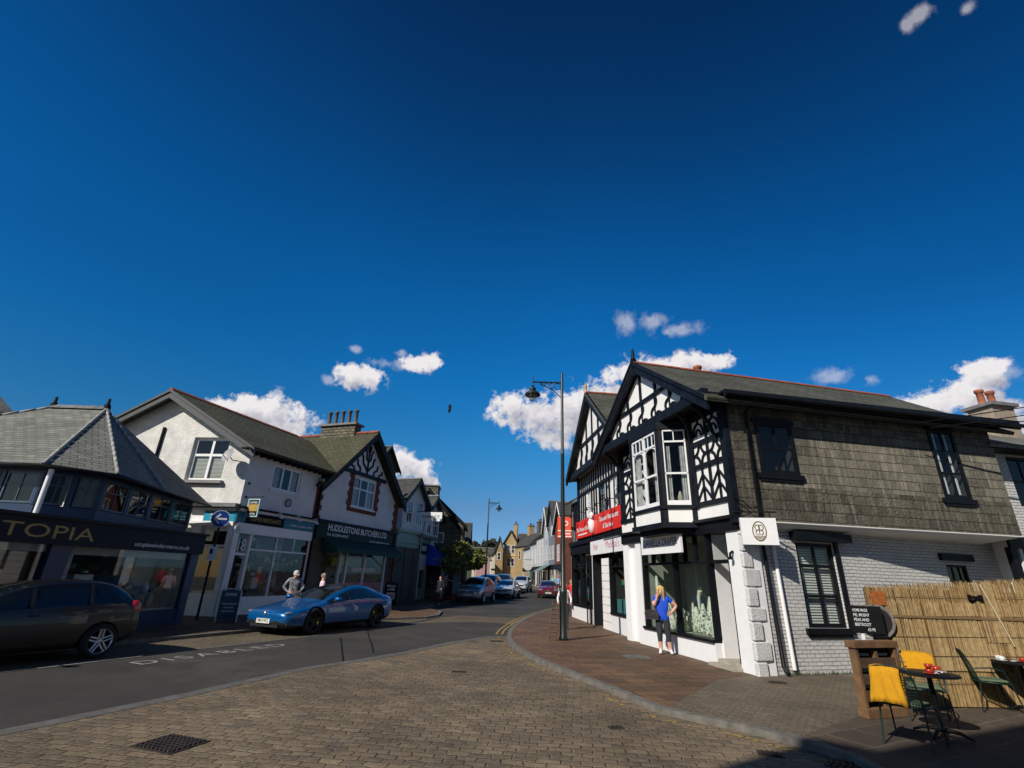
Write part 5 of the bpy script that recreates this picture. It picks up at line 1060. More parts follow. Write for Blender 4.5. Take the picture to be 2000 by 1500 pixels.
b=MB(); b.box(F2,-.2,4.8,-3,.28,4.3,4.5); b.build('side_cornice',mp('stone_cornice',(.16,.16,.14),.8),t)
b=MB(); b.box(F2,0,.35,-.3,.05,0,3.1); b.box(F2,1.8,2.2,-.3,.05,0,3.1); b.box(F2,4.2,4.6,-.3,.05,0,3.1); b.box(F2,.35,1.8,-.3,0,0,.9); b.build('stone_column',mp('pale_stone',(.22,.21,.18),.8,var=.3),t)
b=MB(); b.box(F2,.2,1.9,.0,.08,3.2,3.95); b.build('green_sign',green_d,t); b=MB(); b.box(F2,.3,1.75,.0,.07,2.1,3.15); b.box(F2,.5,1.6,.075,.09,3.4,3.75); b.build('white_sign',mp('sign_pale',(.4,.45,.46),.6),t)
b=MB(); b.face([F2.P(.35,-.1,.9),F2.P(4.2,-.1,.9),F2.P(4.2,-.1,3.1),F2.P(.35,-.1,3.1)]); b.build('window_pane',dark_pane,t)
b=MB(); b.tube([F2.P(.05,.15,.3),F2.P(.05,.15,4.6)],.05); b.box(F2,-.4,.6,.05,.25,4.55,4.62); b.build('pale_downpipe',mp('pipe_pale',(.45,.42,.3),.6),t)
sg=thing('pharmacy_sign',(-5.5,37,5.6),'white projecting pharmacy sign board with dark letters high on the left','hanging sign')
FPh=Fr((-6.35,36.9),96,-1); b=MB(); b.box(FPh,0,1.62,-.05,.05,5.42,6.05); b.build('board',paint_w,sg); b=MB(); text(b,FPh,.15,.055,5.62,'PHARMACY',.22,width=1.3,bold=.01); b.build('lettering',black_m,sg); b=MB(); b.tube([FPh.P(-.2,0,6.1),FPh.P(1.6,0,6.1)],.03); b.build('bracket',black,sg)
ba=thing('blue_awning',tuple(F2.P(5,0,3)),'bright blue canvas awning over a dark shopfront near the green tree','awning')
b=MB(); 
A_=[F2.P(2.0,.0,3.95),F2.P(3.9,.0,3.95)]; B_=[F2.P(2.0,1.75,2.75),F2.P(3.9,1.75,2.75)]; V_=[p-Vector((0,0,.35)) for p in B_]
b.faces([A_[0],A_[1],B_[1],B_[0],V_[0],V_[1],A_[0]-Vector((0,0,1.5))],[(0,1,2,3),(3,2,5,4),(0,3,4,6)]); b.build('canvas',bluecan,ba)
FA=Fr((F2.P(1.97,.2,0).x,F2.P(1.97,.2,0).y),99,-1); b=MB(); b.box(FA,.35,1.1,.03,.04,2.95,3.05) if False else text(b,FA,.3,.04,2.85,'artisan',.2,width=.8); b.build('lettering',mp('awning_letter',(.25,.35,.6),.6),ba)
b=MB(); b.tube([F2.P(2.05,.1,2.2),F2.P(2.05,1.7,2.7)],.03); b.build('arm',black,ba)
FSG=Fr((-3.75,41.3),-4,-1)
sgh=house('rubble_stone_house','rubble stone house with a steep black edged gable end facing down the street',FSG,0,5,5.6,5.35,8.4,'side',stone,slate_dark,[],barge=black_m,oh=.3)
FE=Fr((-3.75-5.6*math.cos(R(-4)),41.3+5.6*math.sin(R(-4))),86,-1)
fwin(FE,sgh,3.3,4.3,4.2,5.0,paint_w,1,0)
low=house('low_slate_roof_shop','low single storey shop with a stone slate roof under the rubble gable',Fr((-4.75,40.2),12,-1),0,1.2,3.0,3.3,4.75,'side',stone,slate_roof,[(.2,1.0,.5,2.8,2,0)],barge=None)
chm=house('tall_stone_house','tall stone house end with a broad flat chimney stack behind the gables',Fr((-5.9,48.5),-3,-1),0,6,4.5,7.4,8.4,'side',stone,slate_dark,[],chim=((-.6,1.6,-2.6,-.9,9.9,0,stone),))
b=MB(); 
house('far_slate_house','slate roofed stone house right of the broad chimney stack',Fr((-4.3,50),-3,-1),0,7,5.5,6.6,9.0,'side',stone,slate_dark,[],barge=black_m)
house('small_dormer_house','small dark house with a slate dormer stepping down behind the tree',Fr((-4.55,60),-3,-1),0,7,6,5.9,7.9,'gable',stone,slate_dark,[(2,3,3.5,5,1,1)],barge=black_m)
house('cream_far_house','small cream house far down the street beyond the lamp post',Fr((-7.5,118),85,-1),0,4.6,5,6.6,8.0,'side',cream,slate_roof,[(.6,1.4,4,5.6,0,1),(2.8,3.6,4,5.6,0,1)],z0=.3)
house('pale_far_gable','pale gabled house far down the street next to the warm stone building',Fr((-3.2,114),85,-1),0,3.4,5,6.4,8.0,'gable',cream,slate_roof,[(1.0,2.0,3.6,5.4,1,1)],z0=.3,bands=((3.2,.3,black),))
pf=house('pink_far_building','low pink building beyond the parked cars at the street end',Fr((-5.6,100),80,-1),0,2.6,4,5.0,6.6,'gable',pink_w,slate_roof,[],z0=.2)
# warm stone building closing the view
ys=house('warm_stone_building','warm sunlit stone building with a dark roof closing the street',Fr((-.5,106),100,-1),0,2.6,7,8.6,10.8,'gable',ochre,slate_dark,[(.6,1.3,6.4,8.0,0,1),(1.5,2.2,6.4,8.0,0,1),(.6,1.4,3.9,5.5,0,1),(1.5,2.2,3.9,5.5,0,1)],z0=.3,bands=((5.9,.25,mp('stone_band',(.6,.48,.26),.8)),),chim=((1.7,2.5,-2,-1,12.3,2,ochre),))
house('brown_corner_house','brown stone house wedged between the warm building and the pale gable',Fr((-1.6,104),92,-1),-.6,.9,6,7.2,9.4,'gable',stone_warm,slate_dark,[(-.2,.5,5,6.4,0,1)],z0=.3)
house('grey_roofed_terrace','grey terrace with dark roof and stone stacks where the right row bends',Fr((4.2,99),-20,1),0,8,6,7.8,10.2,'side',stone_warm,slate_dark,[(1,2,5.2,6.8,0,1),(4,5,5.2,6.8,0,1)],z0=.3,chim=((1,2.2,-3.6,-2.6,12.4,3,stone),(6,7,-3.6,-2.6,12.0,2,ochre)))
house('dark_roofed_stone_house','brown stone house with a long dark roof right of the warm building',Fr((2.3,107),96,-1),0,3.6,8,7.6,10.6,'side',stone_warm,slate_dark,[(.6,1.2,5.6,7.0,0,1),(2.2,2.8,5.6,7.0,0,1)],z0=.3,chim=((2.3,3.3,-3.6,-2.6,12.2,2,ochre),))
# --- right row, a bending terrace
FRr=Fr((6.95,61.5),-5.3,1)
row=[('brick_gable_house','brick gabled house with white edge boards behind the red banner',0,6.5,7.6,11.0,'gable',brick_red,slate_dark,[(1,2.2,3.9,5.9,1,1),(3.4,4.8,3.9,5.9,1,1),(2.6,3.6,7.0,8.6,0,1)],paint_w),
('grey_gable_house','narrow dark slate fronted gabled house left of the brick gable',6.6,11.0,9.0,11.9,'gable',greyblue,slate_dark,[(7.3,8.2,4.2,6.0,0,1),(9.2,10.2,4.2,6.0,0,1),(8.3,9.2,7.2,8.6,0,1)],black),
('tall_grey_house','tall thin grey house with a steep gable before the long white terrace',11.1,15.4,8.6,11.6,'gable',mp('pale_grey_render',(.36,.38,.4),.8),slate_dark,[(11.7,12.7,4.2,6.2,0,1),(13.5,14.6,4.2,6.2,0,1),(12.6,13.6,7.0,8.4,0,1)],paint_w),
('white_bay_house','white terrace house with a tall bay window under dark eaves',15.6,22.5,7.9,9.6,'side',mp('terrace_white',(.5,.5,.5),.8),slate_dark,[(16.2,18.0,4.0,6.4,1,1),(19.6,21.2,4.0,6.4,1,1),(16.4,17.4,6.8,7.6,0,0),(19.8,20.8,6.8,7.6,0,0)],None),
('white_terrace_house','white terrace house with narrow upper windows beyond the bay window one',22.6,30,7.4,9.2,'side',mp('terrace_grey_white',(.42,.43,.44),.8),slate_dark,[(23.2,24.6,3.9,6.3,1,1),(26.8,28.2,3.9,6.3,1,1)],None),
('pale_blue_terrace_house','pale blue grey terrace house furthest along the right row',30.2,39,7.0,9.4,'side',mp('pale_blue_render',(.42,.47,.52),.8),slate_dark,[(31,32.2,3.9,6.0,0,1),(34,35.2,3.9,6.0,0,1),(37,38,3.9,6.0,0,1)],None)]
for i,(nm,lb,a,c_,ze,zr,md,wm,rm,wn,bg) in enumerate(row):
    ch=() if i<3 else ((a+.2,a+1.3,-4.3,-3.2,zr+2.0,3 if i<5 else 2,stone if i!=4 else ochre),)
    house(nm,lb,FRr,a,c_,7,ze,zr,md,wm,rm,wn,barge=bg,shop=(black_m if i%2 else navy_d,mp('shop_pale_%d'%i,[(.5,.5,.48),(.05,.05,.06),(.35,.25,.12),(.5,.52,.5),(.15,.22,.2),(.45,.43,.4)][i],.6)),chim=ch)
t=thing('bay_window_box',tuple(FRr.P(17,0,4)),'two storey canted white bay on the white terrace house','bay window') if False else None
fb=thing('shop_awning',tuple(FRr.P(12.5,0,3)),'grey green sloping shop awning under the tall grey house','awning')
b=MB(); b.faces([FRr.P(8.5,.2,3.6),FRr.P(14.6,.2,3.6),FRr.P(14.6,1.8,2.7),FRr.P(8.5,1.8,2.7)],[(0,1,2,3)]); b.build('canvas',mp('awning_grey',(.13,.19,.18),.8),fb); b=MB(); b.tube([FRr.P(8.6,.1,2.4),FRr.P(8.6,1.75,2.68)],.03); b.build('arm',black,fb)
rs=thing('round_sign',tuple(FRr.P(24,1.1,4)),'round pale projecting sign hanging over the far right pavement','hanging sign'); FRs=Fr((FRr.P(24,.4,0).x,FRr.P(24,.4,0).y),-95,1)
b=MB(); b.prism(FRs,arc(.8,3.7,.75,0,360,20)[:-1],-.05,.05); b.build('disc',mp('disc_pale',(.5,.5,.48),.7),rs); b=MB(); b.tube([FRs.P(0,0,4.6),FRs.P(1.4,0,4.6)],.04); b.build('bracket',black,rs)
# red banner
rbn=thing('red_banner',(3.0,28.3,4.4),'orange red double banner hanging off the far end of the restaurant','banner')
FRb=Fr((3.75,28.2),-80,1); b=MB(); b.box(FRb,.05,.95,-.04,.04,3.92,5.05); b.build('cloth',mp('banner_red',(.72,.07,.02),.6),rbn)
b=MB(); b.box(FRb,.05,.95,.041,.05,4.28,4.33); b.box(FRb,.05,.95,.041,.05,3.98,4.03); b.ribbon(FRb,arc(.5,4.7,.12,60,330,8),.05,.041,.05); b.box(FRb,.25,.75,.041,.05,4.12,4.18); b.build('lettering',paint_w,rbn)
b=MB(); b.tube([FRb.P(-.3,0,5.12),FRb.P(1.0,0,5.12)],.025); b.build('bracket',black,rbn)
# small dark roofed porch and guttering at the end of the restaurant
# --- trees
def leafy(name,c,rx,ry,rz,n,cols,label,group=None,trunk=True,seed=1,ls=.12,z0=0,clumps=14,cat='tree',z_tr=None):
    random.seed(seed); t=thing(name,(c[0],c[1],z0),label,cat,group)
    cl=[]
    for k in range(clumps):
        v=Vector((random.gauss(0,1),random.gauss(0,1),random.gauss(0,1))).normalized()*random.random()**.4; r=.2+.3*random.random()
        cl.append((Vector((v.x*rx*.8,v.y*ry*.8,v.z*rz*.8)),r))
    b=MB(); C_=Vector(c)
    for k in range(n):
        p,r=cl[k%clumps]; v=Vector((random.gauss(0,1),random.gauss(0,1),random.gauss(0,1))).normalized()*(.55+.5*random.random())
        q=C_+p+Vector((v.x*rx*r,v.y*ry*r,v.z*rz*r*.9)); d=Vector((random.gauss(0,1),random.gauss(0,1),random.gauss(0,.7))).normalized(); e=d.orthogonal().normalized(); s=ls*(.6+.8*random.random())
        b.face([q-d*s,q+e*s*.55,q+d*s,q-e*s*.55],random.choice((0,0,1,2)))
    b.build('crown',cols,t)
    if trunk:
        m=MB(); zt=c[2]-rz*.3; m.tube([(c[0],c[1],z0-.1),(c[0]+.05,c[1],(z0+zt)/2),(c[0],c[1],zt)],[.02*rz+.09,.02*rz+.07,.06])
        for k in range(6):
            p,r=cl[k]; m.tube([(c[0],c[1],zt-.5),tuple(C_+p*.55),tuple(C_+p)],[.05,.035,.015],seg=5)
        m.build('trunk',mp('bark',(.07,.055,.04),.9,bmp=.005) if 'bark' not in MATS else MATS['bark'],t)
    return t
lg=[mp('leaf_light',(.13,.16,.03),.7,var=.3),mp('leaf_mid',(.08,.11,.025),.7,var=.3),mp('leaf_yellow',(.2,.19,.05),.7,var=.3)]
ld=[mp('leaf_dark',(.025,.04,.018),.8,var=.3),mp('leaf_deep',(.04,.06,.02),.8,var=.3),mp('leaf_brown',(.06,.04,.025),.8,var=.3)]
leafy('street_tree',(-3.3,39.4,3.05),1.95,1.6,1.35,9500,lg,'broad light green street tree spreading below the rubble gable',seed=3,ls=.12,z0=gz(-3,39.8),clumps=26)
leafy('hill_tree',(-9,150,9.0),3.2,3,2.6,2200,ld,'dark round tree on the skyline left of the lamp post',seed=4,ls=.5,z0=1.2)
leafy('hill_tree',(-5.2,152,9.6),2.4,2.4,3.2,2000,ld,'tallest reddish brown tree on the skyline right of the lamp post',seed=5,ls=.45,z0=1.2)
leafy('hill_tree',(-1.8,150,8.2),2.4,2.6,2.4,1800,ld,'dark tree on the skyline next to the warm stone roof',seed=6,ls=.45,z0=1.2)
leafy('hill_tree',(-14,148,10.5),3.4,3,3.2,2200,ld,'conifer like dark tree on the skyline behind the left roofs',seed=7,ls=.5,z0=1.2)
hb=MB(); random.seed(9)
xs=[-60+4*i for i in range(46)]; hz=[6.2+1.2*math.sin(i*.7)+.6*random.random() for i in range(46)]
for i in range(45):
    for j in range(6):
        f0=j/6; f1=(j+1)/6; hb.face([(xs[i],160+f0*40,1.0+hz[i]*math.sin(f0*1.57)),(xs[i+1],160+f0*40,1.0+hz[i+1]*math.sin(f0*1.57)),(xs[i+1],160+f1*40,1.0+hz[i+1]*math.sin(f1*1.57)),(xs[i],160+f1*40,1.0+hz[i]*math.sin(f1*1.57))],0,True)
hb.build('hill',mp('wooded_hill',(.05,.06,.025),.9,var=.4,nsc=.4,bmp=.3))['kind']='structure'
# houses glimpsed above the roofs on the left
house('tall_rear_house','tall house with dark pots glimpsed between the butcher roof and the cloud',Fr((-12.5,46),20,-1),0,3.4,5,11.6,13.4,'gable',stone,slate_dark,[],barge=black_m,chim=((-.9,.9,-1.6,-.6,14.0,2,stone),))
# ================================================================== street lamps
def street_lamp(x,y,H,arm,ang,label,r=.085,sc_=1.0,z=0):
    t=thing('street_lamp',(x,y,z),label,'street lamp','green black lamp posts with swan arms'); d=Vector((math.cos(ang),math.sin(ang),0))
    p=lambda a,h: Vector((x,y,z+h))+d*a
    b=MB(); b.lathe((x,y,z),[(0,0),(r*1.7,0),(r*1.8,.06),(r*1.45,.12),(r*1.45,1.35),(r*1.6,1.38),(r*1.5,1.46),(r*.98,1.52),(r*.9,3.5),(r*.72,6.0),(r*.78,6.02),(r*.78,6.08),(r*.66,6.1),(r*.55,H-.1),(r*.3,H),(0,H+.06)],seg=14); b.build('post',mp('post_green_black',(.012,.018,.018),.4) if 'post_green_black' not in MATS else MATS['post_green_black'],t)
    pm=MATS['post_green_black']; b=MB(); zt=H-.42; b.tube([p(0,zt),p(arm,zt)],.032*sc_); b.tube([p(.02,zt-.62),p(.3*arm,zt-.32),p(.75*arm,zt-.06)],.018)
    for k,(a,rr) in enumerate(((.16,.13),(.36,.10),(.54,.075),(.70,.05))): c=p(a*arm,zt-.04-rr); b.tube([c+d*rr*math.cos(2*math.pi*i/10)+Vector((0,0,rr*math.sin(2*math.pi*i/10))) for i in range(11)],.012,seg=5)
    b.tube([p(arm,zt+.22),p(arm,zt-.2)],.02); b.build('arm',pm,t)
    c=p(arm,zt-.52); b=MB(); b.lathe(c,[(.0,.36),(.05,.36),(.07,.28),(.13,.25),(.12,.18),(.09,.15),(.2,.10),(.29,.02),(.30,-.03),(.26,-.03),(.2,.04),(0,.06)],seg=18); hd=b.build('lamp_hood',pm,t)
    b=MB(); b.lathe(c,[(.17,-.03),(.15,-.16),(.08,-.25),(.0,-.28)],seg=14); b.build('lamp_glass',mk_glass('lamp_glass',(.75,.75,.7),.1) if 'lamp_glass' not in bpy.data.materials else bpy.data.materials['lamp_glass'],hd)
    return t
street_lamp(1.92,17.56,9.25,1.12,math.pi*1.0,'tall dark lamp post with a hooded lantern on the right pavement')
street_lamp(-1.75,46.2,8.35,.95,.1,'distant lamp post with hooded lantern beside the street tree',z=gz(0,46))
fr_=thing('slatted_board',(1.72,17.4,0),'narrow dark slatted board leaning against the foot of the lamp post','board')
FB=Fr((1.62,17.52),100,-1); b=MB(); b.faces([FB.P(-.1,.22,0),FB.P(-.02,.22,0),FB.P(.08,.0,1.15),FB.P(.0,.0,1.15)],[(0,1,2,3)])
b=MB()
for a in (0,.22): b.tube([FB.P(a-.16,.25,0),FB.P(a-.05,.02,1.15)],.02,seg=5)
for k in range(8): z=.12+.13*k; f=z/1.15; b.tube([FB.P(-.16+.11*f,.25-.23*f,z),FB.P(.06+.11*f,.25-.23*f,z)],.025,seg=5)
b.build('slats',wood_d,fr_)
# ================================================================== cars
SPORT=dict(st=[(2.48,.34,.50,.57,.50,.62,.50),(2.40,.20,.56,.64,.80,.84,.68),(2.05,.15,.66,.73,.93,.94,.76),(1.45,.15,.77,.80,.98,.98,.78),(.98,.16,.86,.90,.98,.965,.77),(.35,.16,.90,1.15,.97,.95,.68),(-.2,.16,.92,1.32,.97,.95,.62),(-.75,.16,.93,1.38,.97,.95,.60),(-1.25,.16,.95,1.33,.98,.96,.58),(-1.75,.17,.98,1.18,1.0,.985,.60),(-2.12,.2,.99,1.05,.97,.95,.70),(-2.38,.30,.92,.99,.90,.88,.70),(-2.48,.42,.80,.87,.76,.74,.60)],
  glass=(4,9),ws=(4,6),rear=(8,10),wb=(1.45,-1.45),r=.36)
HATCH=dict(st=[(2.12,.34,.56,.64,.52,.60,.48),(2.04,.2,.68,.78,.80,.82,.66),(1.72,.17,.80,.88,.88,.89,.72),(1.25,.17,.90,.97,.90,.90,.74),(.92,.18,.95,1.02,.90,.90,.74),(.4,.18,.98,1.28,.90,.885,.66),(-.05,.18,1.0,1.44,.90,.88,.62),(-.8,.18,1.02,1.50,.90,.88,.60),(-1.5,.18,1.06,1.46,.90,.88,.58),(-1.86,.22,1.08,1.26,.895,.87,.60),(-2.04,.27,1.0,1.08,.87,.85,.66),(-2.14,.36,.80,.95,.82,.80,.62),(-2.18,.42,.62,.78,.72,.70,.58)],
  glass=(4,9),ws=(4,6),rear=(8,10),wb=(1.3,-1.3),r=.32)
HB2=dict(HATCH); HB2['st']=HATCH['st'][:8]+[(-1.42,.18,1.06,1.47,.90,.88,.60),(-1.72,.2,1.08,1.30,.90,.88,.60),(-1.92,.26,1.02,1.10,.89,.87,.66),(-1.99,.34,.82,.97,.87,.85,.66),(-2.01,.42,.60,.80,.78,.76,.6)]; HB2['wb']=(1.3,-1.28)
tint=carpaint('car_glass',(.008,.012,.014),0,.04); trim=mp('car_trim',(.015,.015,.016),.5,var=.1); lampm=carpaint('headlamp',(.28,.30,.33),.3,.06)
def car(name,kind,label,loc,az,paint,group='cars on the road',sc_=1.0,zs=1.0,spoke=chrome,cal=None,plate=None,roof=None,front=True,xs=1.0,rimr=.72,nsp=5,rearlamps=True):
    K=dict(kind); st=[(x*xs,zl,zb*zs,zt*zs,wl,wb,wt) for x,zl,zb,zt,wl,wb,wt in K['st']]
    bm=bmesh.new(); rows=[]
    for x,zl,zb,zt,wl,wb,wt in st:
        zm=zl+(zb-zl)*.55
        h=[(0,zl),(wl*.84,zl),(wl*.98,zl+.10),(max(wl,wb)*1.005,zm),(wb,zb),(wt+.035,zt-.05*(1 if zt-zb>.15 else .4)),(wt-.03,zt-.012),(wt*.55,zt+.012),(0,zt+.025)]
        ring=[bm.verts.new((x,y,z)) for y,z in h]+[bm.verts.new((x,-y,z)) for y,z in reversed(h[1:-1])]
        rows.append(ring)
    n=len(rows[0]); g0,g1=K['glass']
    for i in range(len(rows)-1):
        for k in range(n):
            f=bm.faces.new((rows[i][k],rows[i][(k+1)%n],rows[i+1][(k+1)%n],rows[i+1][k])); m=0
            kk=k if k<8 else n-1-k
            if kk==4 and g0<=i<g1: m=1
            if kk in (6,7) and K['ws'][0]<=i<K['ws'][1]: m=2
            if kk in (6,7) and K['rear'][0]<=i<K['rear'][1]: m=3
            if kk in (0,1): m=4
            if roof and kk in (6,7) and K['ws'][1]<=i<K['rear'][0]: m=4
            f.material_index=m; f.smooth=True
    bm.faces.new(rows[0]); bm.faces.new(list(reversed(rows[-1])))
    bmesh.ops.recalc_face_normals(bm,faces=bm.faces)
    me=bpy.data.meshes.new('cage'); bm.to_mesh(me); bm.free()
    for q in (paint,tint,tint,tint,trim): me.materials.append(q)
    o=bpy.data.objects.new('cage',me); sc.collection.objects.link(o); o.modifiers.new('s','SUBSURF').levels=2; o.modifiers['s'].render_levels=2
    cut=[]
    r=K['r']
    for wx in K['wb']:
        for sy in (1,-1):
            cb=MB(); cb.lathe((wx*xs,sy*.66,r),[(0,0),(r*1.13,0),(r*1.13,.5),(0,.5)],seg=28,ax=Vector((0,sy,0)),sm=False); co_=cb.build('cut',trim,None,world=False,merge=True); cut.append(co_)
            bo=o.modifiers.new('b','BOOLEAN'); bo.object=co_; bo.operation='DIFFERENCE'; bo.solver='EXACT'
    bpy.context.view_layer.update(); dg=bpy.context.evaluated_depsgraph_get()
    em=bpy.data.meshes.new_from_object(o.evaluated_get(dg))
    bpy.data.objects.remove(o)
    for c in cut: bpy.data.objects.remove(c)
    t=thing(name,loc,label,'car',group,rz=R(90-az)); t.scale=(sc_,)*3; t.rotation_euler=(0,0,R(90-az))
    bm=bmesh.new(); bm.from_mesh(em)
    def part(nm,test,mat,par=t,off=0):
        b2=bm.copy(); dele=[f for f in b2.faces if not test(f)]; bmesh.ops.delete(b2,geom=dele,context='FACES')
        if not b2.faces: b2.free(); return None
        m2=bpy.data.meshes.new(nm); b2.to_mesh(m2); b2.free()
        m2.materials.clear(); m2.materials.append(mat)
        for p in m2.polygons: p.material_index=0
        return obj(nm,m2,par)
    body=part('body',lambda f:f.material_index==0 or f.material_index>4,paint); part('underbody',lambda f:f.material_index==4,trim)
    part('windscreen',lambda f:f.material_index==2,tint); part('rear_window',lambda f:f.material_index==3,tint)
    part('side_window',lambda f:f.material_index==1 and f.calc_center_median().y>0,tint); part('side_window',lambda f:f.material_index==1 and f.calc_center_median().y<0,tint)
    bm.free()
    def at_side(x,z):   # half width of body at x
        for a,b_ in zip(st,st[1:]):
            if b_[0]<=x<=a[0]:
                u=(a[0]-x)/(a[0]-b_[0]); wb=a[5]+(b_[5]-a[5])*u; wt=a[6]+(b_[6]-a[6])*u; zb=a[2]+(b_[2]-a[2])*u; zt=a[3]+(b_[3]-a[3])*u
                return (wb if z<zb else wb+(wt-wb)*(z-zb)/(zt-zb)),zb,zt
    L0=lambda *a:MB()
    for wx in K['wb']:
        for sy in (1,-1):
            c=Vector((wx*xs,sy*.76,r)); ax=Vector((0,sy,0)); b=MB(); b.lathe(c,[(r*.62,.0),(r*.9,-.0),(r*.98,.03),(r,.08),(r,.15),(r*.97,.19),(r*.85,.215),(r*rimr,.21),(r*rimr,.0)],seg=28,ax=ax); tw=b.build('wheel',rubber,t,world=False)
            b=MB(); b.lathe(c,[(r*rimr,.205),(r*(rimr-.06),.19),(r*(rimr-.08),.12),(r*(rimr-.06),.05)],seg=24,ax=ax)
            b.lathe(c,[(0,.185),(.055,.185),(.07,.15),(.05,.1)],seg=12,ax=ax)
            for k in range(nsp):
                for e in ((-.13,.13) if nsp==5 else (0,)):
                    a0=2*math.pi*k/nsp+.3; d=Vector((math.cos(a0),0,math.sin(a0))); d2=Vector((math.cos(a0+e),0,math.sin(a0+e))); q=Vector((-math.sin(a0),0,math.cos(a0)))
                    p1=c+d*.04+q*e*.25+ax*.17; p2=c+d2*r*(rimr-.03)+ax*.19; b.tube([p1,p2],[.028,.022],seg=6)
            b.build('rim',spoke,tw,world=False)
            b=MB(); b.lathe(c,[(0,.02),(r*.6,.02),(r*.6,.06),(0,.06)],seg=20,ax=ax); b.build('brake_disc',darkmetal,tw,world=False)
            if cal: 
                b=MB(); n=6; s0=(.6 if wx>0 else 2.5) if sy>0 else (.6 if wx>0 else 2.5); 
                s0=2.7 if wx>0 else .2
                vs=[c+Vector((math.cos(s0+.2*i),0,math.sin(s0+.2*i)))*rr+ax*.15 for rr in (r*.34,r*.64) for i in range(n)]; vs+= [v-ax*.05 for v in vs]
                b.faces(vs,[(i,i+1,n+i+1,n+i) for i in range(n-1)]+[(i,i+1,2*n+i+1,2*n+i) for i in range(n-1)]+[(n+i,n+i+1,3*n+i+1,3*n+i) for i in range(n-1)]); b.build('brake_caliper',cal,tw,world=False)
    # lamps, grille, plates, mirrors
    fx=st[0][0]; rx=st[-1][0]
    for sy in (1,-1):
        b=MB(); 
        if kind is SPORT: b.ball((fx-.22,sy*.73,.60),.17,.10,.045,0,14,8)
        else: b.ball((fx-.15,sy*.66,.70*zs),.17,.20,.085,0,14,8)
        b.build('headlight',lampm,t,world=False)
        b=MB(); 
        if kind is SPORT: b.ball((rx+.1,sy*.62,.86),.1,.24,.035,0,12,6)
        else: b.ball((rx+.15,sy*.80,.92*zs),.14,.075,.17,0,12,8)
        b.build('tail_light',red_l,t,world=False)
        wbw,zb,zt=at_side(.72*xs,.9*zs); b=MB(); b.ball((.70*xs,sy*(wbw+.13),zb+.08),.09,.13,.075,0,12,8); b.build('wing_mirror',paint,t,world=False)
        b=MB(); b.tube([(.68*xs,sy*(wbw-.03),zb+.01),(.68*xs,sy*(wbw+.08),zb+.04)],.025); b.build('mirror_arm',trim,t,world=False)
        b=MB()
        for px in ((.02,),( .02,-.95)) [1 if kind is not SPORT else 0]:
            w1,zb,zt=at_side(px*xs,0); b.faces([(px*xs+.035,sy*(w1+.006),zb+.02),(px*xs-.035,sy*(w1+.006),zb+.02),(px*xs-.075,sy*(at_side(px*xs,zt)[0]+.045),zt-.06),(px*xs-.01,sy*(at_side(px*xs,zt)[0]+.045),zt-.06)],[(0,1,2,3)])
        b.build('door_pillar',trim,t,world=False)
        for px in ((.18,-.82) if kind is SPORT else (.05,-.9)):
            b=MB(); w1,zb,zt=at_side(px*xs,.5); b.tube([(px*xs-.02,sy*(w1+.012),zb-.13),(px*xs-.2,sy*(w1+.012),zb-.12)],.014,seg=6); b.build('door_handle',paint,t,world=False)
        b=MB()
        for px in ((.85,-.12,-1.08) if kind is SPORT else (.85,-.02,-.98)):
            w1,zb,zt=at_side(px*xs,.5); w0=max(w1,[q for q in st if q[0]<=px*xs+.5][0][4])
            b.faces([(px*xs+.006,sy*(w1+.001),zb-.02),(px*xs-.006,sy*(w1+.001),zb-.02),(px*xs-.006,sy*(w0*.992),.32),(px*xs+.006,sy*(w0*.992),.32)],[(0,1,2,3)])
        b.build('door_gap',trim,t,world=False)
    b=MB()
    if kind is SPORT:
        b.box(W0,fx-.3,fx-.03,-.55,.55,.22,.30); b.box(W0,fx-.3,fx-.13,.62,.80,.28,.42); b.box(W0,fx-.3,fx-.13,-.80,-.62,.28,.42)
    else:
        b.box(W0,fx-.12,fx+.012,-.50,.50,.56*zs,.68*zs); b.box(W0,fx-.12,fx+.012,-.62,.62,.26,.42)
    b.build('grille',trim,t,world=False)
    if kind is not SPORT:
        b=MB(); b.box(W0,fx+.012,fx+.02,-.5,.5,.605*zs,.62*zs); b.build('grille_bar',chrome,t,world=False)
    b=MB(); b.lathe((fx-.01,0,.58 if kind is SPORT else .65*zs),[(0,.03),(.05,.03),(.055,0)],seg=12,ax=Vector((1,0,.2))); b.build('badge',chrome,t,world=False)
    pz=.38 if kind is SPORT else .46*zs
    b=MB(); b.box(W0,fx+.0,fx+.022,-.26,.26,pz-.06,pz+.06); pl_=b.build('number_plate',plate_w,t,world=False)
    if plate:
        FPt=Fr((fx+.024,-.23),0,-1); FPt=Fr((fx+.0,.0),0,-1); b=MB(); vs,fs=text_geo(plate,.01); x0=min(v.x for v in vs); x1=max(v.x for v in vs)
        b.faces([(fx+.025,-.23+(v.x-x0)/(x1-x0)*.46,pz-.035+v.y*.09/.72) for v in vs],fs); b.build('plate_letters',black_m,pl_,world=False)
    b=MB(); b.box(W0,rx-.02,rx+.02,-.26,.26,.62*zs,.72*zs); b.build('rear_number_plate',mp('plate_yellow',(.6,.45,.05),.4) if 'plate_yellow' not in MATS else MATS['plate_yellow'],t,world=False)
    return t
cz=lambda x,y:gz(x,y)+RD+.006
bl=car('sports_car',SPORT,'metallic blue low sports saloon with yellow brake calipers parked before the coffee shop',(-6.35,19.35,cz(0,19)),204.5,carpaint('blue_metallic',(.0,.095,.31),.3,.3),sc_=1.07,spoke=mp('black_rim',(.02,.02,.022),.35,metal=.5),cal=mp('caliper_yellow',(.85,.78,.03),.4),plate='OM10 WCL',roof=True,group='cars parked along the left kerb')
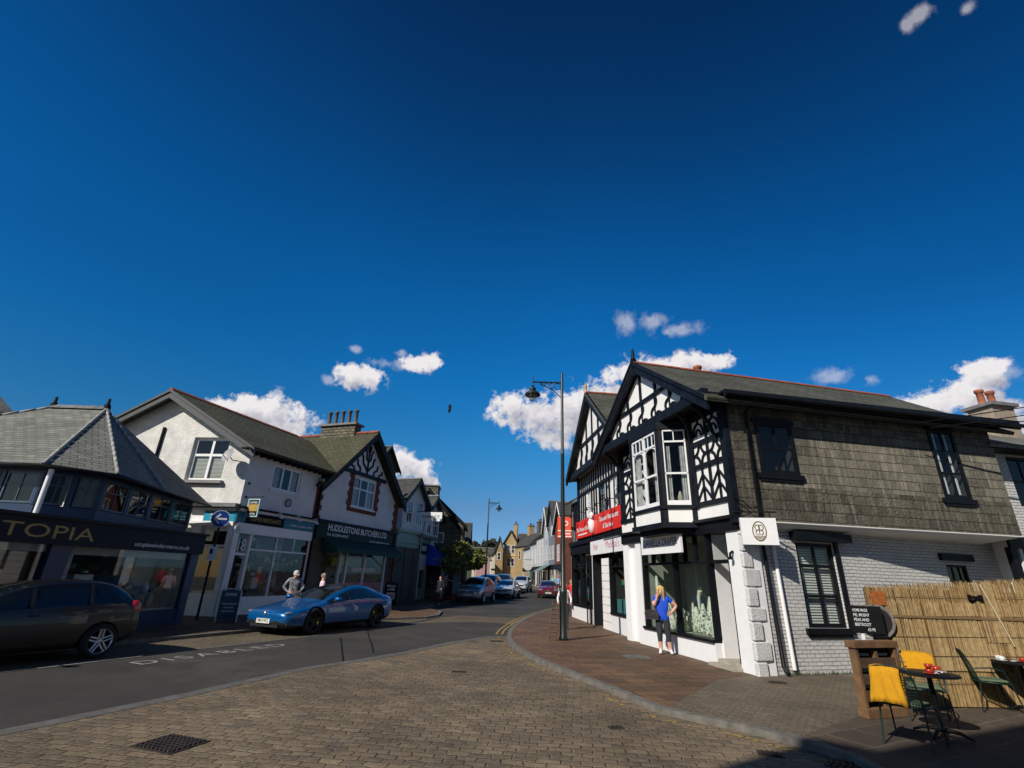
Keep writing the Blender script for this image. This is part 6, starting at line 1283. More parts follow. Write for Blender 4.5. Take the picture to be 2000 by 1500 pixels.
car('hatchback_car',HB2,'black hatchback with silver five spoke wheels parked at the left edge',(-10.15,11.15,cz(0,10)),204.5,carpaint('black_gloss',(.003,.003,.004),.0,.35,.45),sc_=1.06,zs=.97,group='cars parked along the left kerb')
silver=carpaint('silver_metallic',(.30,.31,.34),.7,.3); white_c=carpaint('white_car',(.6,.61,.62),.1,.25); redc=carpaint('dark_red_car',(.22,.01,.02),.4,.25); dk=carpaint('dark_blue_car',(.01,.02,.04),.3,.22); dkg=carpaint('black_car',(.008,.009,.01),.2,.25)
car('suv',HATCH,'silver grey off road style car with a chrome grille facing the viewer',(-2.1,38.9,cz(0,38.9)),192,silver,zs=1.12,xs=1.1,sc_=1.03,plate='KX68 YND',group='cars in the left lane')
car('saloon_car',HATCH,'white saloon car just behind the silver grey one',(.15,46.6,cz(0,46.6)),190,white_c,zs=.98,xs=1.08,plate='PJ19 ABX',group='cars in the left lane')
car('suv',HATCH,'white tall car further up the street beyond the white saloon',(1.9,61.5,cz(0,61.5)),190,white_c,zs=1.1,xs=1.05,sc_=1.05,group='cars in the left lane')
car('suv',HATCH,'dark blue tall car parked behind the silver grey one under the tree',(-1.55,47.5,cz(0,47.5)),190,dk,zs=1.16,xs=1.1,sc_=1.08,group='dark cars parked up the street')
car('suv',HATCH,'black roofed car parked between the dark blue one and the white tall one',(-.3,54.5,cz(0,54.5)),190,dkg,zs=1.16,xs=1.1,sc_=1.1,group='dark cars parked up the street')
car('hatchback_car',HATCH,'dark red hatchback driving towards the viewer on the right of the street',(4.0,49.6,cz(0,49.6)),184,redc,zs=.98,plate='DA66 KLO',group='cars in the right lane')
# ================================================================== people
def base_pose():
    return dict(pel=(0,0,.93),spi=(0,.0,1.10),che=(0,.0,1.28),nec=(0,-.005,1.455),hd0=(0,.015,1.53),hd1=(0,.02,1.60),hd2=(0,.01,1.655),nos=(0,.095,1.575),
     rsh=(.175,0,1.405),rel=(.23,-.02,1.13),rwr=(.245,.05,.89),rha=(.245,.07,.81), lsh=(-.175,0,1.405),lel=(-.23,-.02,1.13),lwr=(-.245,.05,.89),lha=(-.245,.07,.81),
     rhi=(.095,0,.90),rkn=(.10,.02,.50),ran=(.10,0,.10),rto=(.105,.15,.035),rhe=(.10,-.035,.05), lhi=(-.095,0,.90),lkn=(-.10,.02,.50),lan=(-.10,0,.10),lto=(-.105,.15,.035),lhe=(-.10,-.035,.05))
RAD=dict(pel=(.15,.115),spi=(.125,.10),che=(.155,.11),nec=(.055,.055),hd0=(.07,.082),hd1=(.078,.095),hd2=(.066,.08),nos=(.013,.013),rsh=(.062,.06),rel=(.042,.042),rwr=(.028,.030),rha=(.042,.020),rhi=(.095,.10),rkn=(.06,.062),ran=(.040,.044),rto=(.042,.03),rhe=(.038,.04))
def hand_geo(b,w,h,m,nrm=Vector((0,1,0))):
    w=Vector(w); h=Vector(h); d=(h-w).normalized(); s=d.cross(nrm).normalized(); n=s.cross(d)
    for k,(off,ln,r) in enumerate(((-.03,.065,.0085),(-.011,.075,.009),(.009,.072,.009),(.028,.056,.008))):
        p0=h+s*off+d*.015; p1=p0+d*ln*.5+n*.008; p2=p0+d*ln*.85+n*.03; b.tube([p0-d*.03,p0,p1,p2],[r,r,r*.95,r*.7],m,seg=6)
    p0=w+d*.03-s*.02; b.tube([p0,p0-s*.03+d*.02,p0-s*.035+d*.055+n*.012],[.011,.011,.008],m,seg=6)
def person(label,loc,az,mats,P=None,sc_=1.0,bulk=1.0,top_z=(.95,1.46),leg_z=.0,sleeve='short',hair=None,hair_m=None,group=None,shoe_z=.085,short_leg=None,fem=False):
    "mats: skin, top, trousers, shoes"
    J=base_pose(); J.update(P or {})
    t=thing('person',loc,label,'person',group); t.rotation_euler=(0,0,R(-az)); t.scale=(sc_,)*3
    names=list(J); idx={n:i for i,n in enumerate(names)}
    E=[('pel','spi'),('spi','che'),('che','nec'),('nec','hd0'),('hd0','hd1'),('hd1','hd2'),('hd1','nos')]
    for s in 'rl': E+=[('che',s+'sh'),(s+'sh',s+'el'),(s+'el',s+'wr'),(s+'wr',s+'ha'),('pel',s+'hi'),(s+'hi',s+'kn'),(s+'kn',s+'an'),(s+'an',s+'to'),(s+'an',s+'he')]
    me=bpy.data.meshes.new('body'); me.from_pydata([J[n] for n in names],[(idx[a],idx[b_]) for a,b_ in E],[])
    o=bpy.data.objects.new('body',me); sc.collection.objects.link(o)
    m=o.modifiers.new('skin','SKIN'); m.use_smooth_shade=True
    for n in names:
        k=n if n in RAD else 'r'+n[1:]; r=RAD[k]; v=me.skin_vertices[0].data[idx[n]]; q=bulk if n in ('pel','spi','che') or n[1:] in ('sh','el','hi','kn') else 1
        v.radius=(r[0]*q*(1.05 if fem and n=='pel' else 1),r[1]*q)
    me.skin_vertices[0].data[idx['pel']].use_root=True
    s=o.modifiers.new('sub','SUBSURF'); s.levels=2; s.render_levels=2
    bpy.context.view_layer.update(); dg=bpy.context.evaluated_depsgraph_get(); em=bpy.data.meshes.new_from_object(o.evaluated_get(dg)); bpy.data.objects.remove(o)
    bones={'torso':('pel','spi','che'),}
    segs=[]
    for a,b_ in E:
        if a in('pel','spi') and b_ in('spi','che'): k='top'
        elif (a,b_)==('che','nec'): k='neckb'
        elif 'sh' in b_ : k='top'
        elif a[1:]=='sh': k='uarm'
        elif a[1:] in('el',): k='farm'
        elif a[1:]=='wr': k='hand'
        elif b_[1:]=='hi': k='hip'
        elif a[1:]=='hi': k='thigh'
        elif a[1:]=='kn': k='shin'
        elif a[1:]=='an': k='shoe'
        else: k='head'
        segs.append((Vector(J[a]),Vector(J[b_]),k))
    for q in mats: em.materials.append(q)
    SR=dict(top=.125,neckb=.10,uarm=.05,farm=.036,hand=.03,hip=.10,thigh=.075,shin=.05,shoe=.04,head=.08)
    def near(c):
        best=None
        for a,b_,k in segs:
            d=b_-a; u=max(0,min(1,(c-a).dot(d)/d.length_squared)); dist=abs((c-(a+d*u)).length-SR[k]*.55)*1.0/SR[k]
            if best is None or dist<best[0]: best=(dist,k,u)
        return best[1],best[2]
    for p in em.polygons:
        c=p.center; k,u=near(c); p.use_smooth=True
        if k in('head','hand'): mi=0
        elif k=='neckb': mi=1 if c.z<J['nec'][2]-.02 and not (fem and c.y>0.03 and c.z>J['nec'][2]-.07) else 0
        elif k=='top': mi=1 if c.z>top_z[0] else 2
        elif k=='uarm': mi=0 if (sleeve=='none' and u>.12) or (sleeve=='short' and u>.7) else 1
        elif k=='farm': mi=1 if sleeve=='long' else 0
        elif k=='hip': mi=2 if c.z<top_z[0] else 1
        elif k=='thigh': mi=2 if c.z<top_z[0] else 1
        elif k=='shin': mi=2 if short_leg is None or c.z>short_leg else 0
        else: mi=3
        if k=='shin' and c.z<shoe_z and short_leg is None: mi=3
        p.material_index=mi
    bm=bmesh.new(); bm.from_mesh(em); b=MB()
    for s_,nr in (('r',Vector((0,1,0))),('l',Vector((0,1,0)))): hand_geo(b,J[s_+'wr'],J[s_+'ha'],0,nr)
    # face: eyes, brows, mouth, ears as small relief on the head
    hc=Vector(J['hd1']); up=(Vector(J['hd2'])-Vector(J['hd0'])).normalized(); fw=(Vector(J['nos'])-hc); fw=(fw-up*fw.dot(up)).normalized(); sd_=fw.cross(up).normalized()
    for sg in (-1,1):
        b.ball(hc+fw*.078+sd_*.03*sg+up*.012,.011,.008,.007,4,8,5); b.ball(hc+sd_*.083*sg-fw*.005,.012,.02,.028,0,8,5)
    b.ball(hc+fw*.083-up*.055,.022,.008,.007,5,8,5)
    m2=bpy.data.meshes.new('x'); m2.from_pydata([tuple(v) for v in b.v],[],b.f); m2.polygons.foreach_set('material_index',b.m); m2.polygons.foreach_set('use_smooth',b.sm); bm.from_mesh(m2)
    em2=bpy.data.meshes.new('body'); bm.to_mesh(em2); bm.free()
    for q in list(mats)+[black_m,mp('lips',(.4,.12,.1),.5) if 'lips' not in MATS else MATS['lips']]: em2.materials.append(q)
    obj('body',em2,t)
    if hair:
        b=MB(); c=hc+up*.03-fw*.012
        if hair=='long':
            n=22
            for k in range(-n,n+1):
                a=math.pi*.78*k/n; dirv=(-fw*math.cos(a)+sd_*math.sin(a)); ln=.34+.04*math.sin(k*2.1)
                p0=c+up*.085+dirv*.02; p1=c+up*.055+dirv*.088; p2=c-up*.04+dirv*.108; p3=c-up*ln*.6+dirv*.11; p4=c-up*ln+dirv*(.085+.02*math.sin(k*1.7)); b.tube([p0,p1,p2,p3,p4],[.02,.022,.02,.018,.006],seg=5)
            b.ball(c+up*.03-fw*.01,.09,.10,.085)
        else:
            for k in range(240):
                v=Vector((random.gauss(0,1),random.gauss(0,1),random.gauss(0,1))).normalized()
                if v.dot(fw)>.45 and v.dot(up)<.55: continue
                if v.dot(up)<-.35: continue
                p=c+sd_*v.dot(sd_)*.088+fw*v.dot(fw)*.1+up*v.dot(up)*.09; b.ball(p,.018,.018,.015,0,5,3)
        b.build('hair',hair_m,t,world=False)
    return t,J
blue_top=mp('blue_vest',(.0,.06,.55),.7,var=.1); legg=mp('grey_leggings',(.022,.024,.033),.8); wshoe=mp('white_trainers',(.7,.7,.7),.6)
hipr=dict(
 hd0=(.0,.03,1.50),hd1=(.0,.05,1.57),hd2=(.0,.045,1.625),nos=(.0,.135,1.535),
 rsh=(.17,0,1.39),rel=(.20,.12,1.17),rwr=(.11,.20,1.38),rha=(.085,.17,1.46),
 lsh=(-.17,0,1.39),lel=(-.40,-.02,1.19),lwr=(-.24,.06,1.02),lha=(-.18,.10,.985),
 rkn=(.095,.03,.49),ran=(.09,.0,.10),rto=(.12,.15,.035),rhe=(.085,-.04,.05),lkn=(-.12,.02,.49),lan=(-.15,0,.10),lto=(-.20,.14,.035),lhe=(-.14,-.035,.05))
wz=0
wm,_=person('person in a blue sleeveless top and cropped leggings standing before the draped shop window',(4.38,15.0,0),196,(skin,blue_top,legg,wshoe),hipr,sc_=1.01,bulk=1.32,sleeve='none',hair='long',hair_m=hair_b,short_leg=.30,fem=True,top_z=(.86,1.46))
ph_=thing('handbag',(0,0,0),'black handbag hanging from the forearm of the person in blue','handbag')
bx=wm.matrix_basis.copy() if False else None
hb_=Matrix.Translation((4.38,15.0,0))@Matrix.Rotation(R(-196),4,'Z'); c=hb_@Vector((.27,.14,1.0)); ph_.location=c; WL[ph_.name]=Vector(c)
FBg=Fr((c.x,c.y),106,-1,c.z)
b=MB(); b.prism(FBg,[(-.15,-.12),(.15,-.13),(.17,-.02),(.12,.07),(-.12,.08),(-.18,.0)],-.055,.055); b.build('bag_body',mp('bag_leather',(.03,.025,.03),.25,var=.6,nsc=12,bmp=.01),ph_,bev=.02,merge=True)
b=MB(); b.tube([FBg.P(-.12,0,.09),FBg.P(-.08,0,.2),FBg.P(0,0,.24),FBg.P(.08,0,.2),FBg.P(.12,0,.09)],.012,seg=6); b.build('strap',black_m,ph_); b=MB(); b.box(FBg,-.04,.04,-.08,-.07,.0,.05); b.build('clasp',chrome,ph_)
pp=thing('phone',(0,0,0),'dark phone held to the ear of the person in blue','phone'); c=hb_@Vector((.085,.10,1.52)); pp.location=c; b=MB(); FQ=Fr((0,0),196-60,1); b.box(FQ,-.035,.035,-.005,.005,-.07,.07); b.build('case',black_m,pp,world=False)
camo=mp('camouflage_jacket',(.02,.025,.05),.9,var=.5,nsc=16,col2=(.42,.43,.46))
person('person in a camouflage jacket and pale cap looking down behind the blue car',(-7.75,19.6,0),150,(skin,camo,legg,black_m),dict(hd0=(.0,.06,1.51),hd1=(.0,.09,1.555),hd2=(.0,.10,1.60),nos=(.0,.165,1.50),rel=(.33,.0,1.16),rwr=(.20,.17,1.02),rha=(.14,.23,1.0),lel=(-.33,.0,1.16),lwr=(-.2,.17,1.02),lha=(-.14,.23,1.0)),sc_=1.06,bulk=1.15,sleeve='long',top_z=(.9,1.5),hair='short',hair_m=hair_g)
cp=thing('cap',(-7.75,19.6,1.74),'pale baseball cap on the head of the person in camouflage','cap'); b=MB(); b.lathe((0,.02,-.03),[(.105,-.02),(.108,.02),(.09,.07),(.05,.1),(0,.11)],seg=14); b.build('crown',mp('cap_cream',(.55,.52,.46),.8),cp,world=False); b=MB(); b.prism(Fr((0,0),90,1),[(-.08,-.055),(.08,-.055),(.08,-.04),(-.08,-.04)],.09,.2); b.build('peak',MATS['cap_cream'],cp,world=False); cp.rotation_euler=(R(-15),0,R(-150)); cp.location=(-7.75+.05,19.6-.09,1.735)
person('person with grey hair and a pale pink shirt walking behind the blue car',(-7.4,21.6,0),60,(skin,mp('pink_shirt',(.75,.55,.66),.8),legg,black_m),dict(),sc_=1.0,bulk=1.05,hair='short',hair_m=hair_g,sleeve='short')
wk=dict(rkn=(.09,.14,.52),ran=(.09,.16,.12),rto=(.09,.31,.06),rhe=(.09,.12,.07),lkn=(-.09,-.03,.5),lan=(-.09,-.22,.14),lto=(-.09,-.12,.03),lhe=(-.09,-.27,.12),rel=(.24,-.1,1.14),rwr=(.24,-.02,.92),rha=(.24,.02,.84),lel=(-.24,.06,1.14),lwr=(-.22,.22,.98),lha=(-.2,.28,.96))
navyc=mp('dark_coat',(.012,.013,.028),.9)
person('person in dark clothes walking on the shaded pavement beyond the butcher',(-3.85,31.6,gz(0,31.6)),200,(skin,navyc,black_m,black_m),wk,sc_=1.0,sleeve='long',hair='short',hair_m=black_m,top_z=(.8,1.5))
person('person in a white shirt partly hidden by the lamp post',(2.36,21.2,0),186,(skin,mp('white_shirt',(.75,.75,.77),.8),legg,black_m),dict(rel=(.27,-.02,1.14),rwr=(.26,.14,.97),rha=(.24,.2,.93),lel=(-.27,-.02,1.14),lwr=(-.26,.14,.97),lha=(-.24,.2,.93)),sc_=.98,bulk=1.05,hair='short',hair_m=hair_g,sleeve='long')
redc_=mp('red_coat',(.6,.02,.02),.8)
person('person in a bright red coat on the far pavement beside the restaurant',(3.86,31,gz(0,31)),190,(skin,redc_,legg,black_m),wk,sleeve='long',top_z=(.75,1.5),hair='short',hair_m=hair_b)
person('person in a turquoise top standing behind the dark red car',(5.15,57.5,gz(0,57)),190,(skin,mp('turquoise_top',(.15,.5,.55),.8),legg,black_m),dict(),sc_=1.05,hair='short',hair_m=hair_g)
person('person in a pale blue top just right of the turquoise one',(5.75,57.5,gz(0,57)),190,(skin,mp('pale_blue_top',(.2,.35,.6),.8),legg,black_m),dict(),sc_=1.05,hair='short',hair_m=hair_g)
person('person in an ochre top with one arm stretched out beneath the tree',(-4.3,38.2,gz(0,38)),110,(skin,mp('ochre_top',(.35,.18,.06),.8),legg,black_m),dict(lel=(-.2,.25,1.3),lwr=(-.2,.5,1.28),lha=(-.2,.58,1.28)),hair='short',hair_m=black_m)
# ================================================================== cafe corner and street things
def wire_chair(label,loc,az,sc_=1.0,group='green metal chairs round the cafe tables'):
    "faces +Y locally"
    t=thing('cafe_chair',loc,label,'chair',group); t.rotation_euler=(0,0,R(-az)); F=Fr((0,0),90,1)
    for sg in (-1,1):
        b=MB(); b.tube([(sg*.25,-.27,0),(sg*.235,-.20,.44),(sg*.22,-.27,.70),(sg*.20,-.33,.86)],.011,seg=7); b.build('leg',dgreen,t,world=False)
        b=MB(); b.tube([(sg*.27,.29,0),(sg*.25,.20,.43),(sg*.26,.14,.62),(sg*.26,-.02,.655),(sg*.24,-.20,.64),(sg*.225,-.25,.62)],.011,seg=7); b.build('leg',dgreen,t,world=False)
    b=MB(); b.tube([(-.20,-.33,.86)]+[(.20*math.sin(R(a)),-.335,.86+.035*math.cos(R(a))) for a in range(-80,81,20)]+[(.20,-.33,.86)],.011,seg=7); b.tube([(-.235,-.20,.44),(-.25,.2,.43),(-.2,.235,.43),(.2,.235,.43),(.25,.2,.43),(.235,-.20,.44),(-.235,-.20,.44)],.011,seg=7); b.build('frame',dgreen,t,world=False)
    b=MB(); n=15
    for k in range(n+1): u=-1+2*k/n; b.tube([(u*.225,-.20,.45),(u*.215,-.27,.70),(u*.195,-.325,.885-.02*u*u)],.0035,seg=4)
    for k in range(12): z=.48+.035*k; f=(z-.45)/.41; y=-.20-.07*min(1,f/.6)-.06*max(0,(f-.6)/.4); b.tube([(-.225+.02*f,y,z),(.225-.02*f,y,z)],.0035,seg=4)
    b.build('mesh_back',dgreen,t,world=False)
    b=MB(); 
    for k in range(16): u=-.23+.46*k/15; b.tube([(u,-.2,.44),(u,.235,.432)],.004,seg=4)
    for k in range(14): v=-.19+.42*k/13; b.tube([(-.235,v,.438),(.235,v,.438)],.004,seg=4)
    b.build('mesh_seat',dgreen,t,world=False)
    b=MB(); b.box(F,-.2,.2,-.17,.2,.447,.475); b.build('seat_pad',mp('seat_pad_green',(.10,.14,.08),.9) if 'seat_pad_green' not in MATS else MATS['seat_pad_green'],t,world=False,bev=.008,merge=True)
    return t
cA=wire_chair('green metal mesh chair with a yellow blanket, nearest the viewer at the round table',(5.22,7.35,0),52)
cB=wire_chair('green metal chair under a yellow blanket between the round table and the reed screen',(6.45,8.62,0),212)
cC=wire_chair('bare green mesh chair standing before the reed screen, facing the right hand table',(8.18,9.42,0),112)
def blanket(label,loc,az,w,front,back):
    t=thing('blanket',loc,label,'blanket','yellow blankets over the chair backs'); t.rotation_euler=(0,0,R(-az)); b=MB(); nx,nv=16,14; vs=[]
    for i in range(nx+1):
        u=-1+2*i/nx
        for j in range(nv+1):
            v=-1+2*j/nv; fold=.012*math.sin(u*9+v*3)+.006*math.sin(u*21)
            if v<0: y=-.345-.012+v*0.0-.05*(-v)*.3+fold-(-v)*.02; z=.905-(-v)*back
            else: y=-.30+.012+v*.075+fold*.7; z=.905-v*front
            if abs(v)<.1: z=.905+.0; y=-.33+ (v*.3)
            z-=.03*abs(u)**3*1; x=u*(w+.01*math.sin(v*5))
            if v<0: x+= (-v)*.03*u
            vs.append((x,y,z))
    m=nv+1
    for th in (0,):
        b.faces(vs,[(i*m+j,(i+1)*m+j,(i+1)*m+j+1,i*m+j+1) for i in range(nx) for j in range(nv)],0,True)
    o=b.build('cloth',yellow,t,world=False); md=o.modifiers.new('t','SOLIDIFY'); md.thickness=.012; return t
blanket('yellow blanket hanging down the back of the nearest chair',(5.18,7.40,0),52,.165,.30,.42)
blanket('yellow blanket draped over the chair by the reed screen',(6.45,8.62,0),212,.235,.36,.3)
def cafe_table(label,loc,r,group='round black cafe tables'):
    t=thing('cafe_table',loc,label,'table',group); b=MB(); b.lathe((0,0,.72),[(0,0),(r-.01,0),(r,.008),(r,.022),(r-.01,.03),(0,.03)],seg=40); b.build('table_top',black,t,world=False,sharp=40)
    b=MB(); b.lathe((0,0,0),[(.04,.05),(.035,.3),(.03,.70),(.07,.72)],seg=14); b.build('pedestal',black,t,world=False)
    for k in range(4): a=R(35+90*k); b=MB(); d=Vector((math.cos(a),math.sin(a),0)); b.tube([d*.03+Vector((0,0,.09)),d*.2+Vector((0,0,.075)),d*.33+Vector((0,0,.02))],[.028,.022,.014],seg=7); b.build('foot',black,t,world=False)
    return t
t1=(5.93,7.78,0); cafe_table('round black pedestal table carrying red cups and a sugar tray',t1,.355)
t2=(8.66,9.27,0); cafe_table('round black table cut by the right edge of the picture with white and red crockery',t2,.37)
redg=mp('red_glaze',(.42,.035,.012),.18,var=.1,coat=.5); whg=mp('white_glaze',(.7,.7,.68),.2)
def cup(label,x,y,z,m=redg,r=.045,h=.055,sau=True,g='red cups on the cafe table'):
    t=thing('cup',(x,y,z),label,'cup',g); b=MB(); b.lathe((0,0,.012 if sau else 0),[(0,0),(r*.55,0),(r*.9,h*.4),(r,h),(r*.93,h),(r*.8,h*.4),(r*.45,.006),(0,.006)],seg=20); b.build('bowl',m,t,world=False)
    b=MB(); b.tube([(r*.9,0,h*.85+.01),(r*1.45,0,h*.7+.01),(r*1.4,0,h*.35+.01),(r*.8,0,h*.25+.01)],.006,seg=6); b.build('handle',m,t,world=False)
    if sau: b=MB(); b.lathe((0,0,0),[(0,.003),(.05,.003),(.078,.014),(.08,.018),(.05,.008),(0,.008)],seg=24); b.build('saucer',m,t,world=False)
    return t
zt=.752
cup('red cup on a red saucer at the left of the round table',5.83,7.62,zt); cup('red cup stacked on top of the saucered one',5.83,7.62,zt+.07,sau=False)
cup('red cup at the back right of the round table',6.12,7.86,zt,r=.05,h=.07,sau=False); cup('small red pot between the two larger red cups',5.98,7.84,zt,r=.03,h=.04,sau=False)
def tray(loc,label,n=10):
    t=thing('sachet_tray',loc,label,'tray'); b=MB(); b.box(W0,-.1,.1,-.07,.07,0,.008); b.build('tray_base',black,t,world=False); b=MB(); random.seed(4)
    for k in range(n): x=-.08+.15*random.random(); y=-.05+.1*random.random(); F=Fr((x,y),random.random()*180); b.box(F,-.03,.03,-.01,.01,.009+.003*k,.013+.003*k)
    b.build('sachets',paint_w,t,world=False); return t
tray((5.98,7.66,zt),'small tray of white sachets in front of the red cups')
cup('white cup at the left rim of the right hand table',8.40,9.30,zt,whg,g='white cups on the right hand table'); cup('second white cup behind the one at the rim of the right hand table',8.47,9.43,zt,whg,g='white cups on the right hand table')
cup('red cup on the right hand table at the picture edge',8.66,9.2,zt); tray((8.53,9.22,zt),'small dark tray on the right hand table between the cups',5)
bw=thing('cable_tie_block',(0,0,0),'x','x') if False else None
# reed screen
FR=Fr((6.45,9.5),86,-1); rs_=thing('reed_screen',(6.45,9.5,0),'tall golden reed screen fence behind the cafe tables','reed screen')
reed=[mp('reed_gold',(.22,.135,.045),.8,var=.3,nsc=14),mp('reed_pale',(.30,.21,.095),.8,var=.3,nsc=14),mp('reed_brown',(.12,.065,.02),.85,var=.3,nsc=14)]
random.seed(31)
def reeds(a0,a1,o,zb,topf,m_w,name,step=.0125):
    b=MB(); a=a0
    while a<a1:
        top=topf(a)+random.uniform(-.02,.03); m=random.choices((0,1,2),m_w)[0]; r=.0055+.003*random.random(); lean=random.uniform(-.02,.02)
        p0=FR.P(a,o,zb); p1=FR.P(a+lean,o+random.uniform(-.005,.008),top); ex=FR.ex*r; ey=FR.ey*r
        b.faces([p0-ex,p0+ey,p0+ex,p1-ex,p1+ey,p1+ex],[(0,1,4,3),(1,2,5,4)],m); a+=step*(.7+.6*random.random())
    b.build(name,reed,rs_)
topf=lambda a:1.85+.065*min(a,3.2)
reeds(0,6.5,0,0,topf,(5,3,3),'reed_layer'); reeds(.05,6.5,.02,.02,lambda a:topf(a)-.05,(5,4,2),'reed_layer'); reeds(.3,3.0,.04,.55,lambda a:1.62+.0*a,(2,8,1),'pale_reed_patch'); reeds(2.05,2.5,.05,1.0,lambda a:topf(a)-.02,(2,7,2),'pale_reed_patch')
b=MB(); b.box(FR,0,6.5,-.03,-.015,0,1.83); b.build('backing',wood_d,rs_)
b=MB()
for z in (.35,.75,1.05,1.38,1.7): b.tube([FR.P(0,.052,z),FR.P(3.2,.052,z+.05),FR.P(6.5,.052,z+.08)],.004,seg=4)
b.build('binding_wire',wood_d,rs_)
b=MB(); b.box(FR,.3,3.2,.05,.062,1.36,1.40); b.build('batten',mp('reed_batten',(.2,.12,.05),.85),rs_)
b=MB(); b.tube([FR.P(2.2,.075,1.95),FR.P(2.52,.075,.95)],.011); b.build('pale_cane',mp('cane',(.6,.5,.33),.7),rs_)
b=MB(); b.box(FR,.05,.32,.055,.06,1.55,1.78); b.build('rust_patch',mp('rust_reed',(.34,.10,.02),.9,var=.4,nsc=20),rs_)
hd=thing('black_handle',tuple(FR.P(2.0,.08,1.72)),'small black bow shaped bracket fixed high on the reed screen','bracket'); b=MB(); b.box(FR,1.93,2.13,.06,.09,1.70,1.75); b.box(FR,1.9,1.95,.06,.1,1.68,1.77); b.box(FR,2.11,2.16,.06,.1,1.68,1.77); b.build('bracket_plate',black,hd)
# pallet planter frame
FPp=Fr((5.50,8.60),72,-1); pal=thing('wooden_pallet',(5.9,8.9,0),'upright wooden pallet frame with dark slots beside the yellow blanket','pallet')
b=MB(); b.box(FPp,0,.05,-.12,0,0,1.0); b.box(FPp,.83,.9,-.16,0,0,1.0); b.box(FPp,.42,.48,-.16,-.02,.12,.9); b.build('upright',wood,pal)
b=MB(); b.box(FPp,-.03,.93,-.15,.02,.94,1.04); b.build('top_rail',wood,pal,bev=.006,merge=True); b=MB(); b.box(FPp,-.02,.92,-.15,.02,.0,.13); b.build('bottom_rail',wood,pal,bev=.006,merge=True)
b=MB()
for z in (.22,.44,.66): b.box(FPp,.07,.83,-.03,-.012,z,z+.14)
b.build('dark_slats',wood_d,pal)
b=MB(); b.box(FPp,.05,.83,-.12,-.10,.1,.94); b.build('back_board',black_m,pal)
b=MB()
for z in (.38,.60,.82): b.box(FPp,.12,.38,-.098,-.092,z,z+.035); b.box(FPp,.52,.78,-.098,-.092,z,z+.035)
b.build('light_gaps',mp('pallet_grey',(.32,.31,.27),.9),pal)
b=MB(); b.tube([FPp.P(.85,.04,.95),FPp.P(.86,.06,.75),FPp.P(.9,.07,.62)],.012); b.tube([FPp.P(.8,.06,.78),FPp.P(.93,.06,.74)],.008); b.build('hook',chrome,pal)
# chalk sign and barrel end
FCs=Fr((6.02,9.38),97,-1); cs=thing('chalk_sign',(6.2,9.4,1.0),'black chalkboard menu with white hand lettering above the pallet','sign')
b=MB(); b.box(FCs,.0,.52,-.02,.02,1.10,1.53); b.build('board',black_m,cs)
b=MB(); 
for k,l in enumerate(('HOME MADE','PIE, MUSHY','PEAS AND','BEETROOT')): text(b,FCs,.05,.024,1.44-.075*k,l,.048,width=.24+.02*(k%2),bold=.012)
text(b,FCs,.24,.024,1.14,'£5.95',.045,width=.12,bold=.012); b.build('lettering',mp('chalk',(.7,.7,.7),.9),cs)
b=MB(); b.box(FCs,.12,.17,-.015,.015,.85,1.1); b.build('post',paint_w,cs)
bl_=thing('barrel_end',(6.75,9.42,1.25),'round dark barrel end with grey hoop behind the chalkboard','barrel'); b=MB(); b.lathe(FCs.P(.52,-.16,1.29),[(0,.02),(.22,.02),(.22,-.1),(0,-.1)],seg=28,ax=FCs.ey,sm=False); b.build('lid',mp('dark_lid',(.02,.016,.016),.6),bl_); b=MB(); b.lathe(FCs.P(.52,-.16,1.29),[(.22,.03),(.27,.03),(.28,-.12),(.22,-.12)],seg=28,ax=FCs.ey,sm=False); b.build('hoop',mp('grey_hoop',(.18,.17,.15),.8,var=.5,nsc=15,bmp=.01),bl_)
# weeds at the wall foot
random.seed(6); b=MB()
for k in range(260):
    s=.8+3.4*random.random(); p=FL.P(s,.03+.1*random.random()**2,.0); h=.04+.12*random.random()*(1 if s>2.6 else .5); d=Vector((random.uniform(-.05,.05),random.uniform(-.05,.05),h)); w_=FL.ex*.008; b.face([p-w_,p+w_,p+d])
w0=b.build('weeds',mp('weed_green',(.05,.08,.02),.9)); w0['kind']='stuff'; w0['label']='small weeds growing along the foot of the white brick wall'
# A boards, posts, signs on the left pavement
def aboard(label,x,y,az,w,h,panel,letters,fr):
    t=thing('pavement_sign',(x,y,gz(x,y)),label,'pavement sign','A boards on the left pavement'); F=Fr((x,y),az-90,-1,gz(x,y)); lean=.13*h
    b=MB(); P=lambda a,z: F.P(a,.28*(1-z/h)*.5,z)
    b.tube([P(-w/2,0),P(-w/2,h-.08),P(-w/2+.08,h),P(w/2-.08,h),P(w/2,h-.08),P(w/2,0)],.022,seg=6); b.build('frame',fr,t)
    b=MB(); b.faces([P(-w/2+.03,.10),P(w/2-.03,.10),P(w/2-.03,h-.05),P(-w/2+.03,h-.05)],[(0,1,2,3)]); b.build('panel',panel,t)
    b=MB(); 
    class FT_: 
        pass
    g=Fr((x,y),az-90,-1,gz(x,y)); 
    for (tx,z,hh,ww) in letters:
        vs,fs=text_geo(tx,.012); x0=min(v.x for v in vs); x1=max(v.x for v in vs)
        b.faces([g.P(-ww/2+(v.x-x0)/(x1-x0)*ww,.28*(1-(z+v.y/.72*hh)/h)*.5+.012,z+v.y/.72*hh) for v in vs],fs)
    b.build('lettering',paint_w,t)
    b=MB(); b.faces([F.P(-w/2,-.14,0),F.P(w/2,-.14,0),F.P(w/2,-.02,h-.06),F.P(-w/2,-.02,h-.06)],[(0,1,2,3)]); b.build('back_leg',fr,t)
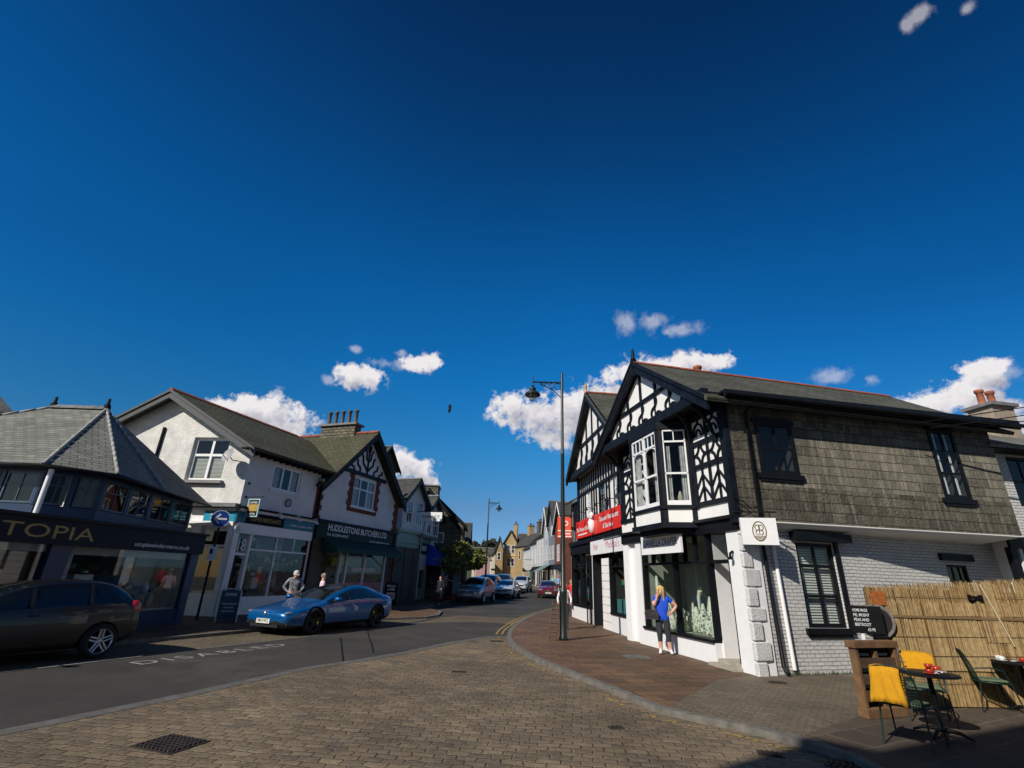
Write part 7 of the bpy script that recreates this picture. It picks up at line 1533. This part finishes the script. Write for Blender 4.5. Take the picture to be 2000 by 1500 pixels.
aboard('black and blue A board with a silver frame outside shop number 18',-9.98,19.62,152,.66,1.1,mp('board_blue',(.015,.05,.09),.5),[('COFFEE',.86,.1,.38),('freshly roasted',.58,.06,.46),('local',.46,.06,.3),('tea & cakes',.34,.06,.4)],chrome)
aboard('dark chalk A board with a white strip outside the butcher',-6.62,31.0,160,.7,1.25,black_m,[('SPECIALS',1.0,.12,.5),('LAMB',.82,.12,.4),('OFFERS',.55,.16,.5),('TODAY',.35,.16,.5)],black_m)
sp_=thing('direction_sign',(-11.35,19.95,0),'round blue direction sign with a white left arrow on a dark post','road sign'); FSg=Fr((-11.35,19.95),140+90-360+0,1) 
FSg=Fr((-11.2,19.95),68,-1)
b=MB(); b.tube([FSg.P(0,0,0),FSg.P(0,0,3.95)],.045); b.build('post',black,sp_)
cz_=3.58; b=MB(); b.prism(FSg,arc(0,cz_,.33,0,360,28)[:-1],.06,.08); b.build('disc',mp('sign_blue',(.0,.035,.22),.4),sp_); b=MB(); b.ribbon(FSg,arc(0,cz_,.315,0,360,28),.02,.08,.084); b.box(FSg,-.2,.22,.081,.086,cz_-.035,cz_+.035); b.ribbon(FSg,[(-.02,cz_+.17),(-.2,cz_),(-.02,cz_-.17)],.07,.082,.088); b.build('arrow',mp('sign_white',(.6,.6,.6),.5),sp_)
pk=thing('parking_plate',tuple(FSg.P(.0,.1,2.3)),'small white parking plate with a blue square below the round sign','road sign'); b=MB(); b.box(FSg,-.13,.17,.06,.07,2.05,2.55); b.build('plate',paint_w,pk); b=MB(); b.box(FSg,-.10,.0,.071,.075,2.28,2.46); b.build('blue_square',MATS['sign_blue'],pk)
for i,(x,y,lb) in enumerate(((-4.55,39.2,'pale blue and white banner board on a red base, left one under the tree'),(-3.7,39.9,'pale blue and white banner board on a red base, right one under the tree'))):
    t=thing('banner_board',(x,y,gz(x,y)),lb,'banner','banner boards under the street tree'); F=Fr((x,y),100,-1,gz(x,y)); b=MB(); b.box(F,-.28,.28,-.02,.02,.35,2.2); b.build('panel',mp('banner_pale',(.30,.38,.48),.6) if 'banner_pale' not in MATS else MATS['banner_pale'],t); b=MB(); b.box(F,-.32,.32,-.15,.15,0,.3); b.build('base',redc_,t)
# bird
bd=thing('bird',(-.1253*28,.9503*28,1.8+.3161*28),'dark bird with spread wings flying over the street','bird'); b=MB(); b.lathe((0,0,-.12),[(0,0),(.05,.06),(.065,.14),(.045,.22),(.0,.27)],seg=8,ax=Vector((.25,0,1))); b.build('body',black_m,bd,world=False)
for sg in (1,-1): 
    b=MB(); b.faces([(0.02,0,.06*sg+0),(.13*1,.03*sg,.10*sg+.02),(.02,.06*sg,.30*sg),(-.07,.05*sg,.22*sg),(-.08,0,.02*sg)],[(0,1,2,3,4)]); o=b.build('wing',black_m,bd,world=False); md=o.modifiers.new('t','SOLIDIFY'); md.thickness=.012
# building behind the viewpoint whose shade falls over the lower right corner
bb_=thing('shading_building',(0,-8,0),'tall building behind the viewpoint, only its shade shows at the lower right','building'); b=MB(); FBk=Fr((0,-5),90,1)
b.prism(FBk,[(-8.4,0),(14,0),(14,14.2),(-4.8,13.6),(-6.7,12.0),(-7.75,12.5),(-8.4,11.45)],-6,0); b.build('wall',render_w,bb_)
